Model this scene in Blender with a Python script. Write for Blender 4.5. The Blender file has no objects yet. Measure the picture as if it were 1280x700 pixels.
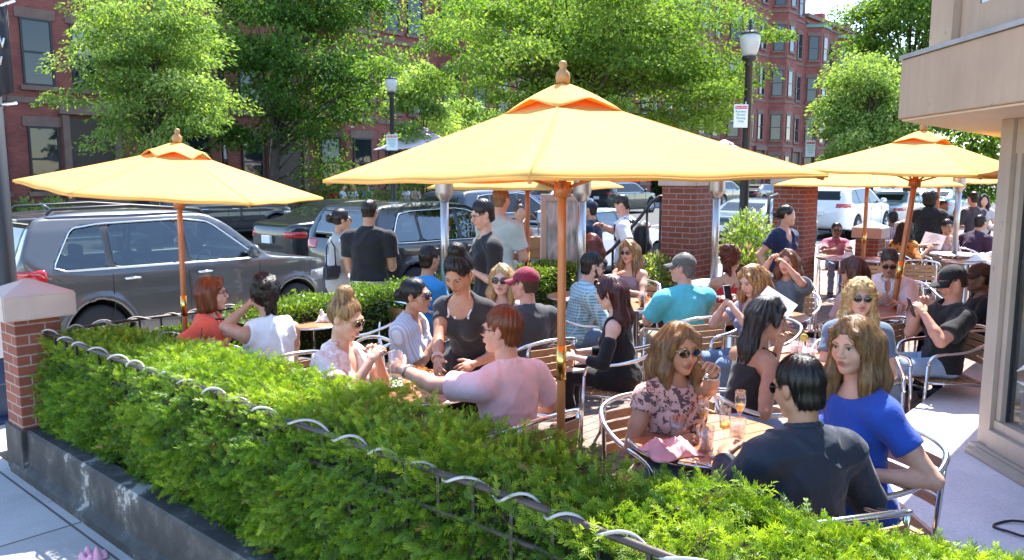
import bpy, bmesh, math, random, os
import numpy as np
from mathutils import Vector, Matrix
random.seed(7); RNG = np.random.default_rng(7)
SC = bpy.context.scene
COL = SC.collection
R = math.radians
# ------------------------------------------------------------------ camera
F, HC = 1000.0, 2.0                      # focal length in photo pixels, eye height
TH = math.atan(132 / F)
cam = bpy.data.cameras.new('camera'); camo = bpy.data.objects.new('camera', cam); COL.objects.link(camo)
cam.sensor_width = 36; cam.lens = F / 1280 * 36; cam.clip_start = .05; cam.clip_end = 2000
camo.location = (0, 0, HC); camo.rotation_euler = (R(90) - TH, 0, 0)
SC.camera = camo
def ray(px, py):
    a = (px - 640) / F; b = (350 - py) / F
    return a, math.cos(TH) + b * math.sin(TH), -math.sin(TH) + b * math.cos(TH)
def at_z(px, py, z):                     # point of the sight line at height z
    x, y, d = ray(px, py); t = (z - HC) / d
    return Vector((x * t, y * t, z))
def at_y(px, py, Y):                     # point of the sight line at depth Y
    x, y, d = ray(px, py); t = Y / y
    return Vector((x * t, Y, HC + d * t))
UX, UY = .6626, .749                     # street direction
def G(u, v, z=0): return Vector((UX * u - UY * v, UY * u + UX * v, z))
GROT = math.atan2(UY, UX)                # rotation of the street axis (local +X = u, +Y = v)
STREET = -.08
# ------------------------------------------------------------------ objects
def link(o, parent=None):
    COL.objects.link(o)
    if parent is not None: o.parent = parent
    return o
def tag(o, label=None, cat=None, group=None, kind=None):
    if label: o['label'] = label
    if cat: o['category'] = cat
    if group: o['group'] = group
    if kind: o['kind'] = kind
    return o
def empty(name, loc=(0, 0, 0), rz=0, label=None, cat=None, group=None):
    o = bpy.data.objects.new(name, None); o.empty_display_size = .1
    o.location = loc; o.rotation_euler = (0, 0, rz); link(o)
    return tag(o, label, cat, group)
def mesh_np(name, V, Fq, mats, parent=None, smooth=True, attr=None):
    """V (N,3), Fq (M,k) equal sized polygons"""
    me = bpy.data.meshes.new(name)
    V = np.asarray(V, np.float32); Fq = np.asarray(Fq, np.int32)
    n, k = Fq.shape
    me.vertices.add(len(V)); me.vertices.foreach_set('co', V.ravel())
    me.loops.add(n * k); me.loops.foreach_set('vertex_index', Fq.ravel())
    me.polygons.add(n); me.polygons.foreach_set('loop_start', np.arange(0, n * k, k, dtype=np.int32))
    me.polygons.foreach_set('loop_total', np.full(n, k, np.int32))
    if smooth: me.polygons.foreach_set('use_smooth', np.ones(n, bool))
    if attr is not None:
        a = me.attributes.new('tint', 'FLOAT', 'POINT'); a.data.foreach_set('value', np.asarray(attr, np.float32))
    for m in (mats if isinstance(mats, (list, tuple)) else [mats]): me.materials.append(m)
    me.update(calc_edges=True)
    o = bpy.data.objects.new(name, me); return link(o, parent)
def copy_tree(o, parent=None):
    c = o.copy(); link(c)
    if parent is not None: c.parent = parent
    for ch in list(o.children): copy_tree(ch, c)
    return c
# bmesh builder -----------------------------------------------------
class B:
    def __init__(s): s.bm = bmesh.new(); s.mi = 0
    def _v(s, pts): return [s.bm.verts.new(p) for p in pts]
    def face(s, vs, smooth=False):
        try:
            f = s.bm.faces.new(vs); f.material_index = s.mi; f.smooth = smooth; return f
        except ValueError: return None
    def box(s, lo, hi, M=None, bev=0):
        x0, y0, z0 = lo; x1, y1, z1 = hi
        P = [(x0, y0, z0), (x1, y0, z0), (x1, y1, z0), (x0, y1, z0), (x0, y0, z1), (x1, y0, z1), (x1, y1, z1), (x0, y1, z1)]
        if M is not None: P = [M @ Vector(p) for p in P]
        v = s._v(P)
        fs = [s.face([v[i] for i in q]) for q in ((3, 2, 1, 0), (4, 5, 6, 7), (0, 1, 5, 4), (1, 2, 6, 5), (2, 3, 7, 6), (3, 0, 4, 7))]
        if bev:
            es = list({e for f in fs for e in f.edges})
            bmesh.ops.bevel(s.bm, geom=es, offset=bev, segments=2, profile=.5, affect='EDGES', clamp_overlap=True)
        return s
    def cbox(s, c, d, M=None, bev=0):
        return s.box([c[i] - d[i] / 2 for i in range(3)], [c[i] + d[i] / 2 for i in range(3)], M, bev)
    def tube(s, pts, r, seg=8, closed=False, cap=True):
        pts = [Vector(p) for p in pts]; n = len(pts)
        rs = r if isinstance(r, (list, tuple)) else [r] * n
        rings = []; up = None
        for i, p in enumerate(pts):
            if closed: t = pts[(i + 1) % n] - pts[i - 1]
            else: t = pts[min(i + 1, n - 1)] - pts[max(i - 1, 0)]
            if t.length < 1e-9: t = Vector((0, 0, 1))
            t.normalize()
            if up is None:
                up = Vector((0, 0, 1)) if abs(t.z) < .9 else Vector((1, 0, 0))
            a = t.cross(up)
            if a.length < 1e-6: a = t.cross(Vector((1, .3, 0)))
            a.normalize(); b = a.cross(t); up = b
            rings.append(s._v([p + (a * math.cos(2 * math.pi * k / seg) + b * math.sin(2 * math.pi * k / seg)) * rs[i] for k in range(seg)]))
        m = n if closed else n - 1
        for i in range(m):
            A, C = rings[i], rings[(i + 1) % n]
            for k in range(seg): s.face([A[k], A[(k + 1) % seg], C[(k + 1) % seg], C[k]], True)
        if cap and not closed: s.face(rings[0][::-1]); s.face(rings[-1])
        return s
    def lathe(s, prof, seg=24, M=None, cap0=True, cap1=True, axis='z'):
        rings = []
        for r, z in prof:
            P = []
            for k in range(seg):
                a = 2 * math.pi * k / seg; x, y = r * math.cos(a), r * math.sin(a)
                p = Vector((x, y, z)) if axis == 'z' else (Vector((x, z, y)) if axis == 'y' else Vector((z, x, y)))
                P.append(M @ p if M is not None else p)
            rings.append(s._v(P))
        for A, C in zip(rings, rings[1:]):
            for k in range(seg): s.face([A[k], A[(k + 1) % seg], C[(k + 1) % seg], C[k]], True)
        if cap0: s.face(rings[0][::-1])
        if cap1: s.face(rings[-1])
        return s
    def ball(s, c, r, seg=12, M=None):
        rr = r if isinstance(r, (list, tuple)) else (r, r, r)
        MM = Matrix.Translation(c) @ (M if M is not None else Matrix.Identity(4)) @ Matrix.Diagonal((*rr, 1))
        d = bmesh.ops.create_uvsphere(s.bm, u_segments=seg, v_segments=max(6, seg * 2 // 3), radius=1, matrix=MM)
        for v in d['verts']:
            for f in v.link_faces: f.smooth = True; f.material_index = s.mi
        return s
    def prism(s, poly, z0, z1, M=None):
        f = (lambda p: M @ Vector(p)) if M is not None else (lambda p: p)
        a = s._v([f((x, y, z0)) for x, y in poly]); b = s._v([f((x, y, z1)) for x, y in poly]); n = len(poly)
        s.face(a[::-1]); s.face(b)
        for i in range(n): s.face([a[i], a[(i + 1) % n], b[(i + 1) % n], b[i]])
        return s
    def done(s, name, mats, parent=None, norm=True):
        if norm: bmesh.ops.recalc_face_normals(s.bm, faces=s.bm.faces[:])
        me = bpy.data.meshes.new(name); s.bm.to_mesh(me); s.bm.free()
        for m in (mats if isinstance(mats, (list, tuple)) else [mats]): me.materials.append(m)
        return link(bpy.data.objects.new(name, me), parent)
# ------------------------------------------------------------------ materials
MATS = {}
def nodes(name):
    m = bpy.data.materials.new(name); m.use_nodes = True
    nt = m.node_tree; nt.nodes.clear()
    out = nt.nodes.new('ShaderNodeOutputMaterial'); bs = nt.nodes.new('ShaderNodeBsdfPrincipled')
    nt.links.new(bs.outputs[0], out.inputs[0])
    return m, nt, bs, out
def N(nt, t, **k):
    n = nt.nodes.new('ShaderNode' + t)
    for a, b in k.items():
        if a.startswith('i_'): n.inputs[a[2:].replace('_', ' ')].default_value = b
        else: setattr(n, a, b)
    return n
def ramp(nt, stops, src):
    r = nt.nodes.new('ShaderNodeValToRGB'); e = r.color_ramp.elements
    while len(e) < len(stops): e.new(.5)
    for i, (p, c) in enumerate(stops): e[i].position = p; e[i].color = (*c, 1) if len(c) == 3 else c
    nt.links.new(src, r.inputs[0]); return r.outputs[0]
def coords(nt, scale=(1, 1, 1), kind='Object', rot=(0, 0, 0)):
    tc = N(nt, 'TexCoord'); mp = N(nt, 'Mapping'); nt.links.new(tc.outputs[kind], mp.inputs[0])
    mp.inputs['Scale'].default_value = scale if isinstance(scale, (tuple, list)) else (scale,) * 3
    mp.inputs['Rotation'].default_value = rot
    return mp.outputs[0]
def noise(nt, vec, scale=5, detail=4, rough=.55):
    n = N(nt, 'TexNoise'); n.inputs['Scale'].default_value = scale; n.inputs['Detail'].default_value = detail
    n.inputs['Roughness'].default_value = rough
    if vec is not None: nt.links.new(vec, n.inputs['Vector'])
    return n.outputs['Fac']
def bump(nt, bs, h, strength=.3, dist=.01):
    b = N(nt, 'Bump'); b.inputs['Strength'].default_value = strength; b.inputs['Distance'].default_value = dist
    nt.links.new(h, b.inputs['Height']); nt.links.new(b.outputs[0], bs.inputs['Normal']); return b
def mixc(nt, fac, a, b, mode='MIX'):
    m = N(nt, 'MixRGB', blend_type=mode)
    for i, x in ((0, fac), (1, a), (2, b)):
        if isinstance(x, (int, float)): m.inputs[i].default_value = x if i == 0 else (x, x, x, 1)
        elif isinstance(x, (tuple, list)): m.inputs[i].default_value = (*x[:3], 1)
        else: nt.links.new(x, m.inputs[i])
    return m.outputs[0]
def sc(c, f): return tuple(max(0, min(1, x * f)) for x in c)
def M(name, col, rough=.6, metal=0, var=.18, scale=8, bmp=0, bscale=60, spec=.5, coat=0, sss=0, stretch=(1, 1, 1), rvar=0, trans=0, sheen=0):
    if name in MATS: return MATS[name]
    m, nt, bs, out = nodes(name)
    v = coords(nt, stretch)
    if var:
        c = ramp(nt, [(.25, sc(col, 1 - var)), (.5, col), (.78, sc(col, 1 + var))], noise(nt, v, scale, 5))
        nt.links.new(c, bs.inputs['Base Color'])
    else: bs.inputs['Base Color'].default_value = (*col, 1)
    bs.inputs['Roughness'].default_value = rough; bs.inputs['Metallic'].default_value = metal
    bs.inputs['Specular IOR Level'].default_value = spec; bs.inputs['Coat Weight'].default_value = coat
    bs.inputs['Coat Roughness'].default_value = .04
    if sheen: bs.inputs['Sheen Weight'].default_value = sheen
    if rvar:
        r = ramp(nt, [(.3, (rough - rvar,) * 3), (.7, (rough + rvar,) * 3)], noise(nt, v, scale * 1.7, 4)); nt.links.new(r, bs.inputs['Roughness'])
    if sss:
        bs.inputs['Subsurface Weight'].default_value = sss; bs.inputs['Subsurface Radius'].default_value = (.012, .005, .003)
    if bmp: bump(nt, bs, noise(nt, v, bscale, 4), bmp, .004)
    if trans:
        t = N(nt, 'BsdfTranslucent'); mx = N(nt, 'MixShader'); mx.inputs[0].default_value = trans
        if var: nt.links.new(c, t.inputs[0])
        else: t.inputs[0].default_value = (*col, 1)
        nt.links.new(bs.outputs[0], mx.inputs[1]); nt.links.new(t.outputs[0], mx.inputs[2]); nt.links.new(mx.outputs[0], out.inputs[0])
    MATS[name] = m; return m
def leaf_mat(name, lo, mid, hi, trans=.35, attr=False, rough=.45, big=.6, spec=.3):
    if name in MATS: return MATS[name]
    m, nt, bs, out = nodes(name)
    if attr:
        a = N(nt, 'Attribute'); a.attribute_name = 'tint'; src = a.outputs['Fac']
    else:
        g = N(nt, 'NewGeometry'); src = g.outputs['Random Per Island']
    c = ramp(nt, [(.0, lo), (.5, mid), (1., hi)], src)
    n2 = noise(nt, coords(nt), big, 3)
    c = mixc(nt, .5, c, ramp(nt, [(.3, (.55, .6, .5)), (.7, (1.25, 1.2, 1.1))], n2), 'MULTIPLY')
    nt.links.new(c, bs.inputs['Base Color']); bs.inputs['Roughness'].default_value = rough
    bs.inputs['Specular IOR Level'].default_value = spec
    t = N(nt, 'BsdfTranslucent'); mx = N(nt, 'MixShader'); mx.inputs[0].default_value = trans
    c2 = mixc(nt, 1, c, (1.25, 1.3, .5), 'MULTIPLY')
    nt.links.new(c2, t.inputs[0]); nt.links.new(bs.outputs[0], mx.inputs[1]); nt.links.new(t.outputs[0], mx.inputs[2])
    nt.links.new(mx.outputs[0], out.inputs[0])
    MATS[name] = m; return m
def glass_mat(name, col=(1, 1, 1), rough=0, dens=0):
    if name in MATS: return MATS[name]
    m, nt, bs, out = nodes(name)
    bs.inputs['Base Color'].default_value = (*col, 1); bs.inputs['Transmission Weight'].default_value = 1
    bs.inputs['Roughness'].default_value = rough; bs.inputs['IOR'].default_value = 1.35
    # thin walled look: light passes through freely so that the glass keeps clear
    MATS[name] = m; return m
def brick_mat(name, c1, c2, mortar, scale=1, bw=.2, bh=.068, mort=.006, mode='box', bmp=.6, dirt=.25):
    if name in MATS: return MATS[name]
    m, nt, bs, out = nodes(name)
    tc = N(nt, 'TexCoord'); sep = N(nt, 'SeparateXYZ'); nt.links.new(tc.outputs['Object'], sep.inputs[0])
    add = N(nt, 'Math', operation='ADD'); nt.links.new(sep.outputs[0], add.inputs[0]); nt.links.new(sep.outputs[1], add.inputs[1])
    com = N(nt, 'CombineXYZ')
    if mode == 'flat': nt.links.new(sep.outputs[0], com.inputs[0]); nt.links.new(sep.outputs[1], com.inputs[1])
    else: nt.links.new(add.outputs[0], com.inputs[0]); nt.links.new(sep.outputs[2], com.inputs[1])
    b = N(nt, 'TexBrick'); nt.links.new(com.outputs[0], b.inputs['Vector'])
    b.inputs['Scale'].default_value = scale; b.inputs['Brick Width'].default_value = bw; b.inputs['Row Height'].default_value = bh
    b.inputs['Mortar Size'].default_value = mort; b.inputs['Mortar Smooth'].default_value = .2
    b.inputs['Color1'].default_value = (*c1, 1); b.inputs['Color2'].default_value = (*c2, 1); b.inputs['Mortar'].default_value = (*mortar, 1)
    n = noise(nt, tc.outputs['Object'], 1.3, 6)
    c = mixc(nt, dirt, b.outputs[0], ramp(nt, [(.3, (.5, .48, .46)), (.7, (1.3, 1.25, 1.2))], n), 'MULTIPLY')
    n3 = noise(nt, tc.outputs['Object'], 40, 3)
    c = mixc(nt, .25, c, ramp(nt, [(.3, (.6, .6, .6)), (.7, (1.3, 1.3, 1.3))], n3), 'MULTIPLY')
    nt.links.new(c, bs.inputs['Base Color']); bs.inputs['Roughness'].default_value = .85
    inv = N(nt, 'Math', operation='SUBTRACT'); inv.inputs[0].default_value = 1; nt.links.new(b.outputs['Fac'], inv.inputs[1])
    bump(nt, bs, inv.outputs[0], bmp, .006)
    MATS[name] = m; return m
def thin_glass(name, lo=.06, mid=.22):
    m, nt, bs, out = nodes(name); nt.nodes.remove(bs)
    t = N(nt, 'BsdfTransparent'); mx = N(nt, 'MixShader')
    lw = N(nt, 'LayerWeight'); lw.inputs[0].default_value = .35; gl = N(nt, 'BsdfGlossy'); gl.inputs['Roughness'].default_value = .02
    nt.links.new(ramp(nt, [(0, (lo,) * 3), (.6, (mid,) * 3), (1, (.8,) * 3)], lw.outputs['Facing']), mx.inputs[0]); nt.links.new(t.outputs[0], mx.inputs[1]); nt.links.new(gl.outputs[0], mx.inputs[2]); nt.links.new(mx.outputs[0], out.inputs[0])
    return m
# ------------------------------------------------------------------ implicit solids
def smin(a, b, k):
    if k <= 0: return np.minimum(a, b)
    h = np.clip(.5 + .5 * (b - a) / k, 0, 1)
    return b + (a - b) * h - k * h * (1 - h)
def smax(a, b, k): return -smin(-a, -b, k)
def surface_nets(d, lo, h):
    ins = d < 0; nx, ny, nz = d.shape
    s = np.zeros((nx - 1, ny - 1, nz - 1), np.int8)
    for i in (0, 1):
        for j in (0, 1):
            for k in (0, 1): s += ins[i:nx - 1 + i, j:ny - 1 + j, k:nz - 1 + k]
    act = (s > 0) & (s < 8)
    idx = np.argwhere(act)
    if len(idx) == 0: return np.zeros((0, 3)), np.zeros((0, 4), int)
    ci = np.full(act.shape, -1, np.int32); ci[act] = np.arange(len(idx))
    I, J, K = idx.T
    cor = [(i, j, k) for i in (0, 1) for j in (0, 1) for k in (0, 1)]
    vals = np.stack([d[I + i, J + j, K + k] for i, j, k in cor], 1)
    P = np.zeros((len(idx), 3)); cnt = np.zeros(len(idx))
    for a in range(8):
        for b in range(a + 1, 8):
            df = [abs(cor[a][q] - cor[b][q]) for q in range(3)]
            if sum(df) != 1: continue
            va, vb = vals[:, a], vals[:, b]; m = (va < 0) != (vb < 0)
            t = va[m] / (va[m] - vb[m])
            P[m] += np.array(cor[a]) + np.outer(t, np.array(cor[b]) - np.array(cor[a])); cnt[m] += 1
    V = np.asarray(lo) + (idx + P / cnt[:, None]) * h
    Q = []
    for ax in range(3):
        sl0 = [slice(1, -1)] * 3; sl1 = [slice(1, -1)] * 3
        sl0[ax] = slice(0, -1); sl1[ax] = slice(1, None)
        A = ins[tuple(sl0)]; m = A != ins[tuple(sl1)]
        e = np.argwhere(m); fl = A[m]
        off = np.ones(3, int); off[ax] = 0; e = e + off
        u, v = [(1, 2), (2, 0), (0, 1)][ax]
        du = np.zeros(3, int); du[u] = 1; dv = np.zeros(3, int); dv[v] = 1
        c = [e - du - dv, e - dv, e, e - du]
        q = np.stack([ci[tuple(x.T)] for x in c], 1)
        q[~fl] = q[~fl][:, ::-1]
        Q.append(q)
    Q = np.concatenate(Q); Q = Q[(Q >= 0).all(1)]
    return V, Q
def arr(v): return np.array([float(v[0]), float(v[1]), float(v[2])])
class Solid:
    def __init__(s): s.ops = []
    def cone(s, a, b, ra, rb, k=.02, op='+', flat=False): s.ops.append(('cone', arr(a), arr(b), ra, rb, k, op, flat)); return s
    def ell(s, c, r, Rm=None, k=.02, op='+'):
        s.ops.append(('ell', arr(c), arr(r), None if Rm is None else np.array(Rm.to_3x3()), k, op)); return s
    def cut(s, c, n, k=0):                       # keep the side the normal points away from
        n = arr(n); s.ops.append(('cut', arr(c), n / np.linalg.norm(n), k)); return s
    def disp(s, fn): s.ops.append(('disp', fn)); return s
    def bounds(s):
        lo = np.full(3, 1e9); hi = -lo
        for o in s.ops:
            if o[0] == 'cone' and o[6] == '+':
                r = max(o[3], o[4]); lo = np.minimum(lo, np.minimum(o[1], o[2]) - r); hi = np.maximum(hi, np.maximum(o[1], o[2]) + r)
            if o[0] == 'ell' and o[5] == '+':
                r = o[2].max() if o[3] is not None else o[2]; lo = np.minimum(lo, o[1] - r); hi = np.maximum(hi, o[1] + r)
        return lo, hi
    def field(s, h, pad=.03):
        lo, hi = s.bounds(); lo = lo - pad - 2 * h; hi = hi + pad + 2 * h
        n = np.ceil((hi - lo) / h).astype(int) + 1
        ax = [(lo[i] + h * np.arange(n[i])).astype(np.float32) for i in range(3)]
        d = np.full(n, .3, np.float32)
        for o in s.ops:
            if o[0] in ('cone', 'ell'):
                if o[0] == 'cone': _, a, b, ra, rb, k, op, flat = o; r = max(ra, rb); bl = np.minimum(a, b) - r; bh = np.maximum(a, b) + r
                else: _, c, r3, Rm, k, op = o; r = r3.max(); bl = c - r; bh = c + r
                mg = 1.2 * k + 3 * h + .012
                i0 = np.clip(np.floor((bl - mg - lo) / h).astype(int), 0, n - 1); i1 = np.clip(np.ceil((bh + mg - lo) / h).astype(int) + 1, 1, n)
                if (i1 <= i0).any(): continue
                sl = tuple(slice(i0[q], i1[q]) for q in range(3))
                X = ax[0][sl[0]][:, None, None]; Y = ax[1][sl[1]][None, :, None]; Z = ax[2][sl[2]][None, None, :]
                if o[0] == 'cone':
                    ab = b - a; L2 = max((ab ** 2).sum(), 1e-12); L = math.sqrt(L2)
                    t0 = ((X - a[0]) * ab[0] + (Y - a[1]) * ab[1] + (Z - a[2]) * ab[2]) / L2
                    t = np.clip(t0, 0, 1)
                    e = np.sqrt((X - a[0] - t * ab[0]) ** 2 + (Y - a[1] - t * ab[1]) ** 2 + (Z - a[2] - t * ab[2]) ** 2) - (ra + (rb - ra) * t)
                    if flat: e = smax(e, (t0 - 1) * L, .006)
                else:
                    x, y, z = X - c[0], Y - c[1], Z - c[2]
                    if Rm is not None:
                        T = Rm.T
                        x, y, z = T[0, 0] * x + T[0, 1] * y + T[0, 2] * z, T[1, 0] * x + T[1, 1] * y + T[1, 2] * z, T[2, 0] * x + T[2, 1] * y + T[2, 2] * z
                    k0 = np.sqrt((x / r3[0]) ** 2 + (y / r3[1]) ** 2 + (z / r3[2]) ** 2)
                    k1 = np.sqrt((x / r3[0] ** 2) ** 2 + (y / r3[1] ** 2) ** 2 + (z / r3[2] ** 2) ** 2)
                    e = k0 * (k0 - 1) / np.maximum(k1, 1e-6)
                d[sl] = smin(d[sl], e, k) if op == '+' else smax(d[sl], -e, k)
            else:
                X = ax[0][:, None, None]; Y = ax[1][None, :, None]; Z = ax[2][None, None, :]
                if o[0] == 'cut':
                    _, c, nn, k = o
                    d[...] = smax(d, (X - c[0]) * nn[0] + (Y - c[1]) * nn[1] + (Z - c[2]) * nn[2], k)
                else: d += o[1](X, Y, Z)
        # closed border
        d[0] = d[-1] = .3; d[:, 0] = d[:, -1] = .3; d[:, :, 0] = d[:, :, -1] = .3
        return d, lo
    def mesh(s, h, pad=.03):
        d, lo = s.field(h, pad); return surface_nets(d, lo, h)
    def done(s, name, mats, parent=None, h=.01, pad=.03):
        V, Q = s.mesh(h, pad)
        return mesh_np(name, V, Q, mats, parent)
# ------------------------------------------------------------------ cloth, skin and hair materials
def cloth(name, col, pat=None, col2=(.8, .8, .8), s=1.0, rough=.85, col3=None):
    if name in MATS: return MATS[name]
    m, nt, bs, out = nodes(name); v = coords(nt)
    base = ramp(nt, [(.25, sc(col, .86)), (.75, sc(col, 1.1))], noise(nt, v, 9, 5))
    if pat == 'plaid':
        w1 = N(nt, 'TexWave', wave_type='BANDS', bands_direction='X'); w1.inputs['Scale'].default_value = 9 * s
        w2 = N(nt, 'TexWave', wave_type='BANDS', bands_direction='Z'); w2.inputs['Scale'].default_value = 9 * s
        for w in (w1, w2): nt.links.new(v, w.inputs[0])
        a = ramp(nt, [(.45, (0, 0, 0)), (.6, (1, 1, 1))], w1.outputs[0]); b = ramp(nt, [(.45, (0, 0, 0)), (.6, (1, 1, 1))], w2.outputs[0])
        base = mixc(nt, .5, base, mixc(nt, a, base, col2), 'MIX'); base = mixc(nt, b, base, mixc(nt, .6, base, col2))
    elif pat in ('stripeX', 'stripeZ'):
        w1 = N(nt, 'TexWave', wave_type='BANDS', bands_direction=pat[-1]); w1.inputs['Scale'].default_value = 5 * s; nt.links.new(v, w1.inputs[0])
        base = mixc(nt, ramp(nt, [(.48, (0, 0, 0)), (.54, (1, 1, 1))], w1.outputs[0]), base, col2)
    elif pat == 'floral':
        vv = N(nt, 'TexVoronoi', feature='F1'); vv.inputs['Scale'].default_value = 16 * s
        nz = N(nt, 'TexNoise'); nz.inputs['Scale'].default_value = 14; nt.links.new(v, nz.inputs[0])
        ad = mixc(nt, .12, v, nz.outputs['Color']); nt.links.new(ad, vv.inputs[0])
        f = ramp(nt, [(.0, (1, 1, 1)), (.17, (1, 1, 1)), (.2, (0, 0, 0)), (.27, (0, 0, 0)), (.3, (.9,) * 3), (.36, (.9,) * 3), (.4, (0, 0, 0))], vv.outputs['Distance'])
        base = mixc(nt, f, base, col2)
        if col3:
            f2 = ramp(nt, [(.54, (0, 0, 0)), (.58, (1, 1, 1))], noise(nt, v, 24 * s, 3)); base = mixc(nt, f2, base, col3)
    elif pat == 'leopard':
        f = ramp(nt, [(.54, (0, 0, 0)), (.58, (1, 1, 1))], noise(nt, v, 26 * s, 2)); base = mixc(nt, f, base, col2)
    elif pat == 'heather':
        f = ramp(nt, [(.4, (0, 0, 0)), (.6, (1, 1, 1))], noise(nt, coords(nt, (60, 60, 200)), 4, 3)); base = mixc(nt, f, base, col2)
    elif pat == 'bands':                       # colour blocks over the height
        sp = N(nt, 'SeparateXYZ'); nt.links.new(v, sp.inputs[0])
        mr = N(nt, 'MapRange'); mr.inputs[1].default_value = .6; mr.inputs[2].default_value = 1.15; nt.links.new(sp.outputs[2], mr.inputs[0])
        r = ramp(nt, [(0, col2), (.5, col2), (.52, col3), (.6, col3), (.62, col2), (.72, col2), (.74, col), (1, col)], mr.outputs[0])
        base = r
    nt.links.new(base, bs.inputs['Base Color']); bs.inputs['Roughness'].default_value = rough
    bs.inputs['Specular IOR Level'].default_value = .25; bs.inputs['Sheen Weight'].default_value = .15
    # creases and weave
    b1 = N(nt, 'Bump'); b1.inputs['Strength'].default_value = .8; b1.inputs['Distance'].default_value = .022
    nt.links.new(noise(nt, coords(nt, (1, 1, .55)), 11, 3, .5), b1.inputs['Height'])
    rd = N(nt, 'TexNoise'); rd.noise_type = 'RIDGED_MULTIFRACTAL'; rd.inputs['Scale'].default_value = 5.5; rd.inputs['Detail'].default_value = 2.5; rd.inputs['Distortion'].default_value = .6; nt.links.new(coords(nt, (1.2, 1, .6), rot=(.5, .3, .4)), rd.inputs['Vector'])
    b3 = N(nt, 'Bump'); b3.inputs['Strength'].default_value = .55; b3.inputs['Distance'].default_value = .014; nt.links.new(rd.outputs['Fac'], b3.inputs['Height']); nt.links.new(b1.outputs[0], b3.inputs['Normal'])
    b2 = N(nt, 'Bump'); b2.inputs['Strength'].default_value = .15; b2.inputs['Distance'].default_value = .002
    nt.links.new(noise(nt, v, 350, 2), b2.inputs['Height']); nt.links.new(b3.outputs[0], b2.inputs['Normal'])
    nt.links.new(b2.outputs[0], bs.inputs['Normal'])
    MATS[name] = m; return m
SKIN = {}
def skin(tone):
    if tone in SKIN: return SKIN[tone]
    col = {'fair': (.62, .36, .26), 'pale': (.68, .43, .33), 'pink': (.6, .31, .22), 'tan': (.48, .26, .165), 'olive': (.42, .225, .14), 'brown': (.2, .1, .06), 'dark': (.085, .042, .027)}[tone]
    m, nt, bs, out = nodes('skin_' + tone); v = coords(nt)
    c = ramp(nt, [(.25, (col[0] * .88, col[1] * .72, col[2] * .68)), (.5, col), (.8, (min(1, col[0] * 1.1), col[1] * 1.14, col[2] * 1.12))], noise(nt, v, 17, 7, .7))
    nt.links.new(c, bs.inputs['Base Color']); bs.inputs['Roughness'].default_value = .48
    bs.inputs['Subsurface Weight'].default_value = .12; bs.inputs['Subsurface Radius'].default_value = (.02, .007, .004)
    bs.inputs['Specular IOR Level'].default_value = .4
    bump(nt, bs, noise(nt, v, 160, 3), .12, .002)
    SKIN[tone] = m; return m
HAIRC = {'black': (.008, .007, .008), 'dark': (.018, .011, .008), 'brown': (.06, .028, .014), 'lightbrown': (.16, .085, .04), 'blonde': (.46, .28, .11), 'sandy': (.3, .17, .07), 'pale': (.6, .43, .2), 'auburn': (.2, .055, .018), 'redbrown': (.11, .02, .009), 'burgundy': (.055, .009, .009), 'grey': (.16, .15, .145), 'greydark': (.05, .048, .048)}
def hairm(c, lo=None):
    n = 'hair_' + c + (lo or '')
    if n in MATS: return MATS[n]
    col = HAIRC[c]; m, nt, bs, out = nodes(n)
    f = noise(nt, coords(nt, (95, 95, 2.0)), 3, 4, .6)
    a = ramp(nt, [(.3, sc(col, .62)), (.5, col), (.72, tuple(min(1, x * 1.45) for x in col))], f)
    f2 = noise(nt, coords(nt), 6, 2)
    a = mixc(nt, .6, a, ramp(nt, [(.35, (.7, .7, .7)), (.65, (1.2, 1.2, 1.2))], f2), 'MULTIPLY')
    if lo: a = mixc(nt, ramp(nt, [(.42, (0, 0, 0)), (.6, (1, 1, 1))], noise(nt, coords(nt, (30, 30, 3)), 2.2, 3)), a, HAIRC[lo])
    gi = N(nt, 'NewGeometry'); a = mixc(nt, 1, a, ramp(nt, [(0, (.68,) * 3), (.5, (1, 1, 1)), (1, (1.45,) * 3)], gi.outputs['Random Per Island']), 'MULTIPLY')
    nt.links.new(a, bs.inputs['Base Color']); bs.inputs['Roughness'].default_value = .38; bs.inputs['Specular IOR Level'].default_value = .5
    bs.inputs['Anisotropic'].default_value = .6
    bump(nt, bs, f, .5, .004)
    MATS[n] = m; return m
DARKLENS = M('dark_lens', (.012, .011, .012), .06, 0, 0, spec=.8)
GOLD = M('gold_wire', (.55, .4, .16), .25, 1, 0)
BLACKP = M('black_plastic', (.012, .012, .013), .3, 0, 0)
EYEW = M('eye_white', (.62, .58, .55), .2, 0, 0); IRIS = M('eye_iris', (.03, .02, .014), .1, 0, 0)
def lipm(tone):
    c = {'fair': (.42, .12, .1), 'pale': (.45, .13, .12), 'pink': (.4, .13, .1), 'tan': (.32, .1, .08), 'olive': (.28, .085, .07), 'brown': (.12, .045, .035), 'dark': (.06, .025, .02)}[tone]
    return M('lips_' + tone, c, .35, 0, .1, 40)
def vrot(v, axis, a): return Matrix.Rotation(a, 3, axis) @ v
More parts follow.
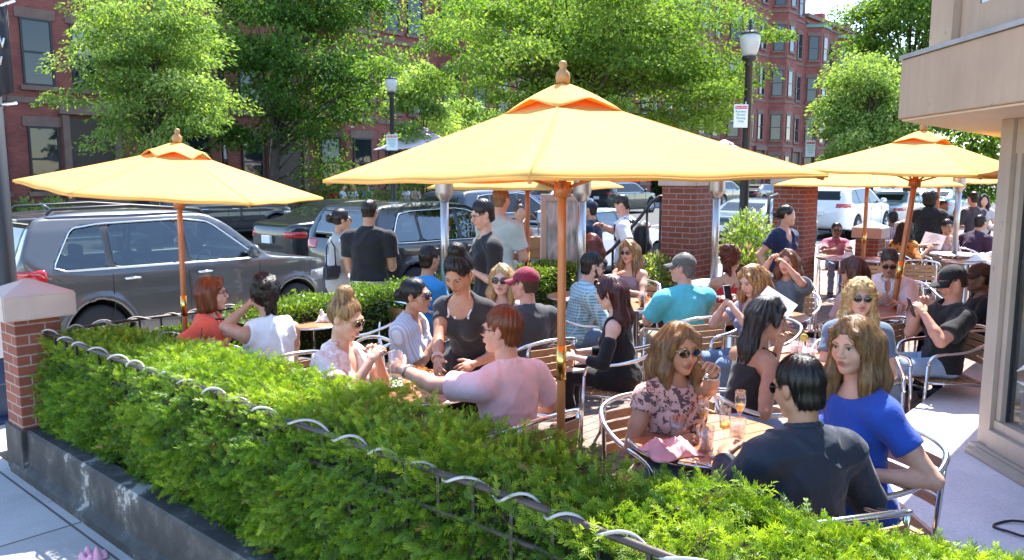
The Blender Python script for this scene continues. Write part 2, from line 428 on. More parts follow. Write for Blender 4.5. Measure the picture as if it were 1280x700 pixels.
def hand_ops(S, w, f, n, side, curl, sc_=1.0, spread=.12):
    """palm, four unequal fingers and a thumb grown from the wrist w; f finger direction, n palm normal"""
    f = f.normalized(); n = (n - f * n.dot(f)).normalized(); s = f.cross(n) * side
    Rm = Matrix((s, f, n)).transposed()
    S.cone(w - f * .03 * sc_, w + f * .02 * sc_, .026 * sc_, .024 * sc_, .015)
    S.ell(w + f * .048 * sc_, (.040 * sc_, .050 * sc_, .016 * sc_), Rm, .012)
    ax = n.cross(f)                          # curling turns f towards n
    for off, L, r in ((.030, .072, .0092), (.010, .081, .0097), (-.011, .075, .0092), (-.030, .058, .0080)):
        p = w + (f * .084 + s * off) * sc_ - f * abs(off) * .25 * sc_
        d = (f + s * off / .03 * spread).normalized()
        for j, (fr, q) in enumerate(((.45, .55), (.31, .95), (.24, .7))):
            d = (Matrix.Rotation(-curl * q, 3, ax) @ d).normalized()
            if d.dot(n) < f.dot(n) - 1e-6 and j == 0: pass
            e = p + d * L * fr * sc_
            S.cone(p, e, r * (1 - .1 * j) * sc_, r * (.92 - .1 * j) * sc_, .004); p = e
    p = w + (f * .022 + s * .030) * sc_
    d = (f * .75 + s * .75 + n * .25).normalized()
    e = p + d * .042 * sc_; S.cone(p, e, .0135 * sc_, .0115 * sc_, .012)
    d = (d + f * .5 + n * .35 * curl).normalized(); e2 = e + d * .032 * sc_; S.cone(e, e2, .011 * sc_, .0085 * sc_, .004)
def head_ops(S, Hm, fem, beard=False, detail=True):
    P = lambda *p: Hm @ Vector(p)
    E = lambda c, r, k=.02, op='+': S.ell(Hm @ Vector(c), r, Hm, k, op)
    E((0, -.015, .03), (.075, .094, .088))
    E((0, .022, -.03), (.060 if fem else .063, .07, .085), .03)
    for s in (-1, 1):
        S.cone(P(s * .044, .0, -.06), P(s * .006, .062, -.098), .026 if fem else .03, .019 if fem else .021, .025)
        E((s * .037, .055, -.032), (.026, .024, .03), .02)
    if detail:
        S.cone(P(-.036, .081, .024), P(.036, .081, .024), .011, .011, .016)
        for s in (-1, 1): E((s * .031, .098, .004), (.018, .016, .011), .010, '-')
        S.cone(P(0, .088, .012), P(0, .108, -.026), .0075, .0115, .010)
        for s in (-1, 1): E((s * .0115, .098, -.031), (.0085, .010, .008), .006)
        E((0, .084, -.060), (.025, .017, .017), .012)
        E((0, .082, -.079), (.02, .012, .004), .008, '-')
    for s in (-1, 1): E((s * .077, -.01, -.006), (.010, .019, .031), .008)
def hair_solid(style, Hm, seed, amp=1.0):
    S = Solid(); rnd = random.Random(seed)
    P = lambda *p: Hm @ Vector(p)
    E = lambda c, r, k=.02, op='+': S.ell(Hm @ Vector(c), r, Hm, k, op)
    R3 = Hm.to_3x3()
    tight = style in ('bunhigh', 'bunlow', 'pony', 'shaved')
    big = .0 if tight else (.012 if 'curly' in style or style == 'afro' else .003)
    if style == 'shaved': big = -.003
    if style in ('short', 'quiff', 'curlyshort'): E((0, -.018, .037), (.0782, .0975, .0985))
    else: E((0, -.018, .031), (.0805 + big, .0995 + big, .0945 + big))
    if style in ('short', 'shaved', 'curlyshort', 'quiff'):
        if style == 'quiff': E((0, .03, .1), (.06, .06, .035), .03)
        face = ((0, .112, -.055), (.080, .082, .136)); E((0, -.052, -.042), (.060, .050, .058), .02); S.cut(P(0, -.02, -.083 if style != 'shaved' else -.06), R3 @ Vector((0, -.12, -1)), .012)
        for s in (-1, 1): E((s * .085, .03, -.045), (.03, .045, .06), .012, '-')
    elif style == 'bob':
        for s in (-1, 1): S.cone(P(s * .062, -.015, .02), P(s * .070, .005, -.10), .042, .036, .03); S.cone(P(s * .035, -.07, 0), P(s * .04, -.055, -.11), .045, .045, .03)
        S.cone(P(-.045, .06, .098), P(.066, .07, .055), .018, .014, .02)
        face = ((0, .120, -.062), (.066, .085, .140)); S.cut(P(0, 0, -.125), R3 @ Vector((0, .15, -1)), .012)
    elif style in ('long', 'curlylong', 'longback', 'midlong'):
        L = {'midlong': .22, 'long': .30, 'curlylong': .30, 'longback': .36}[style]
        G3 = Vector((0, 0, -1))              # hair hangs with gravity, close to the neck
        for s in (-1, 1):
            if style != 'longback':
                a = P(s * .066, .0, .0); b = a + G3 * L * .5 + R3 @ Vector((s * .020, .012, 0)); c = a + G3 * L + R3 @ Vector((s * .012, .035, 0))
                S.cone(a, b, .030, .029, .05); S.cone(b, c, .029, .014, .05)
            for q in (.035, .068):
                a = P(s * q, -.07, .0); b = a + G3 * L * .55 + R3 @ Vector((s * .012, -.035, 0)); c = a + G3 * L * 1.05 + R3 @ Vector((s * .0, -.03, 0))
                S.cone(a, b, .037, .034, .06); S.cone(b, c, .034, .016, .06)
        face = ((0, .120, -.062), (.063, .088, .146))
        
        for sd_ in (-1, 1): S.cone(P(.012, .03, .118), P(sd_ * .056, .070, .070), .014, .012, .015); S.cone(P(sd_ * .056, .070, .070), P(sd_ * .074, .045, -.02), .012, .016, .015)
    elif style == 'bunhigh':
        E((0, -.045, .135), (.047, .047, .042), .02); face = ((0, .116, -.055), (.083, .088, .150)); S.cut(P(0, -.02, -.06), R3 @ Vector((0, -.45, -1)), .01)
        for s in (-1, 1): E((s * .088, .035, -.035), (.032, .06, .062), .012, '-')
    elif style in ('bunlow', 'pony'):
        E((0, -.125, .0 if style == 'bunlow' else .03), (.042, .038, .04), .015)
        if style == 'pony':
            a = P(0, -.135, .03); S.cone(a, a + Vector((0, 0, -.1)) + R3 @ Vector((0, -.02, 0)), .03, .034, .02); S.cone(a + Vector((0, 0, -.1)) + R3 @ Vector((0, -.02, 0)), a + Vector((0, 0, -.25)), .034, .012, .02)
        face = ((0, .116, -.055), (.083, .086, .138)); S.cut(P(0, -.02, -.06), R3 @ Vector((0, -.35, -1)), .01)
        for s in (-1, 1): E((s * .09, .02, -.04), (.026, .035, .045), .012, '-')
    elif style == 'curlyup':
        for i in range(16):
            a = rnd.uniform(0, 6.28); E((.055 * math.cos(a), -.055 + .05 * math.sin(a), .075 + rnd.uniform(-.02, .055)), (.034,) * 3, .012)
        S.cone(P(.02, -.09, -.05), P(.035, -.085, -.15), .022, .012, .02); S.cone(P(-.02, -.09, -.05), P(-.02, -.09, -.11), .022, .012, .02)
        face = ((0, .116, -.055), (.078, .084, .136))
    elif style == 'afro':
        E((0, -.03, .05), (.115, .12, .105), .03); E((0, -.06, -.05), (.1, .07, .08), .03); face = ((0, .122, -.062), (.07, .088, .14))
    E(face[0], face[1], .012, '-'); S.face = face
    Ri = np.array(R3.transposed()); t = np.array(Hm.translation); ph = rnd.uniform(0, 6)
    cur = 'curly' in style or style == 'afro'
    def fn(X, Y, Z):
        x = X - t[0]; y = Y - t[1]; z = Z - t[2]
        lx = Ri[0, 0] * x + Ri[0, 1] * y + Ri[0, 2] * z; ly = Ri[1, 0] * x + Ri[1, 1] * y + Ri[1, 2] * z; lz = Ri[2, 0] * x + Ri[2, 1] * y + Ri[2, 2] * z
        if cur:
            g = np.sin(lx * 95 + 2.2 * np.sin(lz * 60 + ph)) * np.sin(lz * 85 + 2 * np.sin(ly * 70)) * np.sin(ly * 90 + 1.5 * np.sin(lx * 66)) * .010
            return (g + np.sin(lx * 210 + ly * 150) * np.sin(lz * 190) * .003).astype(np.float32)
        th = np.arctan2(lx, ly + .03 - .0 * lz)
        return ((np.sin(th * 17 + ph + lz * 9 + 1.5 * np.sin(lz * 17 + th * 3)) * .0022 + np.sin(th * 41 + lz * 14) * .0012) * amp).astype(np.float32)
    S.disp(fn)
    return S
def sample(d, lo, h, P):
    n = np.array(d.shape); q = np.clip((P - lo) / h, 0, n - 1.001); i = q.astype(int); f = q - i
    o = 0
    for a in (0, 1):
        for b_ in (0, 1):
            for c in (0, 1):
                o = o + d[i[:, 0] + a, i[:, 1] + b_, i[:, 2] + c] * (f[:, 0] if a else 1 - f[:, 0]) * (f[:, 1] if b_ else 1 - f[:, 1]) * (f[:, 2] if c else 1 - f[:, 2])
    return o
def grad(d, lo, h, P):
    g = np.stack([sample(d, lo, h, P + e) - sample(d, lo, h, P - e) for e in np.eye(3) * h * .8], 1)
    return g / np.maximum(np.linalg.norm(g, axis=1, keepdims=True), 1e-6)
def build_hair(style, Hm, seed, mat, parent, h, K):
    """hair mass plus fine locks that follow it"""
    S = hair_solid(style, Hm, seed); d, lo = S.field(h); V, Q = surface_nets(d, lo, h)
    rng = np.random.default_rng(seed); R3 = np.array(Hm.to_3x3()); C = np.array(Hm.translation)
    P = V[rng.integers(0, len(V), K)] + rng.normal(0, h * .3, (K, 3)); off = rng.uniform(.0, .0045, K) + (rng.random(K) < .05) * rng.uniform(.003, .009, K)
    loc = (P - C) @ R3
    if style in ('bunhigh', 'bunlow', 'pony'):
        tgt = np.array({'bunhigh': (0, -.045, .13), 'bunlow': (0, -.12, 0), 'pony': (0, -.12, .03)}[style]) @ R3.T + C; Fl = tgt - P
    elif style in ('short', 'shaved', 'curlyshort', 'quiff'):
        cr = np.array((0, -.06, .11)) @ R3.T + C; Fl = P - cr
    elif 'curly' in style or style == 'afro': Fl = rng.normal(0, 1, (K, 3)) + np.array((0, 0, -.5))
    else:
        top = np.array((.015, -.01, .13)) @ R3.T + C; Fl = (P - top) * np.array((1, 1, .3)); Fl /= np.maximum(np.linalg.norm(Fl, axis=1, keepdims=True), 1e-6)
        Fl = Fl * np.clip(loc[:, 2:3] * 10, 0, 1) + np.array((0, 0, -1.)) * 1.0
    Fl /= np.maximum(np.linalg.norm(Fl, axis=1, keepdims=True), 1e-6); Fl = Fl + rng.normal(0, .10, (K, 3))
    if style in ('long', 'midlong', 'bob', 'longback', 'curlylong', 'curlyup'):
        fr = (loc[:, 1] > .02) & (loc[:, 2] > .02); sw = np.stack([np.sign(loc[:, 0] - .012) * 1.0, np.full(K, -.45), np.full(K, -.35)], 1) @ R3.T; Fl[fr] = sw[fr] + rng.normal(0, .08, (int(fr.sum()), 3))
    fc, frr = np.array(S.face[0]), np.array(S.face[1]) * .97
    ns = 6; st = {'short': .007, 'shaved': .003, 'quiff': .007}.get(style, .016); W_ = rng.uniform(.0005, .0011, K) * (1 if h < .007 else 1.6)
    A = []; p = P.copy(); wav = 'curly' in style or style == 'afro'
    for k in range(ns):
        n = grad(d, lo, h, p); p = p - n * np.clip(sample(d, lo, h, p) - off, -.02, .02)[:, None]
        f = Fl - n * (Fl * n).sum(1, keepdims=True)
        if wav: f = f + np.cross(n, f) * np.sin(k * 1.9 + rng.uniform(0, 6, (K, 1))) * 1.2
        f /= np.maximum(np.linalg.norm(f, axis=1, keepdims=True), 1e-6); sd = np.cross(f, n)
        w_ = (W_ * (1 - .8 * abs(k / (ns - 1) - .4)))[:, None]
        A.append((p - sd * w_, p + sd * w_)); pn = p + f * st * rng.uniform(.8, 1.2, (K, 1)); lf = (pn - C) @ R3; bad = ((((lf - fc) / frr) ** 2).sum(1) < 1) & (lf[:, 1] > .0); p = np.where(bad[:, None], p + f * 1e-4, pn)
        if style in ('long', 'longback', 'midlong', 'curlylong', 'bob'): Fl = Fl + np.array((0, 0, -.25))
    SV = np.stack([q for a in A for q in a], 1)          # K, 2ns, 3
    base = np.array([(2 * k, 2 * k + 1, 2 * k + 3, 2 * k + 2) for k in range(ns - 1)]); m = 2 * ns
    SQ = (base[None] + (np.arange(K) * m)[:, None, None]).reshape(-1, 4) + len(V)
    return mesh_np('hair', np.concatenate([V, SV.reshape(-1, 3)]), np.concatenate([Q, SQ]), mat, parent)
def person(px, py, y, face, label, tone='fair', sex='f', pose='sit', lean=4, hy=0, hp=0, hr=0, w=1.0, aL='lap', aR='lap', hair='short', hc='brown', hlo=None,
           top=None, sleeve=.55, neck='crew', loose=.012, hem=-.06, bottom=None, legs=1.0, skirt=False, glasses=None, hat=None, shoes=(.02, .02, .022), lod=None,
           zh=None, curl=.55, beard=None, strap=None, group='people', extra=None, handdir=None, seed=1, slit=False, chair=None, cap_back=False, apron=None, breast=None, seat_dy=.0, collar_h=1.0, sfrom=0):
    """builds one person; head centre on the sight line of (px, py) at depth y"""
    hd = at_y(px, py, y); zh_ = hd.z
    lod = lod if lod is not None else (0 if y < 5.2 else (1 if y < 9 else 2))
    hb, hh, hhand, hc_ = ((.010, .0055, .0042, .0095), (.014, .008, .0065, .013), (.020, .012, .010, .018))[lod]
    fem = sex == 'f'; le = R(lean); le2 = R(lean * .6)
    if pose == 'sit': pz = .545; s = (zh_ - pz) / (.50 * math.cos(le) + .165 * math.cos(le2)); s = min(1.16, max(.84, s))
    else: s = zh_ / (.90 + .50 * math.cos(le) + .165 * math.cos(le2)); s = min(1.2, max(.8, s)); pz = zh_ - s * (.50 * math.cos(le) + .165 * math.cos(le2))
    if pose == 'sit': pz = zh_ - s * (.50 * math.cos(le) + .165 * math.cos(le2))
    pel = Vector((0, 0, pz)); up = Vector((0, math.sin(le), math.cos(le))); fw = Vector((0, math.cos(le), -math.sin(le))); rt = Vector((1, 0, 0))
    T = lambda x, f, u: pel + (rt * x * w + fw * f * w + up * u) * s
    Rt = Matrix((rt, fw, up)).transposed()
    Nn = T(0, -.012, .475); Hc = T(0, 0, .50) + Vector((0, math.sin(le2), math.cos(le2))) * .165 * s + fw * .02
    root = empty('person', label=label, cat='person', group=group)
    phi = R(face)
    rz = -phi
    off = Matrix.Rotation(rz, 3, 'Z') @ Vector((Hc.x, Hc.y, 0))
    root.location = (hd.x - off.x, hd.y - off.y, 0); root.rotation_euler = (0, 0, rz)
    W = Matrix.Translation(root.location) @ Matrix.Rotation(rz, 4, 'Z'); Wi = W.inverted()
    Hm = Matrix.Translation(Hc) @ Matrix.Rotation(R(-hy), 4, 'Z') @ Matrix.Rotation(R(-hp), 4, 'X') @ Matrix.Rotation(R(hr), 4, 'Y') @ Matrix.Scale(s if 0.9 < s < 1.05 else (1.0 if pose == 'sit' else s), 4)
    hs = Hm.to_scale()[0]; Hm = Matrix.Translation(Hc) @ Matrix.Rotation(R(-hy), 4, 'Z') @ Matrix.Rotation(R(-hp), 4, 'X') @ Matrix.Rotation(R(hr), 4, 'Y')
    sk = skin(tone)
    # ---- joints
    shw = (.165 if fem else .192)
    J = {}
    for sd, spec in ((-1, aL), (1, aR)):
        Sh = T(sd * shw, -.01, .392)
        if isinstance(spec, str):
            q = {'lap': (sd * .10, .34, pz + .10), 'table': (sd * .13, .40, pz + .25), 'side': (sd * .26, .04, pz - .04), 'face': (sd * .05, .17, Hc.z - .12), 'phone': (sd * .035, .33, pz + .40),
                 'front': (sd * .05, .24, pz + .18), 'rest': (sd * .29, .24, pz + .14), 'reach': (sd * .08, .52, pz + .33), 'hip': (sd * .22, .05, pz + .05), 'back': (sd * .1, .3, pz + .12)}[spec]
            Tg = Vector(q)
        elif len(spec) == 3 and spec[0] > 3: Tg = Wi @ at_y(*spec)
        else: Tg = Vector(spec)
        L1, L2 = .285 * s, .25 * s; v = Tg - Sh; D = v.length
        if D > (L1 + L2) * .985: Tg = Sh + v.normalized() * (L1 + L2) * .985; v = Tg - Sh; D = v.length
        if D < .12: D = .12
        a = (L1 * L1 - L2 * L2 + D * D) / (2 * D); hgt = math.sqrt(max(0, L1 * L1 - a * a))
        pole = Vector((sd * .55, -.45, -.75)); d = v.normalized(); pole = (pole - d * pole.dot(d)).normalized()
        El = Sh + d * a + pole * hgt
        J[sd] = (Sh, El, Tg)
    hipw = .088 if not fem else .092
    legp = {}
    for sd in (-1, 1):
        Hp = T(sd * hipw, .0, -.03)
        if pose == 'sit': K = Vector((sd * .12, .43, pz + .0)); A = Vector((sd * .12, .40 + .05 * sd, .10))
        elif pose == 'walk': K = Vector((sd * .09, .08 + .14 * sd, pz * .53)); A = Vector((sd * .08, .26 * sd, .10 + (.06 if sd < 0 else 0)))
        else: K = Vector((sd * .09, .02, pz * .53)); A = Vector((sd * .10, -.02, .09))
        legp[sd] = (Hp, K, A)
    # ---- torso shape shared by skin and garments
    def torso(S, inf, upto=.6):
        S.ell(T(0, .0, -.01), ((.17 if fem else .165) * w * s + inf, .118 * w * s + inf, .13 * s + inf), Rt, .05)
        S.ell(T(0, .0, .16), ((.122 if fem else .142) * w * s + inf, .095 * w * s + inf, .17 * s + inf), Rt, .05)
        S.ell(T(0, .005, .325), ((.138 if fem else .163) * w * s + inf, (.100 if fem else .112) * w * s + inf, .165 * s + inf), Rt, .05)
        S.cone(T(-.12, -.008, .405), T(.12, -.008, .405), .056 * s + inf, .056 * s + inf, .05)
        for sd in (-1, 1):
            S.cone(T(0, -.02, .468), T(sd * .15, -.012, .405), .043 * s + inf * .7, .038 * s + inf, .045)
            S.ell(J[sd][0], ((.046 if fem else .054) * s + inf * .8,) * 3, None, .05)
            if fem: S.ell(T(sd * .066, .088, .29), (.056 * s + inf * .6, .052 * s + inf * .6, .058 * s + inf * .6), None, .03)
    ru, re_, rw = (.044, .036, .024) if fem else (.053, .044, .030)
    ru *= s * (w ** .7); re_ *= s * (w ** .7); rw *= s
    # ---- body
    S = Solid(); torso(S, -.004)
    S.cone(Nn, Hc + Vector((0, -.02, -.05)), (.052 if fem else .060) * s, (.046 if fem else .055) * s, .03)
    bare_legs = skirt or legs < .95 or bottom is None
    for sd in (-1, 1):
        Sh, El, Tg = J[sd]
        S.cone(Sh, Sh.lerp(El, .5), ru * 1.08, ru, .02); S.cone(Sh.lerp(El, .5), El, ru, re_ * .96, .02)
        S.cone(El, El.lerp(Tg, .35), re_ * .98, re_ * .97, .015); S.cone(El.lerp(Tg, .35), Tg, re_ * .97, rw, .02)
        Hp, K, A = legp[sd]
        if bare_legs or lod < 2:
            S.cone(Hp, K, .078 * s, .052 * s, .03); S.cone(K, K.lerp(A, .4), .05 * s, .052 * s, .02); S.cone(K.lerp(A, .4), A, .05 * s, .034 * s, .02)
            S.cone(A + Vector((0, -.03, -.04)), A + Vector((0, .12, -.06)), .036, .03, .02)
    V1, Q1 = S.mesh(hb)
    S = Solid(); head_ops(S, Hm, fem, detail=lod < 2)
    S.cone(Nn, Hm @ Vector((0, -.018, -.045)), (.054 if fem else .062) * s, (.048 if fem else .057) * s, .02)
    V2, Q2 = S.mesh(hh)
    VV, QQ = [V1, V2], [Q1, Q2 + len(V1)]
    hsz = (.92 if fem else 1.04) * s
    for sd in (-1, 1):
        Sh, El, Tg = J[sd]; f = (Tg - El).normalized()
        if handdir and handdir.get(sd): f = (f * .3 + Vector(handdir[sd]).normalized()).normalized()
        n = Vector((-sd * .75, .15, -.65))
        if abs(f.dot(n.normalized())) > .9: n = Vector((-sd, .2, .1))
        S = Solid(); hand_ops(S, Tg, f, n, sd, curl if not isinstance(curl, tuple) else curl[(sd + 1) // 2], hsz)
        v, q = S.mesh(hhand); QQ.append(q + sum(len(x) for x in VV)); VV.append(v)
    body = mesh_np('body', np.concatenate(VV), np.concatenate(QQ), sk, root)
    # ---- face
    facing = math.cos(phi - math.pi + R(hy)) > -.45
    P = lambda *p: Hm @ Vector(p)
    if facing and lod < 2:
        b = B(); up_ = [(-.0225, .089, -.061), (-.011, .098, -.0565), (-.003, .1025, -.0555), (0, .102, -.0565), (.003, .1025, -.0555), (.011, .098, -.0565), (.0225, .089, -.061)]
        b.tube([P(*p) for p in up_], [.0015, .004, .0048, .0045, .0048, .004, .0015], 8)
        b.tube([P(-.02, .09, -.0635), P(-.01, .098, -.0665), P(0, .1005, -.068), P(.01, .098, -.0665), P(.02, .09, -.0635)], [.0015, .005, .006, .005, .0015], 8)
        b.done('lips', lipm(tone), root)
        hm = hairm(hc if hc not in ('pale', 'blonde') else 'sandy')
        for sd in (-1, 1):
            b = B(); b.tube([P(sd * .014, .0915, .022), P(sd * .028, .0935, .0275), P(sd * .043, .085, .024), P(sd * .05, .077, .018)], [.0028, .0034, .0028, .0012], 6)
            b.done('eyebrow', hm, root)
            if glasses != 'sun':
                b = B(); b.ball(P(sd * .031, .0775, .003), (.0125, .0115, .0085), 12, Hm.to_3x3().to_4x4())
                b.mi = 1; b.ball(P(sd * .031, .0865, .0025), (.0058, .0035, .0058), 10, Hm.to_3x3().to_4x4())
                b.tube([P(sd * .018, .0862, .004), P(sd * .026, .0915, .0105), P(sd * .037, .0895, .0105), P(sd * .045, .08, .004)], [.001, .0022, .0024, .001], 6)
                b.done('eye', [EYEW, IRIS], root)
    if beard:
        S = Solid()
        for sd in (-1, 1):
            S.cone(P(sd * .062, .008, -.03), P(sd * .046, .03, -.085), .017, .022, .015); S.cone(P(sd * .046, .03, -.085), P(0, .064, -.103), .024, .021, .015)
            S.cone(P(sd * .026, .086, -.052), P(0, .097, -.047), .007, .007, .006); S.cone(P(sd * .027, .085, -.052), P(sd * .024, .07, -.09), .007, .014, .01)
        S.done('beard', hairm(beard), root, hh * 1.0)
    # ---- hair, hat, glasses
    if hair:
        build_hair(hair, Hm, seed, hairm(hc, hlo), root, hh, (9000, 3000, 400)[lod])
    if hat:
        S = Solid(); S.ell(Hm @ Vector((0, -.014, .042)), (.088, .107, .092), Hm, .01)
        dz = .038; S.cut(P(0, 0, dz), Hm.to_3x3() @ Vector((0, .12, -1)), .006)
        S.cone(P(0, -.014, .13), P(0, -.014, .134), .008, .007, .004)
        sg = -1 if cap_back else 1
        capo = S.done('cap', hat, root, .006 if lod < 2 else .012)
        bb = B(); rows = []
        for i in range(17):
            t = -1.25 + 2.5 * i / 16; row = []
            for j in range(6):
                q = j / 5; ex = (.086 + .004 * q) * math.sin(t); ey = .103 * math.cos(t) + q * .078 * math.cos(t * .78) ** .8
                row.append(P(ex, sg * ey - .012, dz + .004 - .016 * q - .030 * (ex / .086) ** 2 * q - .004 * q * q + .012 * (ey * .12)))
            rows.append(bb._v(row))
        for i in range(16):
            for j in range(5): bb.face([rows[i][j], rows[i + 1][j], rows[i + 1][j + 1], rows[i][j + 1]], True)
        br = bb.done('brim', hat, capo); sm = br.modifiers.new('s', 'SOLIDIFY'); sm.thickness = .005
    if glasses:
        b = B(); H4 = Hm.to_3x3().to_4x4()
        ups = .085 if glasses == 'onhead' else 0; bk = -.045 if glasses == 'onhead' else 0
        lens = DARKLENS; fr = GOLD if hc in ('blonde', 'sandy', 'lightbrown') and fem else BLACKP
        if glasses in ('sun', 'onhead'):
            for sd in (-1, 1):
                rr = Matrix.Rotation(R(-sd * 12), 4, 'Z'); b.ball(P(sd * .031, .1005 + bk, -.001 + ups), (.0265, .0045, .0215), 16, H4 @ rr)
        b.mi = 1
        for sd in (-1, 1):
            pts = [P(sd * .031 + .0275 * math.cos(a), .1005 + bk - .006 * abs(math.cos(a)) * (1 if math.cos(a) * sd > 0 else -.3), -.001 + ups + .0225 * math.sin(a)) for a in [k * math.pi / 8 for k in range(16)]]
            b.tube(pts, .0017, 6, True)
            b.tube([P(sd * .058, .093 + bk, .008 + ups), P(sd * .075, .05 + bk, .01 + ups), P(sd * .083, -.01 + bk, .006 + ups)], .002, 6)
        b.tube([P(-.006, .103 + bk, .006 + ups), P(0, .106 + bk, .008 + ups), P(.006, .103 + bk, .006 + ups)], .0018, 6)
        b.done('sunglasses' if glasses != 'clear' else 'eyeglasses', [lens, fr], root)
    # ---- garments
    ph = [random.Random(seed + i).uniform(0, 6) for i in range(6)]
    def folds(amp):
        def fn(X, Y, Z):
            return ((np.sin(31 * X + 17 * Z + ph[0] + 2 * np.sin(13 * Y + ph[1])) * np.sin(23 * Z - 11 * X + ph[2] + 1.5 * np.sin(19 * X + 9 * Y)) * .003 + np.sin(57 * Z + 23 * Y + 3 * np.sin(17 * X + ph[3])) * .0012 - .011 * (1 - np.abs(np.sin(11 * X * np.cos(ph[4]) + 10 * Z + 1.3 * np.sin(9 * Z + ph[5]) + 1.1 * np.sin(12 * X + 7 * Y + ph[1])))) ** 3 - .008 * (1 - np.abs(np.sin(15 * Z - 13 * X + 1.5 * np.sin(8 * X + ph[2]) + ph[0]))) ** 4) * amp).astype(np.float32)
        return fn
    if top is not None:
        S = Solid(); torso(S, loose)
        if skirt: pass
        S.disp(folds(.75 if loose < .02 else 1.0))
        Rn = Rt.to_4x4()
        S.cut(T(0, 0, hem if pose == 'sit' else hem - .06), -up, .008)
        if neck in ('tank', 'strap'):
            for sd in (-1, 1): S.ell(T(sd * (.205 if neck == 'tank' else .17), 0, .44), (.075 if neck == 'tank' else .085, .17, .13), Rn, .008, '-')
        if neck == 'crew': S.ell(T(0, .02, .50), (.070, .072, .055), Rn, .006, '-')
        elif neck == 'collar': S.ell(T(0, .03, .50), (.062, .066, .045), Rn, .006, '-'); S.ell(T(0, .11, .44), (.026, .06, .07), Rn, .006, '-')
        elif neck == 'scoop': S.ell(T(0, .08, .475), (.095, .11, .10), Rn, .006, '-')
        elif neck == 'v': S.ell(T(0, .10, .455), (.06, .09, .12), Rn, .006, '-'); S.ell(T(0, .02, .50), (.075, .075, .05), Rn, .006, '-')
        elif neck == 'tank': S.ell(T(0, .05, .50), (.1, .12, .10), Rn, .006, '-')
        elif neck == 'strap': S.cut(T(0, 0, .375), up + fw * -.15, .008)
        elif neck == 'wide': S.ell(T(0, .03, .51), (.12, .1, .075), Rn, .006, '-')
        if sleeve > 0:
            cuffs = []
            for sd in (-1, 1):
                Sh, El, Tg = J[sd]; dd = (El - Sh).normalized()
                o = (Sh - dd * .01).lerp(El, sfrom)
                if sleeve <= 1:
                    E_ = Sh.lerp(El, sleeve); rs_ = ru + loose * (1.2 if loose > .012 else 1.05) + .003; S.cone(o, E_, ru * 1.08 + loose, rs_, .025, flat=True); cuffs.append((E_ - dd * .022, E_, rs_ + .0025))
                else:
                    S.cone(o, El, ru * 1.08 + loose, re_ + loose * 1.1, .025); E_ = El.lerp(Tg, sleeve - 1); S.cone(El, E_, re_ + loose * 1.1, rw + loose * .8 + .004, .02, flat=True)
        if sleeve > 0:
            for a_, c_, r_ in cuffs: S.cone(a_, c_, r_, r_, .001, flat=True)
        shirt = S.done('dress' if skirt else 'shirt', top, root, hc_)
        if neck in ('collar',):
            b = Solid()
            pts = [T(.066 * math.sin(a), -.012 + .062 * math.cos(a), .455 + .012 * collar_h + .018 * (1 - math.cos(a)) * .5) for a in [R(x) for x in range(18, 343, 27)]]
            for p, q in zip(pts, pts[1:]): b.cone(p, q, .014, .014, .008); b.cone(p + up * .016 * collar_h, q + up * .016 * collar_h, .012, .012, .01)
            b.done('collar', top, shirt, .006 if lod < 2 else .01)
        if neck in ('strap', 'tank') and neck == 'strap':
            b = B()
            for sd in (-1, 1): b.tube([T(sd * .07, .105, .36), T(sd * .085, .06, .47), T(sd * .08, -.03, .487), T(sd * .05, -.09, .38), T(-sd * .01, -.105, .30)], .006, 6)
            b.done('strap', top, shirt)
    if bottom is not None or skirt:
        mt = top if skirt else bottom
        S = Solid(); S.ell(T(0, .0, -.01), ((.17 if fem else .165) * w * s + .008, .118 * w * s + .008, .13 * s + .008), Rt, .05)
        S.ell(T(0, 0, .06), (.15 * w * s, .105 * w * s, .06), Rt, .04)
        for sd in (-1, 1):
            Hp, K, A = legp[sd]; kk = .09 if skirt else .03
            if legs >= 1: S.cone(Hp, K, .086 * s, .064 * s, kk); S.cone(K, K.lerp(A, min(1, legs)), .063 * s, .05 * s, kk * .6, flat=True)
            else: S.cone(Hp, Hp.lerp(K, legs), .088 * s, .072 * s + (.02 if pose != 'sit' else .008), kk, flat=True)
        S.disp(folds(1.1)); S.cut(T(0, 0, .10), up, .01)
        S.done('skirt' if skirt else ('trousers' if legs >= 1 else 'shorts'), mt, root, hc_ * 1.15)
    if apron is not None:
        S = Solid(); S.ell(T(0, .0, .0), (.186 * s, .136 * s, .15 * s), Rt, .03)
        for sd in (-1, 1): Hp, K, A = legp[sd]; S.cone(Hp, K, .1 * s, .11 * s, .1, flat=True)
        S.disp(folds(1.2)); S.cut(T(0, 0, .13), up, .01); S.cut(T(0, -.02, 0), -fw, .01)
        S.done('apron', apron, root, hc_)
    if lod < 2:
        for sd in (-1, 1):
            A = legp[sd][2]; S = Solid(); S.cone(A + Vector((0, -.035, -.045)), A + Vector((0, .13, -.058)), .046, .038, .02); S.cone(A, A + Vector((0, 0, -.03)), .047, .05, .02)
            S.cut(Vector((0, 0, A.z - .088)), (0, 0, -1), .004)
            S.done('shoe', M('shoe_%d' % (seed % 4), [(.02, .02, .022), (.5, .48, .46), (.06, .035, .02), (.03, .035, .06)][seed % 4], .5), root, .012)
    if strap is not None:
        b = B(); pts = []
        for i in range(9):
            t = i / 8; x = .085 - .23 * t; u = .47 - .42 * t; pts.append(T(x, .118 + .03 * math.sin(math.pi * t) + (.03 if fem else 0) * math.sin(math.pi * min(1, t * 1.5)), u))
        b.tube([T(.085, -.06, .46)] + pts, .008, 6); b.done('bag_strap', strap, root)
    if extra: extra(dict(root=root, T=T, Hm=Hm, J=J, W=W, s=s, P=P, fw=fw, up=up))
    return dict(root=root, W=W, T=T, J=J, Hm=Hm, pz=pz, loc=root.location.copy(), rz=rz)
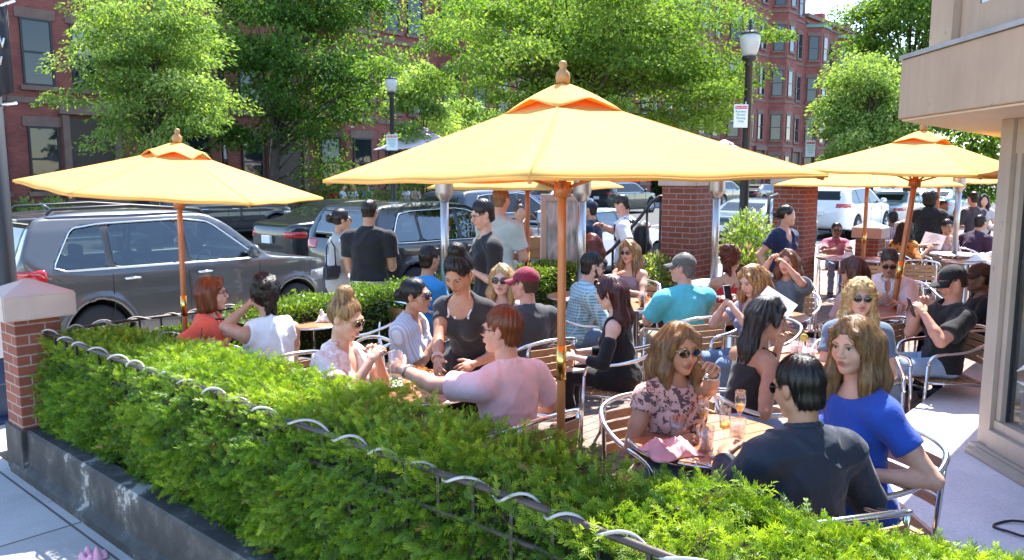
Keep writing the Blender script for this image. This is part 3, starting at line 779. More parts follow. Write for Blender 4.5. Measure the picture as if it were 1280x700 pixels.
# ------------------------------------------------------------------ ground
def ground_mat(name, col, crack=True, scale=1.0, joints=None, rough=.9, spots=.3):
    if name in MATS: return MATS[name]
    m, nt, bs, out = nodes(name); v = coords(nt)
    c = ramp(nt, [(.25, sc(col, .75)), (.5, col), (.75, sc(col, 1.2))], noise(nt, v, .9 * scale, 7, .65))
    c = mixc(nt, .35, c, ramp(nt, [(.3, (.55, .55, .55)), (.7, (1.35, 1.35, 1.35))], noise(nt, v, 90, 3)), 'MULTIPLY')
    if spots:
        vo = N(nt, 'TexVoronoi'); vo.inputs['Scale'].default_value = 3.2; nt.links.new(v, vo.inputs[0])
        c = mixc(nt, spots, c, ramp(nt, [(.05, (.25, .25, .25)), (.085, (1, 1, 1))], vo.outputs['Distance']), 'MULTIPLY')
    if joints:
        b = N(nt, 'TexBrick'); b.inputs['Scale'].default_value = 1; b.inputs['Brick Width'].default_value = joints[0]; b.inputs['Row Height'].default_value = joints[1]
        b.inputs['Mortar Size'].default_value = joints[2]; b.offset = joints[3] if len(joints) > 3 else 0
        b.inputs['Color1'].default_value = (1, 1, 1, 1); b.inputs['Color2'].default_value = (.8, .8, .8, 1); b.inputs['Mortar'].default_value = (.22, .2, .19, 1)
        nt.links.new(v, b.inputs[0]); c = mixc(nt, 1, c, b.outputs[0], 'MULTIPLY')
    nt.links.new(c, bs.inputs['Base Color']); bs.inputs['Roughness'].default_value = rough
    bump(nt, bs, noise(nt, v, 120, 4), .35, .006)
    MATS[name] = m; return m
def slab(name, u0, u1, v0, v1, z0, z1, mat, kind='structure', bev=0):
    b = B(); b.box((u0, v0, z0), (u1, v1, z1), None, bev)
    o = b.done(name, mat); o.rotation_euler = (0, 0, GROT)
    if kind: o['kind'] = kind
    return o
asph = ground_mat('asphalt', (.055, .055, .058), spots=.15)
b = B(); b.face(b._v([(-400, -300, -.088), (400, -300, -.088), (400, 500, -.088), (-400, 500, -.088)])); g = b.done('ground', asph); g['kind'] = 'structure'
conc = ground_mat('sidewalk_concrete', (.40, .385, .37), joints=(1.6, 1.6, .008))
pav = ground_mat('patio_pavers', (.27, .19, .155), joints=(.21, .105, .005, .5), spots=0)
slab('sidewalk', -14, 1.70, -12, 8.2, -.3, 0, conc)
slab('sidewalk', 1.71, 120, 6.5, 8.2, -.3, .0, conc)
slab('patio', 1.84, 60, -8, 6.49, -.3, .002, pav)
slab('kerb', -14, 120, 8.21, 8.36, -.3, .012, ground_mat('kerb_granite', (.34, .33, .33), joints=(1.8, 3, .006)), bev=.012)
slab('sidewalk', -14, 160, 27.2, 31.2, -.3, .0, conc)
slab('kerb', -14, 160, 27.02, 27.19, -.3, .012, MATS['kerb_granite'], bev=.012)
paint = M('road_paint', (.62, .62, .6), .8, 0, .15, 5)
for k in range(16):
    slab('road_marking', -8 + k * 6, -5 + k * 6, 17.4, 17.52, -.086, -.083, paint)
for k in range(9):
    slab('road_marking', 2.6 + k * 5.3, 2.72 + k * 5.3, 8.5, 10.6, -.086, -.083, paint)
# ------------------------------------------------------------------ low planter wall, pillars
def old_paint():
    m, nt, bs, out = nodes('weathered_black_paint'); v = coords(nt)
    f = noise(nt, v, 5.5, 9, .7); g_ = noise(nt, v, 1.1, 3)
    mk = mixc(nt, .45, f, g_)
    c = ramp(nt, [(.40, (.016, .016, .017)), (.50, (.034, .033, .032)), (.565, (.075, .072, .068)), (.585, (.30, .29, .27))], mk)
    nt.links.new(c, bs.inputs['Base Color']); bs.inputs['Roughness'].default_value = .75
    bump(nt, bs, f, .5, .012); return m
OP = old_paint()
def gobj(o): o.rotation_euler = (0, 0, GROT); return o
b = B()
prof = [(1.655, -.02), (1.655, .05), (1.70, .085), (1.705, .30), (1.72, .32), (1.83, .32), (1.84, .30), (1.84, -.02)]
v0, v1 = -3.0, 6.02
A_ = b._v([(x, v0, z) for x, z in prof]); C_ = b._v([(x, v1, z) for x, z in prof])
for i in range(len(prof)): b.face([A_[i], A_[(i + 1) % len(prof)], C_[(i + 1) % len(prof)], C_[i]])
b.face(A_[::-1]); b.face(C_)
tag(gobj(b.done('planter_wall', OP)), 'low concrete planter wall with peeling black paint below the front hedge', 'wall')
soil = M('soil', (.022, .018, .014), 1, 0, .5, 25, .8, 80)
s_ = slab('planting_bed', 1.845, 2.40, -3, 6.0, .003, .24, soil)
RED1, RED2, MORT = (.25, .072, .038), (.17, .048, .03), (.30, .235, .21)
brk = brick_mat('pillar_brick', RED1, RED2, MORT)
stone = M('cap_stone', (.46, .37, .32), .85, 0, .16, 4, .5, 60)
def pillar(u, v, w, h, capw, caph, label, pyr=.1, base=None, z0=0, over=0):
    p = G(u, v); root = empty('brick_pillar', (p.x, p.y, 0), GROT, label, 'pillar', 'brick pillars of the patio')
    b = B(); b.box((-w / 2, -w / 2, z0), (w / 2, w / 2, h), None, .006); b.done('shaft', brk, root)
    b = B(); c = capw / 2
    P_ = b._v([(-c, -c, h), (c, -c, h), (c, c, h), (-c, c, h)]); Q_ = b._v([(-c, -c, h + caph), (c, -c, h + caph), (c, c, h + caph), (-c, c, h + caph)])
    b.face(P_[::-1])
    for i in range(4): b.face([P_[i], P_[(i + 1) % 4], Q_[(i + 1) % 4], Q_[i]])
    t = b.bm.verts.new((0, 0, h + caph + pyr))
    for i in range(4): b.face([Q_[i], Q_[(i + 1) % 4], t])
    bmesh.ops.bevel(b.bm, geom=b.bm.edges[:], offset=.008, segments=2, affect='EDGES')
    b.done('capstone', stone, root)
    if base: b = B(); b.box((-w / 2 - .02, -w / 2 - .02, 0), (w / 2 + .02, w / 2 + .02, base), None, .01); b.done('plinth', OP, root)
    return root
pillar(1.83, 5.96, .28, 1.06, .44, .16, 'short brick pillar with pyramid stone cap at the hedge corner beside the grey suv', .095, z0=.3, base=.32)
p1 = at_y(860, 235, 10.0); 
def uv(p): return p.x * UX + p.y * UY, -p.x * UY + p.y * UX
u_, v_ = uv(p1); pillar(u_, v_, .46, 1.86, .54, .16, 'tall brick pillar behind the man in the turquoise shirt', .03)
u_, v_ = uv(at_y(995, 235, 12.4)); pillar(u_, v_, .50, 1.84, .58, .2, 'tall brick pillar behind the standing woman in the navy top', .03)
for px, py, yy, nm in ((1089, 283, 13.0, 'white capped low pillar left of the leaning umbrella pole'), (1140, 276, 14.2, 'white capped low pillar beside the person in the black hoodie')):
    u_, v_ = uv(at_y(px, py, yy)); pillar(u_, v_, .36, .98, .46, .17, nm, .11)
# ------------------------------------------------------------------ iron railing with rope light
iron = M('black_iron', (.018, .018, .02), .42, 0, .3, 20, .2, 90)
rust = M('worn_iron', (.05, .04, .036), .5, .3, .4, 7, .3, 60)
rope = M('rope_light', (.40, .40, .39), .4, 0, .35, 9, .3, 40)
def railing(name, axis, c, a0, a1, label, z1=.95, z2=.80, helix=True, gap=.17, clear=None):
    root = empty(name, (0, 0, 0), GROT, label, 'railing')
    Q = (lambda a, o, z: (c + o, a, z)) if axis == 'v' else (lambda a, o, z: (a, c + o, z))
    for z, r, nm in ((z1, .0135, 'top_rail'), (z2, .011, 'lower_rail')):
        b = B(); n = 24; b.tube([Q(a0 + (a1 - a0) * i / n, .004 * math.sin(i * 1.7), z + .006 * math.sin(i * .9)) for i in range(n + 1)], r, 8); b.done(nm, rust, root)
    n = int((a1 - a0) / gap)
    b = B()
    for i in range(n + 1):
        a = a0 + (a1 - a0) * i / n; b.cbox(Q(a, 0, (z1 + .25) / 2), (.014, .014, z1 - .26))
    o = b.done('balusters', iron, root); o['kind'] = 'stuff'
    if helix:
        b = B(); L = a1 - a0; turns = L / .24; n = int(turns * 14); pts = []
        for i in range(n + 1):
            t = i / n; ph = t * turns * 2 * math.pi + 1.5 * math.sin(t * 17) + .9 * math.sin(t * 41); rr = .020 + .005 * math.sin(t * 40) + .004 * math.sin(t * 97)
            pts.append(Q(a0 + L * t, rr * math.cos(ph), z1 + rr * math.sin(ph) + .004))
        b.tube(pts, .0058, 6); b.done('rope_light', rope, root)
    return root
railing('iron_railing', 'v', 1.865, -.6, 5.80, 'black iron railing wrapped in rope light along the front hedge', z1=.95, z2=.81)
railing('iron_railing', 'u', 6.33, 2.2, 8.0, 'black iron railing wrapped in rope light on the street side of the back hedge', z1=.86, z2=.72)
# ------------------------------------------------------------------ foliage
def place_many(base_v, base_f, pos, rot, scl, tint):
    """copies of a small mesh: base (n,3) quads (m,4); pos (K,3) rot (K,3,3) scl (K,)"""
    K = len(pos); n = len(base_v)
    V = np.einsum('kij,nj->kni', rot, base_v) * scl[:, None, None] + pos[:, None, :]
    Fq = (base_f[None] + (np.arange(K) * n)[:, None, None]).reshape(-1, base_f.shape[1])
    return V.reshape(-1, 3), Fq, np.repeat(tint, n)
def frames(d, roll):
    """rotation matrices whose Y axis is d, rolled at random"""
    d = d / np.linalg.norm(d, axis=1, keepdims=True)
    a = np.where(np.abs(d[:, 2:3]) < .9, np.array([[0, 0, 1.]]), np.array([[1., 0, 0]]))
    x = np.cross(d, a); x /= np.linalg.norm(x, axis=1, keepdims=True); z = np.cross(x, d)
    c, s = np.cos(roll)[:, None], np.sin(roll)[:, None]
    x2 = x * c + z * s; z2 = -x * s + z * c
    return np.stack([x2, d, z2], 2)
def sprig(nn=9, L=.052):
    V, Fq = [], []
    def q(a, b_, c, d): i = len(V); V.extend([a, b_, c, d]); Fq.append((i, i + 1, i + 2, i + 3))
    q((-.0012, 0, 0), (.0012, 0, 0), (.0008, L, 0), (-.0008, L, 0))
    for i in range(nn):
        t = (i + .5) / nn; y = t * L; l = .0185 * (1 - .35 * t) * (.6 + .4 * min(1, t * 4))
        for s in (-1, 1):
            a = 1.2 - .75 * t; dx, dy = math.sin(a) * s, math.cos(a); w = .0016; dz = .5 * ((i * 7) % 3 - 1) + .15
            px_, py_ = -dy * w * s, dx * w * s; mx, my, mz = dx * l * .55, y + dy * l * .55, dz * l * .3
            q((0, y, 0), (mx + px_, my + py_, mz), (dx * l, y + dy * l, dz * l * .75), (mx - px_, my - py_, mz))
    return np.array(V), np.array(Fq)
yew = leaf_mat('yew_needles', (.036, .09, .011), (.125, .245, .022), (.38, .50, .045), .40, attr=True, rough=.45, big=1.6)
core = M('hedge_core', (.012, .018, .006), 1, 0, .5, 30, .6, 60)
bark = M('tree_bark', (.075, .06, .048), .95, 0, .4, 9, .9, 30)
def hedge_front():
    root = empty('hedge', (0, 0, 0), 0, 'clipped yew hedge filling the foreground between the black rail and the diners', 'hedge')
    u0, u1, va, vb, z0, z1 = 1.885, 2.32, -.65, 5.80, .30, .93
    b = B(); b.box((u0 + .02, va, z0), (u1, 4.3, z1 - .06)); b.box((u0 + .02, 4.301, z0), (u1, vb, z1 - .13)); gobj(b.done('dark_core', core, root))  # opaque filler block, its dark colour stands in for shade between sprigs
    rng = np.random.default_rng(3); P_, D_, T_ = [], [], []
    # front face
    def lump(a, b_): return .5 * np.sin(a * 2.1 + 1.3 * np.sin(b_ * 3.1)) + .5 * np.sin(a * 4.7 + b_ * 3.3)
    low = lambda v: np.where(v > 4.2, -.07 * np.clip((v - 4.2) / .7, 0, 1), 0)
    n = 13500; vv = rng.uniform(va, vb, n); q_ = rng.random(n); q_ = np.where((q_ > .9) & (rng.random(n) < .35), q_ * .86, q_); zz = z0 - .06 + (z1 - z0 + .04) * q_
    cl = lump(vv * 3.1, zz * 5.0); bul = .035 * lump(vv, zz) + .022 * cl + .075 * np.sin((zz - z0) / (z1 - z0) * 3.0).clip(0, 1)
    uu = u0 - bul - rng.uniform(-.06, .04, n)
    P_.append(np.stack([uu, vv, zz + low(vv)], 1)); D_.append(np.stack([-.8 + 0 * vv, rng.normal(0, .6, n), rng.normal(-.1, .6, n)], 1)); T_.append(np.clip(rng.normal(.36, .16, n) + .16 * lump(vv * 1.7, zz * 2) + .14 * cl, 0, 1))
    # top
    n = 13500; vv = rng.uniform(va, vb, n); uu = rng.uniform(u0 - .05, u1 + .06, n); cl = lump(vv * 3.3, uu * 6.1)
    zz = z1 + .02 * lump(vv * 1.6, uu * 2.4) + .02 * cl + rng.uniform(-.05, .04, n) + np.where(uu < u0 + .06, -.004, .025) - .03 * np.clip((1.7 - vv) / .6, 0, 1) + low(vv)
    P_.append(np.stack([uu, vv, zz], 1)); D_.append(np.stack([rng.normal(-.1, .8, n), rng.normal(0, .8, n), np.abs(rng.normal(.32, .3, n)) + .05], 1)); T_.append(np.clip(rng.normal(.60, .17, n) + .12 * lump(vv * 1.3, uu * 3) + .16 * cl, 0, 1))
    # inner face
    n = 3000; vv = rng.uniform(va, vb, n); zz = rng.uniform(.5, z1, n); uu = u1 + rng.uniform(-.03, .05, n)
    P_.append(np.stack([uu, vv, zz + low(vv)], 1)); D_.append(np.stack([1 + 0 * vv, rng.normal(0, .5, n), rng.normal(.3, .5, n)], 1)); T_.append(np.clip(rng.normal(.5, .2, n), 0, 1))
    # young tips standing out of the top
    n = 700; vv = rng.uniform(va, vb, n); uu = rng.uniform(u0 + .05, u1 + .05, n); zz = z1 + rng.uniform(.02, .065, n) + low(vv) - .05 * np.clip((1.7 - vv) / .6, 0, 1)
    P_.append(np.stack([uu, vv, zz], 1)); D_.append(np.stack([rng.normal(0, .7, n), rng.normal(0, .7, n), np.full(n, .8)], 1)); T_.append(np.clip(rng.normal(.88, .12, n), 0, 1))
    # the bushier end towards the house
    n = 5000; vv = rng.uniform(-.3, 1.1, n); f = rng.random(n); uu = u1 + f * .30 * (1 - ((vv - .30) / .75) ** 2).clip(.02, 1); cl = lump(vv * 3.3, uu * 6.1); zz = z1 - .02 - .14 * f ** 2 + rng.uniform(-.04, .04, n) + .02 * lump(vv * 2, uu * 3) + .02 * cl
    P_.append(np.stack([uu, vv, zz], 1)); D_.append(np.stack([rng.normal(.3, .7, n), rng.normal(0, .7, n), np.abs(rng.normal(.35, .3, n)) + .1], 1)); T_.append(np.clip(rng.normal(.68, .17, n) + .15 * cl, 0, 1))
    P_, D_, T_ = map(np.concatenate, (P_, D_, T_))
    gap = lump(P_[:, 1] * 4.3 + P_[:, 0] * 2, P_[:, 2] * 7.1 + P_[:, 0] * 5); keep = (gap > -.62) | (rng.random(len(P_)) < .35); P_, D_, T_ = P_[keep], D_[keep], T_[keep]; K = len(P_)
    rotm = np.array([[UX, -UY, 0], [UY, UX, 0], [0, 0, 1]])
    bv, bf = sprig()
    V, Fq, tt = place_many(bv, bf, P_ @ rotm.T, frames(D_ @ rotm.T, rng.uniform(0, 6.28, K) * .35 + rng.choice([0, 3.14], K)), rng.uniform(.75, 1.35, K), T_)
    # lighter growth towards each tip
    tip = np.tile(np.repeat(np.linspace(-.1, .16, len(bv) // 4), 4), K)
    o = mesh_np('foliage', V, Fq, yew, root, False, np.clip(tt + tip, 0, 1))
    dry = leaf_mat('dry_needles', (.10, .05, .02), (.20, .11, .04), (.30, .19, .07), .2, attr=True)
    dead = (lump(P_[:, 1] * 1.7 + 4, P_[:, 2] * 2.3 + P_[:, 0] * 3) > .55) & (rng.random(K) < .10) | (rng.random(K) < .006); k = int(dead.sum())
    V, Fq, tt = place_many(bv, bf, (P_[dead] + rng.normal(0, .012, (k, 3))) @ rotm.T, frames(D_[dead] @ rotm.T, rng.uniform(0, 6.28, k)), rng.uniform(.6, 1.1, k), rng.random(k)); mesh_np('dry_foliage', V, Fq, dry, root, False, tt)
    b = B()
    for i in rng.integers(0, K, 260):
        p = Vector(P_[i] @ rotm.T); d = Vector(D_[i] @ rotm.T).normalized(); q = p - d * .12; m_ = p.lerp(q, .5) + Vector(rng.normal(0, .012, 3)); b.tube([q, m_, p + d * rng.uniform(.0, .05)], [.004, .003, .0012], 5)
    tw = b.done('twigs', bark, root); tw['kind'] = 'stuff'
hedge_front()
LEAF_V = np.array([(0, 0, 0), (.5, .35, .06), (0, 1, -.08), (-.5, .35, .06)], float)
LEAF_F = np.array([(0, 1, 2, 3)])
def leaves(name, P_, D_, size, tint, mat, parent, rng, asp=.55):
    K = len(P_); bv = LEAF_V * np.array([asp, 1, 1])
    V, Fq, tt = place_many(bv, LEAF_F, P_, frames(D_, rng.uniform(0, 6.28, K)), size, tint)
    return mesh_np(name, V, Fq, mat, parent, False, tt)
privet = leaf_mat('privet_leaf', (.03, .07, .012), (.10, .20, .025), (.26, .36, .06), .3, attr=True, big=2)
def hedge_back():
    root = empty('hedge', (0, 0, 0), 0, 'bright leafy hedge behind the tables separating the patio from the street', 'hedge')
    rng = np.random.default_rng(5); u0, u1, va, vb, z0, z1 = 2.15, 8.0, 5.80, 6.26, .1, .86
    b = B(); b.box((u0, va + .03, z0), (3.3, vb - .03, z1 - .17)); b.box((3.301, va + .03, z0), (u1, vb - .03, z1 - .05)); gobj(b.done('dark_core', core, root))  # filler block again, shade behind the leaves is put into its dark colour
    n = 30000; k = rng.integers(0, 3, n); uu = rng.uniform(u0, u1, n); vv = rng.uniform(va, vb, n); zz = rng.uniform(z0, z1, n)
    lum = .03 * np.sin(uu * 5 + zz * 4) + .025 * np.sin(uu * 11)
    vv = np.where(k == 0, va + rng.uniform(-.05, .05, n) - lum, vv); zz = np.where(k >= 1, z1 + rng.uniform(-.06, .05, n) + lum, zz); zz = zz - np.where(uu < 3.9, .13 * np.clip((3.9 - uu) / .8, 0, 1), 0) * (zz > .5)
    D_ = np.stack([rng.normal(0, .7, n), np.where(k == 0, -1., 0) + rng.normal(0, .6, n), np.where(k >= 1, .7, .25) + rng.normal(0, .4, n)], 1)
    P_ = np.stack([uu, vv, zz], 1); rotm = np.array([[UX, -UY, 0], [UY, UX, 0], [0, 0, 1]])
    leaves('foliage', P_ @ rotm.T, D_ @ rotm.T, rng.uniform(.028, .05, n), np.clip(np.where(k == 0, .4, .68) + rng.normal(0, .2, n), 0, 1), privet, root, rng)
hedge_back()
def tree(label, base, h, crown_c, crown_r, n_clump, n_leaf, size, mat, seed, flat=.45, clump_r=.55, trunk_r=.14, name='street_tree', ragged=.35, limbs=9, fork=.35, hollow=.45, trop=None):
    """trunk and limbs that reach the leaf clumps; leaves sit in flat drooping clumps spread through the crown"""
    rng = np.random.default_rng(seed); root = empty(name, base, 0, label, 'tree', 'street trees')
    base = Vector(base); cc = Vector(crown_c) - base; cr = np.array(crown_r)
    d = rng.normal(size=(n_clump, 3)); d /= np.linalg.norm(d, axis=1, keepdims=True)
    rad = (hollow + (1 - hollow) * rng.random(n_clump) ** .6) * (1 + ragged * (rng.random(n_clump) - .5) * 1.4)
    C = np.array(cc) + d * rad[:, None] * cr
    if trop is not None: C = C[C[:, 2] > trop]; n_clump = len(C)
    # trunk and limbs
    b = B(); f0 = Vector((0, 0, max(.6, cc.z * fork)))
    jig = lambda s: Vector(rng.normal(0, s, 3))
    top = cc + Vector((0, 0, cr[2] * .45))
    tp = [Vector((0, 0, -.1)), Vector((0, 0, f0.z * .5)) + jig(.04), f0] + [f0.lerp(top, t) + jig(.12) * (cr[0] / 3) for t in (.33, .66, 1)]
    b.tube(tp, [trunk_r * 1.35, trunk_r, trunk_r * .85, trunk_r * .6, trunk_r * .38, trunk_r * .15], 10)
    spine = tp[2:]
    nl = min(n_clump, limbs * 5)
    for i, c in enumerate(C[:nl]):
        c = Vector(c); t = min(.95, max(0, (c.z - f0.z) / max(.1, (top.z - f0.z)) * .6 - .12)); j = t * (len(spine) - 1); k = int(j); st = spine[k].lerp(spine[min(k + 1, len(spine) - 1)], j - k)
        mid = st.lerp(c, .5) + Vector((0, 0, .12 * (c - st).length)) + jig(.1)
        r0 = trunk_r * (.42 if i < limbs else .2) * (1 - .5 * t)
        b.tube([st, st.lerp(mid, .5) + jig(.06), mid, mid.lerp(c, .6) + jig(.05), c], [r0, r0 * .8, r0 * .6, r0 * .35, r0 * .12], 6)
    b.done('trunk', bark, root)
    # leaves
    per = n_leaf // n_clump; K = per * n_clump
    cs = (clump_r * rng.uniform(.55, 1.35, n_clump))
    o = rng.normal(size=(n_clump, per, 3)); o /= np.linalg.norm(o, axis=2, keepdims=True); o *= (rng.random((n_clump, per, 1)) ** .45)
    rr = np.sqrt(o[..., 0] ** 2 + o[..., 1] ** 2)
    o[..., 2] = o[..., 2] * flat - .35 * rr ** 2
    P_ = C[:, None, :] + o * cs[:, None, None]
    D_ = o * np.array([1, 1, .2]) + rng.normal(0, .45, o.shape) + np.array([0, 0, -.45])
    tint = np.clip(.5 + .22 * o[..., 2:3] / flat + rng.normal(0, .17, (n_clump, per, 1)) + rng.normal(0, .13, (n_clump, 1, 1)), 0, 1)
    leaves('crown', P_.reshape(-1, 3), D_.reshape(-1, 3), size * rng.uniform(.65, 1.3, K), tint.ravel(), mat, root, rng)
    return root
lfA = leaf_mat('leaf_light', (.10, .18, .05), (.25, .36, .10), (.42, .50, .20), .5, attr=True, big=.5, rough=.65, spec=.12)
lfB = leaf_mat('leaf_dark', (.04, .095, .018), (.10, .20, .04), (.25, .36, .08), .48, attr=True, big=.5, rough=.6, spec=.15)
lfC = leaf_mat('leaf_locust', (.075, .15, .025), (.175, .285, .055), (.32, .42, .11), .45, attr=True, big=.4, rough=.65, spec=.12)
def tbase(px, y, z=0): p = at_y(px, 300, y); return (p.x, p.y, z)
def tcrown(px, py, y): return at_y(px, py, y)
def add_tree(label, tpx, y, cpx, cpy, rx, rz_, **k):
    c = tcrown(cpx, cpy, y); s_ = y / F
    return tree(label, tbase(tpx, y, STREET if k.pop('st', 0) else 0), c.z, (c.x, c.y, c.z), (rx * s_, rx * s_ * .85, rz_ * s_), **k)
add_tree('pale green feathery tree in front of the left brick house', 195, 21, 188, 85, 88, 125, n_clump=105, n_leaf=34000, size=.105, mat=lfA, seed=11, clump_r=.72, trunk_r=.13, flat=.34, ragged=.45, hollow=.3)
add_tree('big dark green tree behind the left umbrella', 345, 30, 362, 40, 128, 165, n_clump=105, n_leaf=35000, size=.165, mat=lfB, seed=12, clump_r=1.15, trunk_r=.22, fork=.25, hollow=.25)
add_tree('wide bright green locust tree behind the large centre umbrella', 714, 14.6, 735, 62, 198, 118, n_clump=190, n_leaf=84000, size=.072, mat=lfC, seed=13, clump_r=.60, trunk_r=.13, flat=.32, ragged=.5, fork=.62, limbs=22, hollow=.3, trop=2.35)
add_tree('small young tree beside the lamp post, left of the centre umbrella', 530, 24, 527, 150, 40, 75, n_clump=46, n_leaf=9000, size=.13, mat=lfA, seed=14, clump_r=.48, trunk_r=.06, flat=.4)
add_tree('leafy low tree between the young tree and the centre umbrella', 600, 27, 590, 165, 62, 45, n_clump=46, n_leaf=10000, size=.15, mat=lfA, seed=21, clump_r=.62, trunk_r=.08, flat=.4)
add_tree('large bright tree at the right partly hidden by the tan building', 1130, 36, 1138, 50, 80, 110, n_clump=100, n_leaf=42000, size=.17, mat=lfC, seed=15, clump_r=1.1, trunk_r=.2)
add_tree('rounded yellow-green tree behind the far lamp post', 1085, 31, 1085, 152, 50, 70, n_clump=80, n_leaf=36000, size=.13, mat=lfA, seed=16, clump_r=.8, trunk_r=.12)
add_tree('tree seen under the tan roof overhang at the right edge', 1210, 40, 1215, 190, 60, 60, n_clump=50, n_leaf=9000, size=.26, mat=lfC, seed=17, clump_r=1.1, trunk_r=.15)
add_tree('low dark tree far up the street', 820, 60, 815, 215, 40, 32, n_clump=40, n_leaf=7000, size=.4, mat=lfB, seed=18, clump_r=1.2, trunk_r=.15)
# shrubs at the foot of the houses and flower planters
def shrub(name, label, c, r, n, size, mat, seed, cat='shrub'):
    rng = np.random.default_rng(seed); root = empty(name, c, 0, label, cat)
    o = rng.normal(size=(n, 3)); o /= np.linalg.norm(o, axis=1, keepdims=True); o *= rng.random((n, 1)) ** .35
    o[:, 2] = np.abs(o[:, 2]); P_ = o * np.array(r) * (1 + .18 * np.sin(o[:, :1] * 9 + o[:, 1:2] * 7))
    b = B()
    for i in range(12): b.tube([(0, 0, 0), tuple(P_[i] * .5), tuple(P_[i])], [.012, .008, .003], 5)
    b.done('stem', bark, root)
    leaves('foliage', P_, o + rng.normal(0, .5, o.shape) + np.array([0, 0, .4]), size * rng.uniform(.6, 1.3, n), np.clip(.45 + .3 * o[:, 2] + rng.normal(0, .2, n), 0, 1), mat, root, rng)
    return root
for i, (px, y, r, nm) in enumerate(((60, 27.4, 1.1, 'dark clipped shrub at the foot of the left house'), (210, 29, 1.2, 'round shrub behind the left umbrella finial'), (300, 31, 1.4, 'dense shrub under the big dark tree'), (432, 34, 1.6, 'shrub by the house steps under the big dark tree'), (520, 39, 1.5, 'shrub beyond the dark parked suv'), (905, 62, 2, 'shrub in front of the far brick houses'))):
    p = at_y(px, 300, y); shrub('shrub', nm, (p.x, p.y, 0), (r * 1.4, r, r), 3200, .16, lfB if i % 2 else lfA, 40 + i)
# ------------------------------------------------------------------ brick row houses
hb1 = brick_mat('house_brick', (.30, .082, .062), (.22, .062, .05), (.22, .10, .08), bw=.22, bh=.075, mort=.008, bmp=.3, dirt=.5)
brown = M('brownstone', (.20, .125, .10), .9, 0, .22, 3, .4, 40)
frame = M('window_frame_black', (.014, .016, .02), .45, 0, 0)
copper = M('copper_trim', (.15, .28, .24), .7, 0, .2, 4)
def winglass(name='window_glass', col=(.015, .02, .026)):
    m, nt, bs, out = nodes(name); bs.inputs['Base Color'].default_value = (*col, 1); bs.inputs['Roughness'].default_value = .03
    bs.inputs['Specular IOR Level'].default_value = .6; bs.inputs['IOR'].default_value = 1.5
    bump(nt, bs, noise(nt, coords(nt), 1.3, 2), .12, .03); return m
WG = winglass(); blind = M('window_blind', (.42, .43, .41), .6, 0, .1, 3); roofm = M('roof_tar', (.05, .05, .05), .9); doorm = M('front_door', (.035, .02, .014), .4)
def window(parent, x, z, w, h, y, ang=0, n=0, open_=0):
    """window in a wall that faces local -Y; (x, y) is the wall point, ang turns it about z"""
    Mx = Matrix.Translation((x, y, z)) @ Matrix.Rotation(ang, 4, 'Z')
    b = B(); t = .07
    for lo, hi in (((-w / 2, -.07, 0), (-w / 2 + t, .01, h)), ((w / 2 - t, -.07, 0), (w / 2, .01, h)), ((-w / 2 + t, -.07, 0), (w / 2 - t, .01, t)), ((-w / 2 + t, -.07, h - t), (w / 2 - t, .01, h)), ((-w / 2 + t, -.06, h / 2 - .035), (w / 2 - t, .01, h / 2 + .035))): b.box(lo, hi, Mx)
    f = b.done('window', frame, parent)
    b = B(); b.box((-w / 2 + t, -.035, t), (w / 2 - t, -.02, h - t), Mx)
    if n % 5 == 0: b.mi = 1; b.box((-w / 2 + t + .01, -.045, h * .54), (w / 2 - t - .01, -.037, h - t), Mx)
    b.done('pane', [WG, blind], f)
    b = B(); b.box((-w / 2 - .12, -.12, -.16), (w / 2 + .12, .05, -.001), Mx); b.done('sill', brown, f)
    b = B(); b.box((-w / 2 - .14, -.05, h + .002), (w / 2 + .14, .05, h + .34), Mx); b.done('lintel', brown, f)
    return f
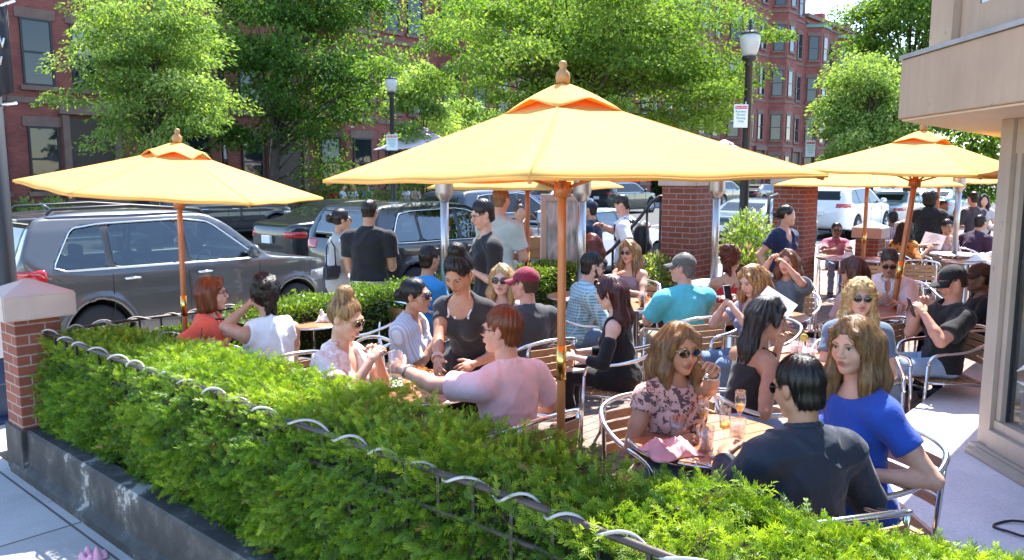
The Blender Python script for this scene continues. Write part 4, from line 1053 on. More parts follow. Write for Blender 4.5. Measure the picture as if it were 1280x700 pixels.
def house(u, wd, floors, fh, label, seed, bay=True, arch=False):
    p = G(u, 31.2); root = empty('brick_row_house', (p.x, p.y, 0), GROT, label, 'house', 'brick row houses across the street')
    H = floors * fh + 1.2; rnd = random.Random(seed)
    b = B(); bw, bd = wd * .46, 1.15; x0 = wd * .06
    b.box((0, 0, -.3), (wd - .02, 11, H))
    b.done('wall', hb1, root)
    poly = [(x0, 0), (x0 + bw * .24, -bd), (x0 + bw * .76, -bd), (x0 + bw, 0)]
    b = B(); b.prism([(x, y) for x, y in poly] + [(x0 + bw, .3), (x0, .3)], -.3, H - fh * .9 if not bay else H - .9); b.done('bay', hb1, root)
    for k in range(1, floors + 1):
        z = k * fh + .55
        b = B(); b.prism([(x0 - .07, .02), (x0 - .07, -.03), (x0 + bw * .22, -bd - .07), (x0 + bw * .78, -bd - .07), (x0 + bw + .07, -.03), (x0 + bw + .07, .02)], z, z + .2); b.done('stone_band', brown, root)
        b = B(); b.box((x0 + bw + .08, -.06, z), (wd - .02, .02, z + .2)); b.done('stone_band', brown, root)
    b = B(); b.box((-.05, -.35, H - .002), (wd + .03, .2, H + .35)); b.box((0, -.2, H - .5), (wd - .03, -.002, H - .35)); b.done('cornice', brown, root)
    b = B(); b.prism([(x0 - .12, -.001), (x0 + bw * .22, -bd - .15), (x0 + bw * .78, -bd - .15), (x0 + bw + .12, -.001)], H - .88, H - .62); b.done('bay_roof', copper, root)
    b = B(); b.box((wd - .9, 1.2, H), (wd - .05, 2.4, H + 1.6)); b.done('chimney', hb1, root)
    n = seed
    for k in range(floors):
        z = k * fh + 1.15 + (.25 if k == 0 else 0); wh = fh * .58
        for i, ((xa, ya), (xb, yb)) in enumerate(zip(poly, poly[1:])):
            n += 1; window(root, (xa + xb) / 2, z, .95 if i != 1 else 1.05, wh, (ya + yb) / 2, math.atan2(yb - ya, xb - xa), n)
        for q in (.30, .72):
            n += 1; xx = x0 + bw + (wd - x0 - bw) * q
            if k == 0 and q > .5: continue
            window(root, xx, z, 1.0, wh, -.0, 0, n)
    b = B(); xx = x0 + bw + (wd - x0 - bw) * .72; b.box((xx - .75, -.1, 1.1), (xx + .75, .02, 1.1 + 2.9)); d = b.done('door', doorm, root)
    b = B(); b.box((xx - 1.0, -.22, 1.0), (xx - .77, .0, 4.1)); b.box((xx + .77, -.22, 1.0), (xx + 1.0, 0, 4.1)); b.box((xx - 1.1, -.3, 4.12), (xx + 1.1, 0, 4.5)); b.done('door_surround', brown, d)
    b = B()
    for i in range(6): b.box((xx - 1.1, -2.1 + i * .33, -.1), (xx + 1.1, 0, .18 * (i + 1)))
    b.done('steps', brown, root)
    return root
hl = ['brick row house at the left edge behind the pale green tree', 'brick row house half hidden by the big dark tree', 'brick row house between the dark tree and the lamp post', 'brick row house with pale window blinds behind the small young tree', 'brick row house behind the left half of the locust tree', 'brick row house behind the middle of the locust tree', 'brick row house behind the right half of the locust tree', 'brick row house just left of the lamp with the parking sign', 'brick row house just right of the lamp with the parking sign', 'tall brick row house with round bay below the patch of sky', 'brick row house behind the yellow-green tree', 'last brick row house half hidden by the bright tree at the right']
u = 5.2
for i, nm in enumerate(hl):
    wd = [7.9, 8.2, 7.6, 8.4][i % 4]
    house(u, wd, 4 if i < 3 else (4 if i > 8 else 5), 3.9, nm, i * 7); u += wd
# ------------------------------------------------------------------ tan house front at the right with its overhang
def old_wood(name, col):
    m, nt, bs, out = nodes(name); v = coords(nt)
    c = ramp(nt, [(.3, sc(col, .86)), (.55, col), (.75, sc(col, 1.08))], noise(nt, v, 1.7, 7, .62))
    st = noise(nt, coords(nt, (14, 14, .7)), 1.3, 5, .6); c = mixc(nt, .16, c, ramp(nt, [(.36, (.62, .58, .54)), (.52, (1, 1, 1))], st), 'MULTIPLY')
    ck = ramp(nt, [(.655, (0, 0, 0)), (.675, (1, 1, 1))], noise(nt, coords(nt, (9, 9, 4)), 2.2, 9, .72)); c = mixc(nt, ck, c, (.13, .10, .075))
    nt.links.new(c, bs.inputs['Base Color']); bs.inputs['Roughness'].default_value = .55
    bump(nt, bs, noise(nt, coords(nt, (3, 3, 3)), 8, 6, .65), .25, .006); MATS[name] = m; return m
tan = old_wood('tan_painted_wood', (.42, .305, .215))
tan2 = old_wood('tan_grey_trim', (.45, .37, .29))
soffit_lit = M('bounce_lit_soffit', (.62, .50, .36), .6, 0, .05, 4)  # lightened underside: light bounced up from below is put into the colour
flash = M('lead_flashing', (.42, .42, .45), .4, .4, .2, 6)
clear = thin_glass('shop_glass', .10, .25)
def bayhouse():
    root = empty('tan_bay_window_building', (0, 0, 0), 0, 'tan wooden bay front with overhanging upper storey at the right edge', 'building')
    A = Vector((2.36, 4.98)); uvec = Vector((UX, UY)); P0 = Vector((2.89, 4.80))
    # overhanging band: two faces meeting at A
    def poly(off, y0=-1.5, ln=6): a = A + Vector((off, -off * .6)); return [(a.x, y0), (7, y0), (a.x + uvec.x * ln + 2.0, a.y + uvec.y * ln), (a.x + uvec.x * ln, a.y + uvec.y * ln), (a.x, a.y)]
    b = B(); b.prism(poly(0), 2.335, 2.685); bmesh.ops.bevel(b.bm, geom=[e for e in b.bm.edges], offset=.006, segments=1, affect='EDGES'); b.done('fascia_band', tan, root)
    b = B(); b.prism(poly(-.012), 2.687, 2.712); b.done('flashing', flash, root)
    b = B(); b.prism(poly(.02), 2.322, 2.333); b.done('soffit', soffit_lit, root)
    a2 = A + Vector((.10, -.06))
    b = B(); b.box((a2.x, 4.62, 2.714), (a2.x + .3, 4.86, 5.5)); b.box((a2.x + .045, 4.44, 2.714), (a2.x + .3, 4.615, 5.5))
    b.box((a2.x + .03, -1, 2.714), (a2.x + .3, 4.435, 2.90)); b.box((a2.x + .04, -1, 4.6), (a2.x + .3, 4.435, 5.5)); b.done('upper_wall', tan, root)
    b = B(); w = a2.x + .05
    for lo, hi in (((w, 4.37, 2.902), (w + .09, 4.43, 4.6)), ((w, -1, 2.902), (w + .09, 4.365, 2.945)), ((w, 3.66, 2.948), (w + .09, 3.72, 4.6))): b.box(lo, hi)
    f = b.done('upper_window', M('window_sash_pale', (.5, .6, .62), .5), root)
    b = B(); b.box((w + .05, -1, 2.95), (w + .06, 4.365, 4.6)); b.done('pane', WG, f)
    b = B(); b.box((w + .2, 4.12, 2.92), (w + .23, 4.33, 4.6)); b.done('curtain', M('curtain', (.6, .66, .66), .9, 0, .1, 10), f)
    # lower wall: corner post, sill, shop window, back wall
    x = P0.x
    b = B(); b.box((x, 4.685, .36), (x + .22, 4.80, 2.32)); b.done('corner_post', tan2, root)
    b = B(); b.prism([(x + .222, 4.79), (x + .222, 4.60), (x + .22 + 4.5 * UX, 4.60 + 4.5 * UY), (x + 4.5 * UX, 4.9 + 4.5 * UY)], .36, 2.32); b.done('side_wall', tan, root)
    b = B(); b.box((x - .012, -1, .36), (x + .2, 4.68, .47)); b.box((x + .02, -1, .472), (x + .2, 4.68, .53)); b.box((x + .02, -1, 2.12), (x + .2, 4.68, 2.32)); b.box((x + .03, 4.635, .53), (x + .18, 4.68, 2.12)); b.done('shop_window_frame', tan2, root)
    b = B(); b.box((x + .06, 4.618, .535), (x + .1, 4.633, 2.118)); b.done('dark_gasket', frame, root)
    b = B(); b.box((x + .07, -1, .532), (x + .078, 4.616, 2.118)); b.done('shop_window_pane', clear, root)
    b = B(); b.box((x + .3, -1, .37), (x + 2.2, 4.4, .40)); b.done('inner_floor', M('inner_floor', (.12, .09, .07), .6), root)
    b = B(); b.box((x + 1.8, -1, .4), (x + 1.85, 4.4, 2.2)); b.done('inner_wall', M('inner_wall', (.33, .31, .30), .9, 0, .1, 3), root)
    b = B(); b.box((x + .5, 3.6, .40), (x + .9, 4.3, .95), None, .01); b.done('window_seat', M('window_seat', (.28, .26, .27), .8, 0, .1, 3), root)
    b = B(); b.box((x + .16, -.9, 1.72), (x + .19, 4.6, 2.11)); b.done('roller_blind', M('roller_blind', (.66, .66, .68), .7), root)
    for pts in (((4.57, .86), (4.50, .90), (4.42, .98), (4.36, 1.10)), ((4.56, .80), (4.46, .80), (4.36, .87), (4.26, 1.0)), ((4.40, .74), (4.30, .80), (4.2, .86))):
        b = B(); b.tube([(x + .066, py_, pz_) for py_, pz_ in pts], [.004, .014, .012, .004][:len(pts)], 6); b.done('window_lettering', M('decal_white', (.7, .7, .7), .5), root)
    b = B(); b.box((x - .05, -1, .30), (x + .3, 4.80, .357)); b.box((x - .12, 4.1, .322), (x - .052, 4.72, .35)); b.done('sill_board', tan2, root)
    return root
bayhouse()
dk = ground_mat('platform_paint', (.74, .66, .68), spots=.0, rough=.6)
b = B(); b.prism([(2.03, -1.5), (4.2, -1.5), (4.2, 7.05), (2.03, 4.6)], .004, .296); o = b.done('side_block', M('platform_side', (.30, .235, .20), .8, 0, .15, 3)); o.name = 'platform'
b = B(); b.prism([(2.01, -1.5), (4.2, -1.5), (4.2, 7.08), (2.01, 4.61)], .298, .318); t_ = b.done('platform_top', dk, o)
tag(o, 'pale painted platform with a bright edge at the foot of the tan building', 'platform')
b = B(); pts = [Vector((2.42 + .10 * math.cos(a) * (1 + .2 * math.sin(3 * a)), 3.62 + .09 * math.sin(a), .327 + .004 * math.sin(2 * a))) for a in [R(20 * k) for k in range(19)]]
b.tube(pts + [Vector((2.55, 3.4, .326)), Vector((2.6, 3.0, .326))], .006, 6); tag(b.done('cable', BLACKP), 'black cable loop lying on the pale platform', 'cable')
# ------------------------------------------------------------------ parked cars: hull solids
def sd_poly(P, X, Y):
    """signed distance to a polygon on a 2-D grid"""
    d = np.full(np.broadcast(X, Y).shape, 1e9); ins = np.zeros(d.shape, bool); n = len(P)
    for i in range(n):
        ax, ay = P[i]; bx, by = P[i - 1]
        ex, ey = bx - ax, by - ay; wx, wy = X - ax, Y - ay
        t = np.clip((wx * ex + wy * ey) / (ex * ex + ey * ey), 0, 1)
        d = np.minimum(d, (wx - ex * t) ** 2 + (wy - ey * t) ** 2)
        c1 = Y >= ay; c2 = Y < by; c3 = ex * wy > ey * wx
        ins ^= (c1 & c2 & c3) | (~c1 & ~c2 & ~c3)
    return np.where(ins, -np.sqrt(d), np.sqrt(d))
def smoothpoly(P, it=1, c=.2):
    for _ in range(it):
        Q = []
        for i in range(len(P)):
            a, b_ = P[i], P[(i + 1) % len(P)]
            Q += [(a[0] * (1 - c) + b_[0] * c, a[1] * (1 - c) + b_[1] * c), (a[0] * c + b_[0] * (1 - c), a[1] * c + b_[1] * (1 - c))]
        P = Q
    return P
TYRE = M('tyre_rubber', (.018, .018, .019), .85, 0, .2, 30, .3, 120)
RIM = M('alloy_rim', (.55, .55, .57), .28, 1, .05, 5); CHROME = M('chrome', (.75, .76, .78), .08, 1, 0)
CGLASS = M('car_glass', (.010, .013, .013), .04, 0, 0, spec=.35); TINT = None; CGLASS2 = M('car_glass_green', (.05, .085, .075), .04, 0, 0, spec=.5)
TRIM = M('black_trim', (.02, .02, .022), .5, 0, .15, 40); REDL = M('tail_lamp_red', (.45, .012, .015), .12, 0, .2, 30, coat=1); HEADL = M('head_lamp', (.32, .32, .33), .08, .3, .1, 20, coat=1)
AMBER = M('amber_lamp', (.7, .25, .03), .2); PLATE = M('number_plate', (.75, .76, .78), .5); WELL = M('wheel_well', (.01, .01, .01), .95, 0, 0)
def paintm(name, col, metal=.0): return M('paint_' + name, col, .32, metal, .03, 3, coat=1.0, spec=.5)
SUV = dict(L=4.8, W=1.92, H=1.73, wb=2.9, fo=.90, wr=.385,
    side=[(-.02, .55), (0, .95), (.10, 1.18), (.30, 1.58), (.42, 1.69), (1.1, 1.74), (2.1, 1.735), (2.75, 1.66), (3.45, 1.16), (3.6, 1.13), (4.45, 1.06), (4.68, .95), (4.78, .62), (4.74, .33), (4.5, .26), (.35, .28), (.06, .38)],
    win=[[(.50, 1.17), (.80, 1.55), (1.15, 1.585), (1.15, 1.165)], [(1.22, 1.165), (1.22, 1.59), (2.16, 1.60), (2.16, 1.16)], [(2.24, 1.16), (2.24, 1.60), (2.62, 1.56), (3.22, 1.19), (3.12, 1.155)]], belt=1.13, roof=1.62, screen=[(2.78, 3.42)], backg=[(.14, .34)])
SEDAN = dict(L=4.75, W=1.83, H=1.45, wb=2.78, fo=.92, wr=.335,
    side=[(-.02, .5), (.0, .88), (.12, 1.02), (.75, 1.06), (1.42, 1.38), (1.75, 1.44), (2.45, 1.44), (2.8, 1.39), (3.5, 1.01), (3.7, .98), (4.45, .86), (4.66, .76), (4.74, .5), (4.68, .26), (4.4, .2), (.35, .22), (.06, .32)],
    win=[[(1.0, 1.06), (1.48, 1.31), (1.62, 1.335), (1.62, 1.03)], [(1.68, 1.03), (1.68, 1.345), (2.36, 1.35), (2.36, 1.01)], [(2.43, 1.01), (2.43, 1.35), (2.72, 1.31), (3.26, 1.03), (3.2, 1.0)]], belt=.99, roof=1.36, screen=[(2.84, 3.44)], backg=[(.82, 1.36)])
def tinted():
    m = thin_glass('car_glass_clear', .10, .3)
    for n in m.node_tree.nodes:
        if n.type == 'BSDF_TRANSPARENT': n.inputs[0].default_value = (.42, .5, .47, 1)
    return m
CLEARG = tinted()
def car(name, label, u, v, kind, paint, scl=(1, 1, 1), h=.035, clear=False, rev=False, rz=0, glass=None, roofrails=False, tail='wide', plate=True, front_mat=None):
    K = dict(SUV if kind == 'suv' else SEDAN); L, W = K['L'], K['W']; wb, fo, wr = K['wb'], K['fo'], K['wr']; glass = (CLEARG if clear else (glass or CGLASS))
    p = G(u, v); root = empty(name, (p.x, p.y, STREET - .008), GROT + (math.pi if rev else 0) + R(rz), label, 'car', 'parked and passing cars')
    root.scale = scl
    # local: x 0 (rear) .. L (front), y +-W/2
    xs = np.arange(-.1, L + .1, h); ys = np.arange(-W / 2 - .12, W / 2 + .12 + h, h); zs = np.arange(.1, K['H'] + .15, h)
    side = smoothpoly(K['side'], 2); dS = sd_poly(side, xs[:, None], zs[None, :])
    b_, r_ = K['belt'], K['roof']
    sec = [(W / 2 - .06, .2), (W / 2 - .02, .45), (W / 2, .75), (W / 2 - .03, b_ - .02), (W / 2 - .075, b_ + .03), (W / 2 - .26, r_ + .02), (W / 2 - .42, r_ + .13)]
    sec = sec + [(-y, z) for y, z in sec[::-1]]; dC = sd_poly(smoothpoly(sec, 1), ys[:, None], zs[None, :])
    pl = [(0, .62 * W / 2), (-.0 + .1, .86 * W / 2), (.5, .97 * W / 2), (1.2, W / 2), (3.4, W / 2), (4.2, .95 * W / 2), (L - .22, .80 * W / 2), (L, .52 * W / 2)]
    pl = pl + [(x, -y) for x, y in pl[::-1]]; dP = sd_poly(smoothpoly(pl, 2), xs[:, None], ys[None, :])
    k = .03 if clear else .05
    body = smax(smax(dS[:, None, :], dC[None, :, :], k), dP[:, :, None], k).astype(np.float32)
    lo = np.array([xs[0], ys[0], zs[0]])
    X = xs[:, None, None]; Y = ys[None, :, None]; Z = zs[None, None, :]
    wx = [L - fo - wb, L - fo]; shell = body.copy()
    # character line and wheel arches
    shell += .006 * np.exp(-((Z - (b_ - .22)) / .05) ** 2) * (abs(Y) > W * .4)
    for x in wx:
        rr = np.sqrt((X - x) ** 2 + (Z - wr) ** 2)
        flare = np.maximum(rr - (wr + .12), -(rr - (wr + .02)))
        shell = smin(shell, np.maximum(body - .018, flare), .02)
        shell = np.maximum(shell, np.where(abs(Y) > W / 2 - .30, -(rr - (wr + .055)), -1))
    def put(d, nm, m, parent=root):
        d = d.astype(np.float32).copy(); d[0] = d[-1] = .3; d[:, 0] = d[:, -1] = .3; d[:, :, 0] = d[:, :, -1] = .3
        V, Q = surface_nets(d, lo, h)
        if len(Q): return mesh_np(nm, V, Q, m, parent)
    if clear:
        shell = np.maximum(shell, -(body + .07))
        for poly in K['win']: shell = np.maximum(shell, -np.maximum(sd_poly(smoothpoly(poly, 2, .08), xs[:, None], zs[None, :])[:, None, :] - .005, .30 - abs(Y)))
        for xa, xb in (K['screen'][0], K['backg'][0]):
            dd = np.maximum(np.maximum(xa - .02 - X, X - xb - .02), np.maximum(abs(Y) - (W / 2 - .30) + (Z - b_) * .16, (b_ + .05) - Z)); dd = np.maximum(dd, Z - (r_ + .02)); shell = np.maximum(shell, -dd)
        SEAT = M('car_seat', (.035, .033, .032), .6); DASH = M('car_dash', (.05, .05, .052), .6)
        zb = .45
        for x_, y_, w_ in ((2.15, -.40, .52), (2.15, .40, .52), (1.25, 0, 1.35)):
            bb = B(); bb.box((x_ - .25, y_ - w_ / 2, zb), (x_ + .28, y_ + w_ / 2, zb + .18), None, .05); bb.box((x_ - .34, y_ - w_ / 2, zb + .1), (x_ - .18, y_ + w_ / 2, zb + .72), Matrix.Identity(4), .05)
            for yy in ((y_,) if w_ < 1 else (-.4, .4)): bb.box((x_ - .35, yy - .13, zb + .76), (x_ - .24, yy + .13, zb + .93), None, .03)
            bb.done('car_seat', SEAT, root)
        bb = B(); bb.box((2.85, -W / 2 + .16, .5), (3.3, W / 2 - .16, b_ - .06), None, .06); bb.done('dashboard', DASH, root)
        bb = B(); bb.tube([(2.72 + .06 * math.sin(a), -.38 + .19 * math.cos(a), b_ - .10 + .18 * math.sin(a)) for a in [q * math.pi / 10 for q in range(20)]], .016, 6, True); bb.done('steering_wheel', DASH, root)
        bb = B(); bb.box((.4, -W / 2 + .12, .36), (3.3, W / 2 - .12, .42)); bb.done('cabin_floor', WELL, root)
    put(shell, 'body', paint)
    for x in wx:
        for s in (-1, 1):
            b = B(); b.lathe([(wr + .05, s * (W / 2 - .29)), (wr + .05, s * (W / 2 - .05))], 24, Matrix.Translation((x, 0, wr)), axis='y', cap0=True, cap1=False); b.done('wheel_arch_liner', WELL, root, norm=False)
    skin_ = lambda o: np.maximum(body - o, -(body + max(.03, 1.4 * h)))
    # outer half width over (x, z), found where the hull leaves the solid
    insd = body < 0; last = insd.shape[1] - 1 - np.argmax(insd[:, ::-1, :], axis=1); has = insd.any(axis=1)
    I_, K_ = np.meshgrid(np.arange(len(xs)), np.arange(len(zs)), indexing='ij'); nx_ = np.minimum(last + 1, len(ys) - 1)
    d0, d1 = body[I_, last, K_], body[I_, nx_, K_]; YS = np.where(has, ys[last] + h * d0 / (d0 - d1 - 1e-9), np.nan)
    def ysurf(x, z):
        fx = min(len(xs) - 1.001, max(0, (x - xs[0]) / h)); fz = min(len(zs) - 1.001, max(0, (z - zs[0]) / h)); i, j = int(fx), int(fz); a, c = fx - i, fz - j
        v_ = YS[i, j] * (1 - a) * (1 - c) + YS[i + 1, j] * a * (1 - c) + YS[i, j + 1] * (1 - a) * c + YS[i + 1, j + 1] * a * c
        return None if np.isnan(v_) else float(v_)
    def span(poly, x):
        zc = []
        for (xa, za), (xb, zb) in zip(poly, poly[1:] + poly[:1]):
            if (xa - x) * (xb - x) <= 0 and abs(xa - xb) > 1e-9: zc.append(za + (zb - za) * (x - xa) / (xb - xa))
        return (min(zc), max(zc)) if len(zc) > 1 else None
    def panel(nm, poly, off, m, s_):
        poly = smoothpoly(poly, 2, .08) if len(poly) < 14 else poly; x0_, x1_ = min(p[0] for p in poly), max(p[0] for p in poly); b = B(); cols = []
        for i in range(27):
            x = x0_ + (x1_ - x0_) * min(.999, max(.001, .5 - .5 * math.cos(math.pi * i / 26))); sp = span(poly, x)
            if sp is None: continue
            row = []
            for j in range(9):
                z = sp[0] + (sp[1] - sp[0]) * j / 8; y = ysurf(x, z)
                if y is None: row = None; break
                row.append((x, s_ * (y + off), z))
            if row: cols.append(b._v(row))
        for A_, C_ in zip(cols, cols[1:]):
            for j in range(8): b.face([A_[j], C_[j], C_[j + 1], A_[j + 1]], True)
        return b.done(nm, m, root)
    allw = [K['win'][0][0], *K['win'][0][1:3], K['win'][1][2], *K['win'][2][1:4], K['win'][2][4], K['win'][1][3]]
    cx_ = sum(p[0] for p in allw) / len(allw); cz_ = sum(p[1] for p in allw) / len(allw)
    big = smoothpoly([(cx_ + (x - cx_) * 1.02, cz_ + (z - cz_) * 1.10) for x, z in allw], 2, .10)
    for s_ in (-1, 1):
        if not clear: panel('window_surround', big, .003, TRIM, s_)
        else:
            w0, w1, w2 = K['win']
            panel('door_pillar', [(w0[-1][0] - .02, w0[-1][1] - .01), (w0[-2][0] - .02, w0[-2][1] + .02), (w1[1][0] + .02, w1[1][1] + .02), (w1[0][0] + .02, w1[0][1] - .01)], .004, TRIM, s_); panel('door_pillar', [(w1[3][0] - .02, w1[3][1] - .01), (w1[2][0] - .02, w1[2][1] + .02), (w2[1][0] + .02, w2[1][1] + .02), (w2[0][0] + .02, w2[0][1] - .01)], .004, TRIM, s_)
        for poly in K['win']: panel('side_window', poly, .007, glass, s_)
        b = B(); q = []
        for i in range(len(big)):
            for t in (0, .5):
                x = big[i][0] + (big[(i + 1) % len(big)][0] - big[i][0]) * t; z = big[i][1] + (big[(i + 1) % len(big)][1] - big[i][1]) * t; y = ysurf(x, z)
                if y: q.append((x, s_ * (y + .004), z))
        b.tube(q, .011 if kind == 'suv' else .007, 6, True); b.done('window_trim', CHROME if kind == 'suv' else TRIM, root)
    # windscreens follow the body: band of x, above the belt, between the pillars
    for nm, (xa, xb) in (('windscreen', K['screen'][0]), ('rear_window', K['backg'][0])):
        dd = np.maximum(np.maximum(xa - X, X - xb), np.maximum(abs(Y) - (W / 2 - .28) + (Z - b_) * .16, (b_ + .03) - Z))
        dd = np.maximum(dd, Z - (r_ + .03))
        put(np.maximum(skin_(.005), dd), nm, glass)
    # lamps, bumper, sill, plates
    lz = b_ - (.10 if kind == 'suv' else .26); hz = b_ - .26
    for s in (-1, 1):
        dd = np.maximum(np.maximum(X - .42, lz - .02 - Z), np.maximum(Z - (lz + .15), .50 - s * Y))
        put(np.maximum(skin_(.012), dd), 'tail_lamp', REDL)
        dd = np.maximum(np.maximum((L - .62) - X, hz - .10 - Z), np.maximum(Z - (hz + .05), .52 - s * Y))
        put(np.maximum(skin_(.012), dd), 'headlight', HEADL)
    put(np.maximum(skin_(.015), np.maximum(Z - .36, .16 - Z)), 'sill_trim', TRIM)
    put(np.maximum(skin_(.013), np.maximum(np.maximum((L - .35) - X, abs(Y) - .45), np.maximum(Z - .78, .5 - Z))), 'grille', TRIM)
    if plate:
        b = B(); b.box((-.03, -.16, .80 if kind == 'suv' else .62), (.03, .16, .95 if kind == 'suv' else .77), Matrix.Translation((-.035, 0, 0))); b.done('number_plate', PLATE, root)
    # seams, handles found on the surface
    b = B()
    for x0 in (1.18, 2.20, 3.28):
        for s in (-1, 1):
            pts = []
            for z in np.linspace(.40, b_ + .0, 12):
                xx = x0 - (.30 * max(0, (.75 - z)) if x0 < 1.5 else 0); y = ysurf(xx, z)
                if y: pts.append((xx, s * (y + .0015), z))
            if len(pts) > 2: b.tube(pts, .005, 4)
    b.done('door_seams', TRIM, root)
    for x0 in (1.42, 2.42):
        for s in (-1, 1):
            z = b_ - .10; y = ysurf(x0, z)
            if y is None: continue
            b = B(); b.tube([(x0 - .11, s * y, z), (x0 - .09, s * (y + .035), z), (x0 + .09, s * (y + .035), z), (x0 + .11, s * y, z)], .014, 6); b.done('door_handle', CHROME if kind == 'suv' else paint, root)
    for s in (-1, 1):
        x0 = 3.14 if kind == 'suv' else 3.12; y = ysurf(x0, b_ + .02) or W / 2
        b = B(); b.ball((x0, s * (y + .13), b_ + .09), (.07, .11, .085), 12); b.tube([(x0 + .03, s * (y - .03), b_ + .02), (x0 + .02, s * (y + .1), b_ + .04)], .022, 6); b.done('wing_mirror', paint, root)
    if roofrails:
        for s in (-1, 1):
            b = B(); y = W / 2 - .34; b.tube([(.55, s * y, r_ + .09), (.62, s * y, r_ + .145), (1.6, s * y, r_ + .165), (2.55, s * y, r_ + .10), (2.62, s * y, r_ + .04)], .018, 6); b.done('roof_rail', TRIM, root)
        b = B(); b.tube([(.85, 0, r_ + .10), (.72, 0, r_ + .19)], [.03, .01], 6); b.box((.22, -.62, r_ + .02), (.48, .62, r_ + .06), None, .015); b.done('rear_spoiler', paint, root)
    for x in wx:
        for s in (-1, 1):
            we = bpy.data.objects.new('wheel', None); we.location = (x, s * (W / 2 - .13), wr); link(we, root)
            b = B(); t = .11; b.lathe([(wr * .62, -t), (wr * .93, -t), (wr, -t * .7), (wr, t * .7), (wr * .93, t), (wr * .64, t), (wr * .62, t * .6)], 36, axis='y', cap0=False, cap1=False); b.done('tyre', TYRE, we)
            b = B(); b.lathe([(wr * .64, s * t * .95), (wr * .60, s * t * .98), (wr * .58, s * t * .5), (wr * .5, s * t * .1)], 36, axis='y', cap0=False, cap1=False)
            for k_ in range(5):
                for dlt in (-.13, .13):
                    a = k_ * 2 * math.pi / 5 + .3; c1 = (math.cos(a + dlt * .6) * wr * .10, s * t * .75, math.sin(a + dlt * .6) * wr * .10); c2 = (math.cos(a + dlt) * wr * .60, s * t * .85, math.sin(a + dlt) * wr * .60)
                    b.tube([c1, c2], [.022, .017], 6)
            b.ball((0, s * t * .7, 0), (wr * .17, .03, wr * .17), 12)
            b.done('rim', RIM, we)
            b = B(); b.lathe([(wr * .5, s * t * .05), (wr * .5, s * t * .1)], 20, axis='y'); b.done('brake_disc', TRIM, we)
    return root
car('parked_suv', 'grey suv parked beside the hedge on the left with roof rails', 2.50, 9.42, 'suv', paintm('suvgrey', (.095, .095, .095), .4), (.79, .95, .985), h=.024, clear=True, roofrails=True, rz=-1.5)
car('parked_suv', 'black suv parked directly behind the man in the black t-shirt', 6.95, 9.6, 'suv', paintm('black', (.012, .014, .018), .3), (.80, .95, .97), h=.03, clear=True)
car('parked_car', 'white sedan behind the man with the backpack', 11.0, 9.6, 'sedan', paintm('white', (.72, .72, .71)), (.9, .97, 1), h=.035, clear=True)
car('parked_car', 'dark green sedan between the two tall brick pillars', 19.3, 9.7, 'sedan', paintm('green', (.014, .03, .026), .3), h=.05)
car('parked_suv', 'white suv parked right of the brick pillars behind the low capped pillar', 25.8, 9.7, 'suv', paintm('white', (.72, .72, .71)), h=.05)
car('parked_car', 'silver car beyond the white suv, left of the person in the hoodie', 31.8, 9.7, 'sedan', paintm('silver', (.42, .44, .46), .6), h=.06)
car('parked_car', 'pale blue car farthest along the kerb, behind the orange pole', 38.6, 9.7, 'sedan', paintm('blue', (.16, .27, .38), .3), h=.06)
car('passing_suv', 'dark navy suv passing behind the green shirt man', 13.2, 14.2, 'suv', paintm('navy', (.012, .018, .03), .3), h=.05)
car('passing_car', 'black car with red tail lamp left of the woman in grey', 9.2, 15.0, 'sedan', paintm('black', (.012, .014, .018), .3), (1, 1, 1.06), h=.05)
car('parked_suv', 'navy suv parked across the street under the left umbrella', 10.6, 24.0, 'suv', paintm('navy', (.012, .018, .03), .3), h=.05)
car('parked_car', 'black saloon across the street right of the ad board', 22.8, 24.6, 'suv', paintm('black', (.012, .014, .018), .3), h=.06)
car('parked_car', 'blue car across the street above the white sedan', 28.8, 24.6, 'sedan', paintm('bluecar', (.03, .06, .16), .2), h=.06)
car('parked_car', 'dark car across the street left of the tall brick pillar', 34.5, 24.6, 'suv', paintm('green', (.014, .03, .026), .3), h=.06)
car('parked_car', 'grey car across the street between the brick pillars', 46.0, 24.6, 'suv', paintm('grey', (.085, .088, .094), .55), h=.07)
car('parked_car', 'red tail lit dark car far down the street', 52.0, 24.6, 'sedan', paintm('black', (.012, .014, .018), .3), h=.07)
car('parked_car', 'white car far down the street above the silver car', 62.0, 20.0, 'sedan', paintm('white', (.72, .72, .71)), h=.07)
car('parked_car', 'silver car farthest down the street', 70.0, 17.0, 'suv', paintm('silver', (.42, .44, .46), .6), h=.08)
# ------------------------------------------------------------------ umbrellas
def canvas(name, col):
    m, nt, bs, out = nodes(name); v = coords(nt)
    c = ramp(nt, [(.3, sc(col, .88)), (.7, sc(col, 1.06))], noise(nt, v, 2.2, 7, .65)); nt.links.new(c, bs.inputs['Base Color'])
    bs.inputs['Roughness'].default_value = .8; bs.inputs['Specular IOR Level'].default_value = .2
    b1 = N(nt, 'Bump'); b1.inputs['Strength'].default_value = .35; b1.inputs['Distance'].default_value = .02; nt.links.new(noise(nt, v, 3.5, 3), b1.inputs['Height'])
    b2 = N(nt, 'Bump'); b2.inputs['Strength'].default_value = .15; b2.inputs['Distance'].default_value = .002; nt.links.new(noise(nt, v, 400, 2), b2.inputs['Height']); nt.links.new(b1.outputs[0], b2.inputs['Normal'])
    nt.links.new(b2.outputs[0], bs.inputs['Normal'])
    t = N(nt, 'BsdfTranslucent'); t.inputs[0].default_value = (.98, .36, .035, 1); mx = N(nt, 'MixShader'); mx.inputs[0].default_value = .36
    nt.links.new(bs.outputs[0], mx.inputs[1]); nt.links.new(t.outputs[0], mx.inputs[2]); nt.links.new(mx.outputs[0], out.inputs[0]); return m
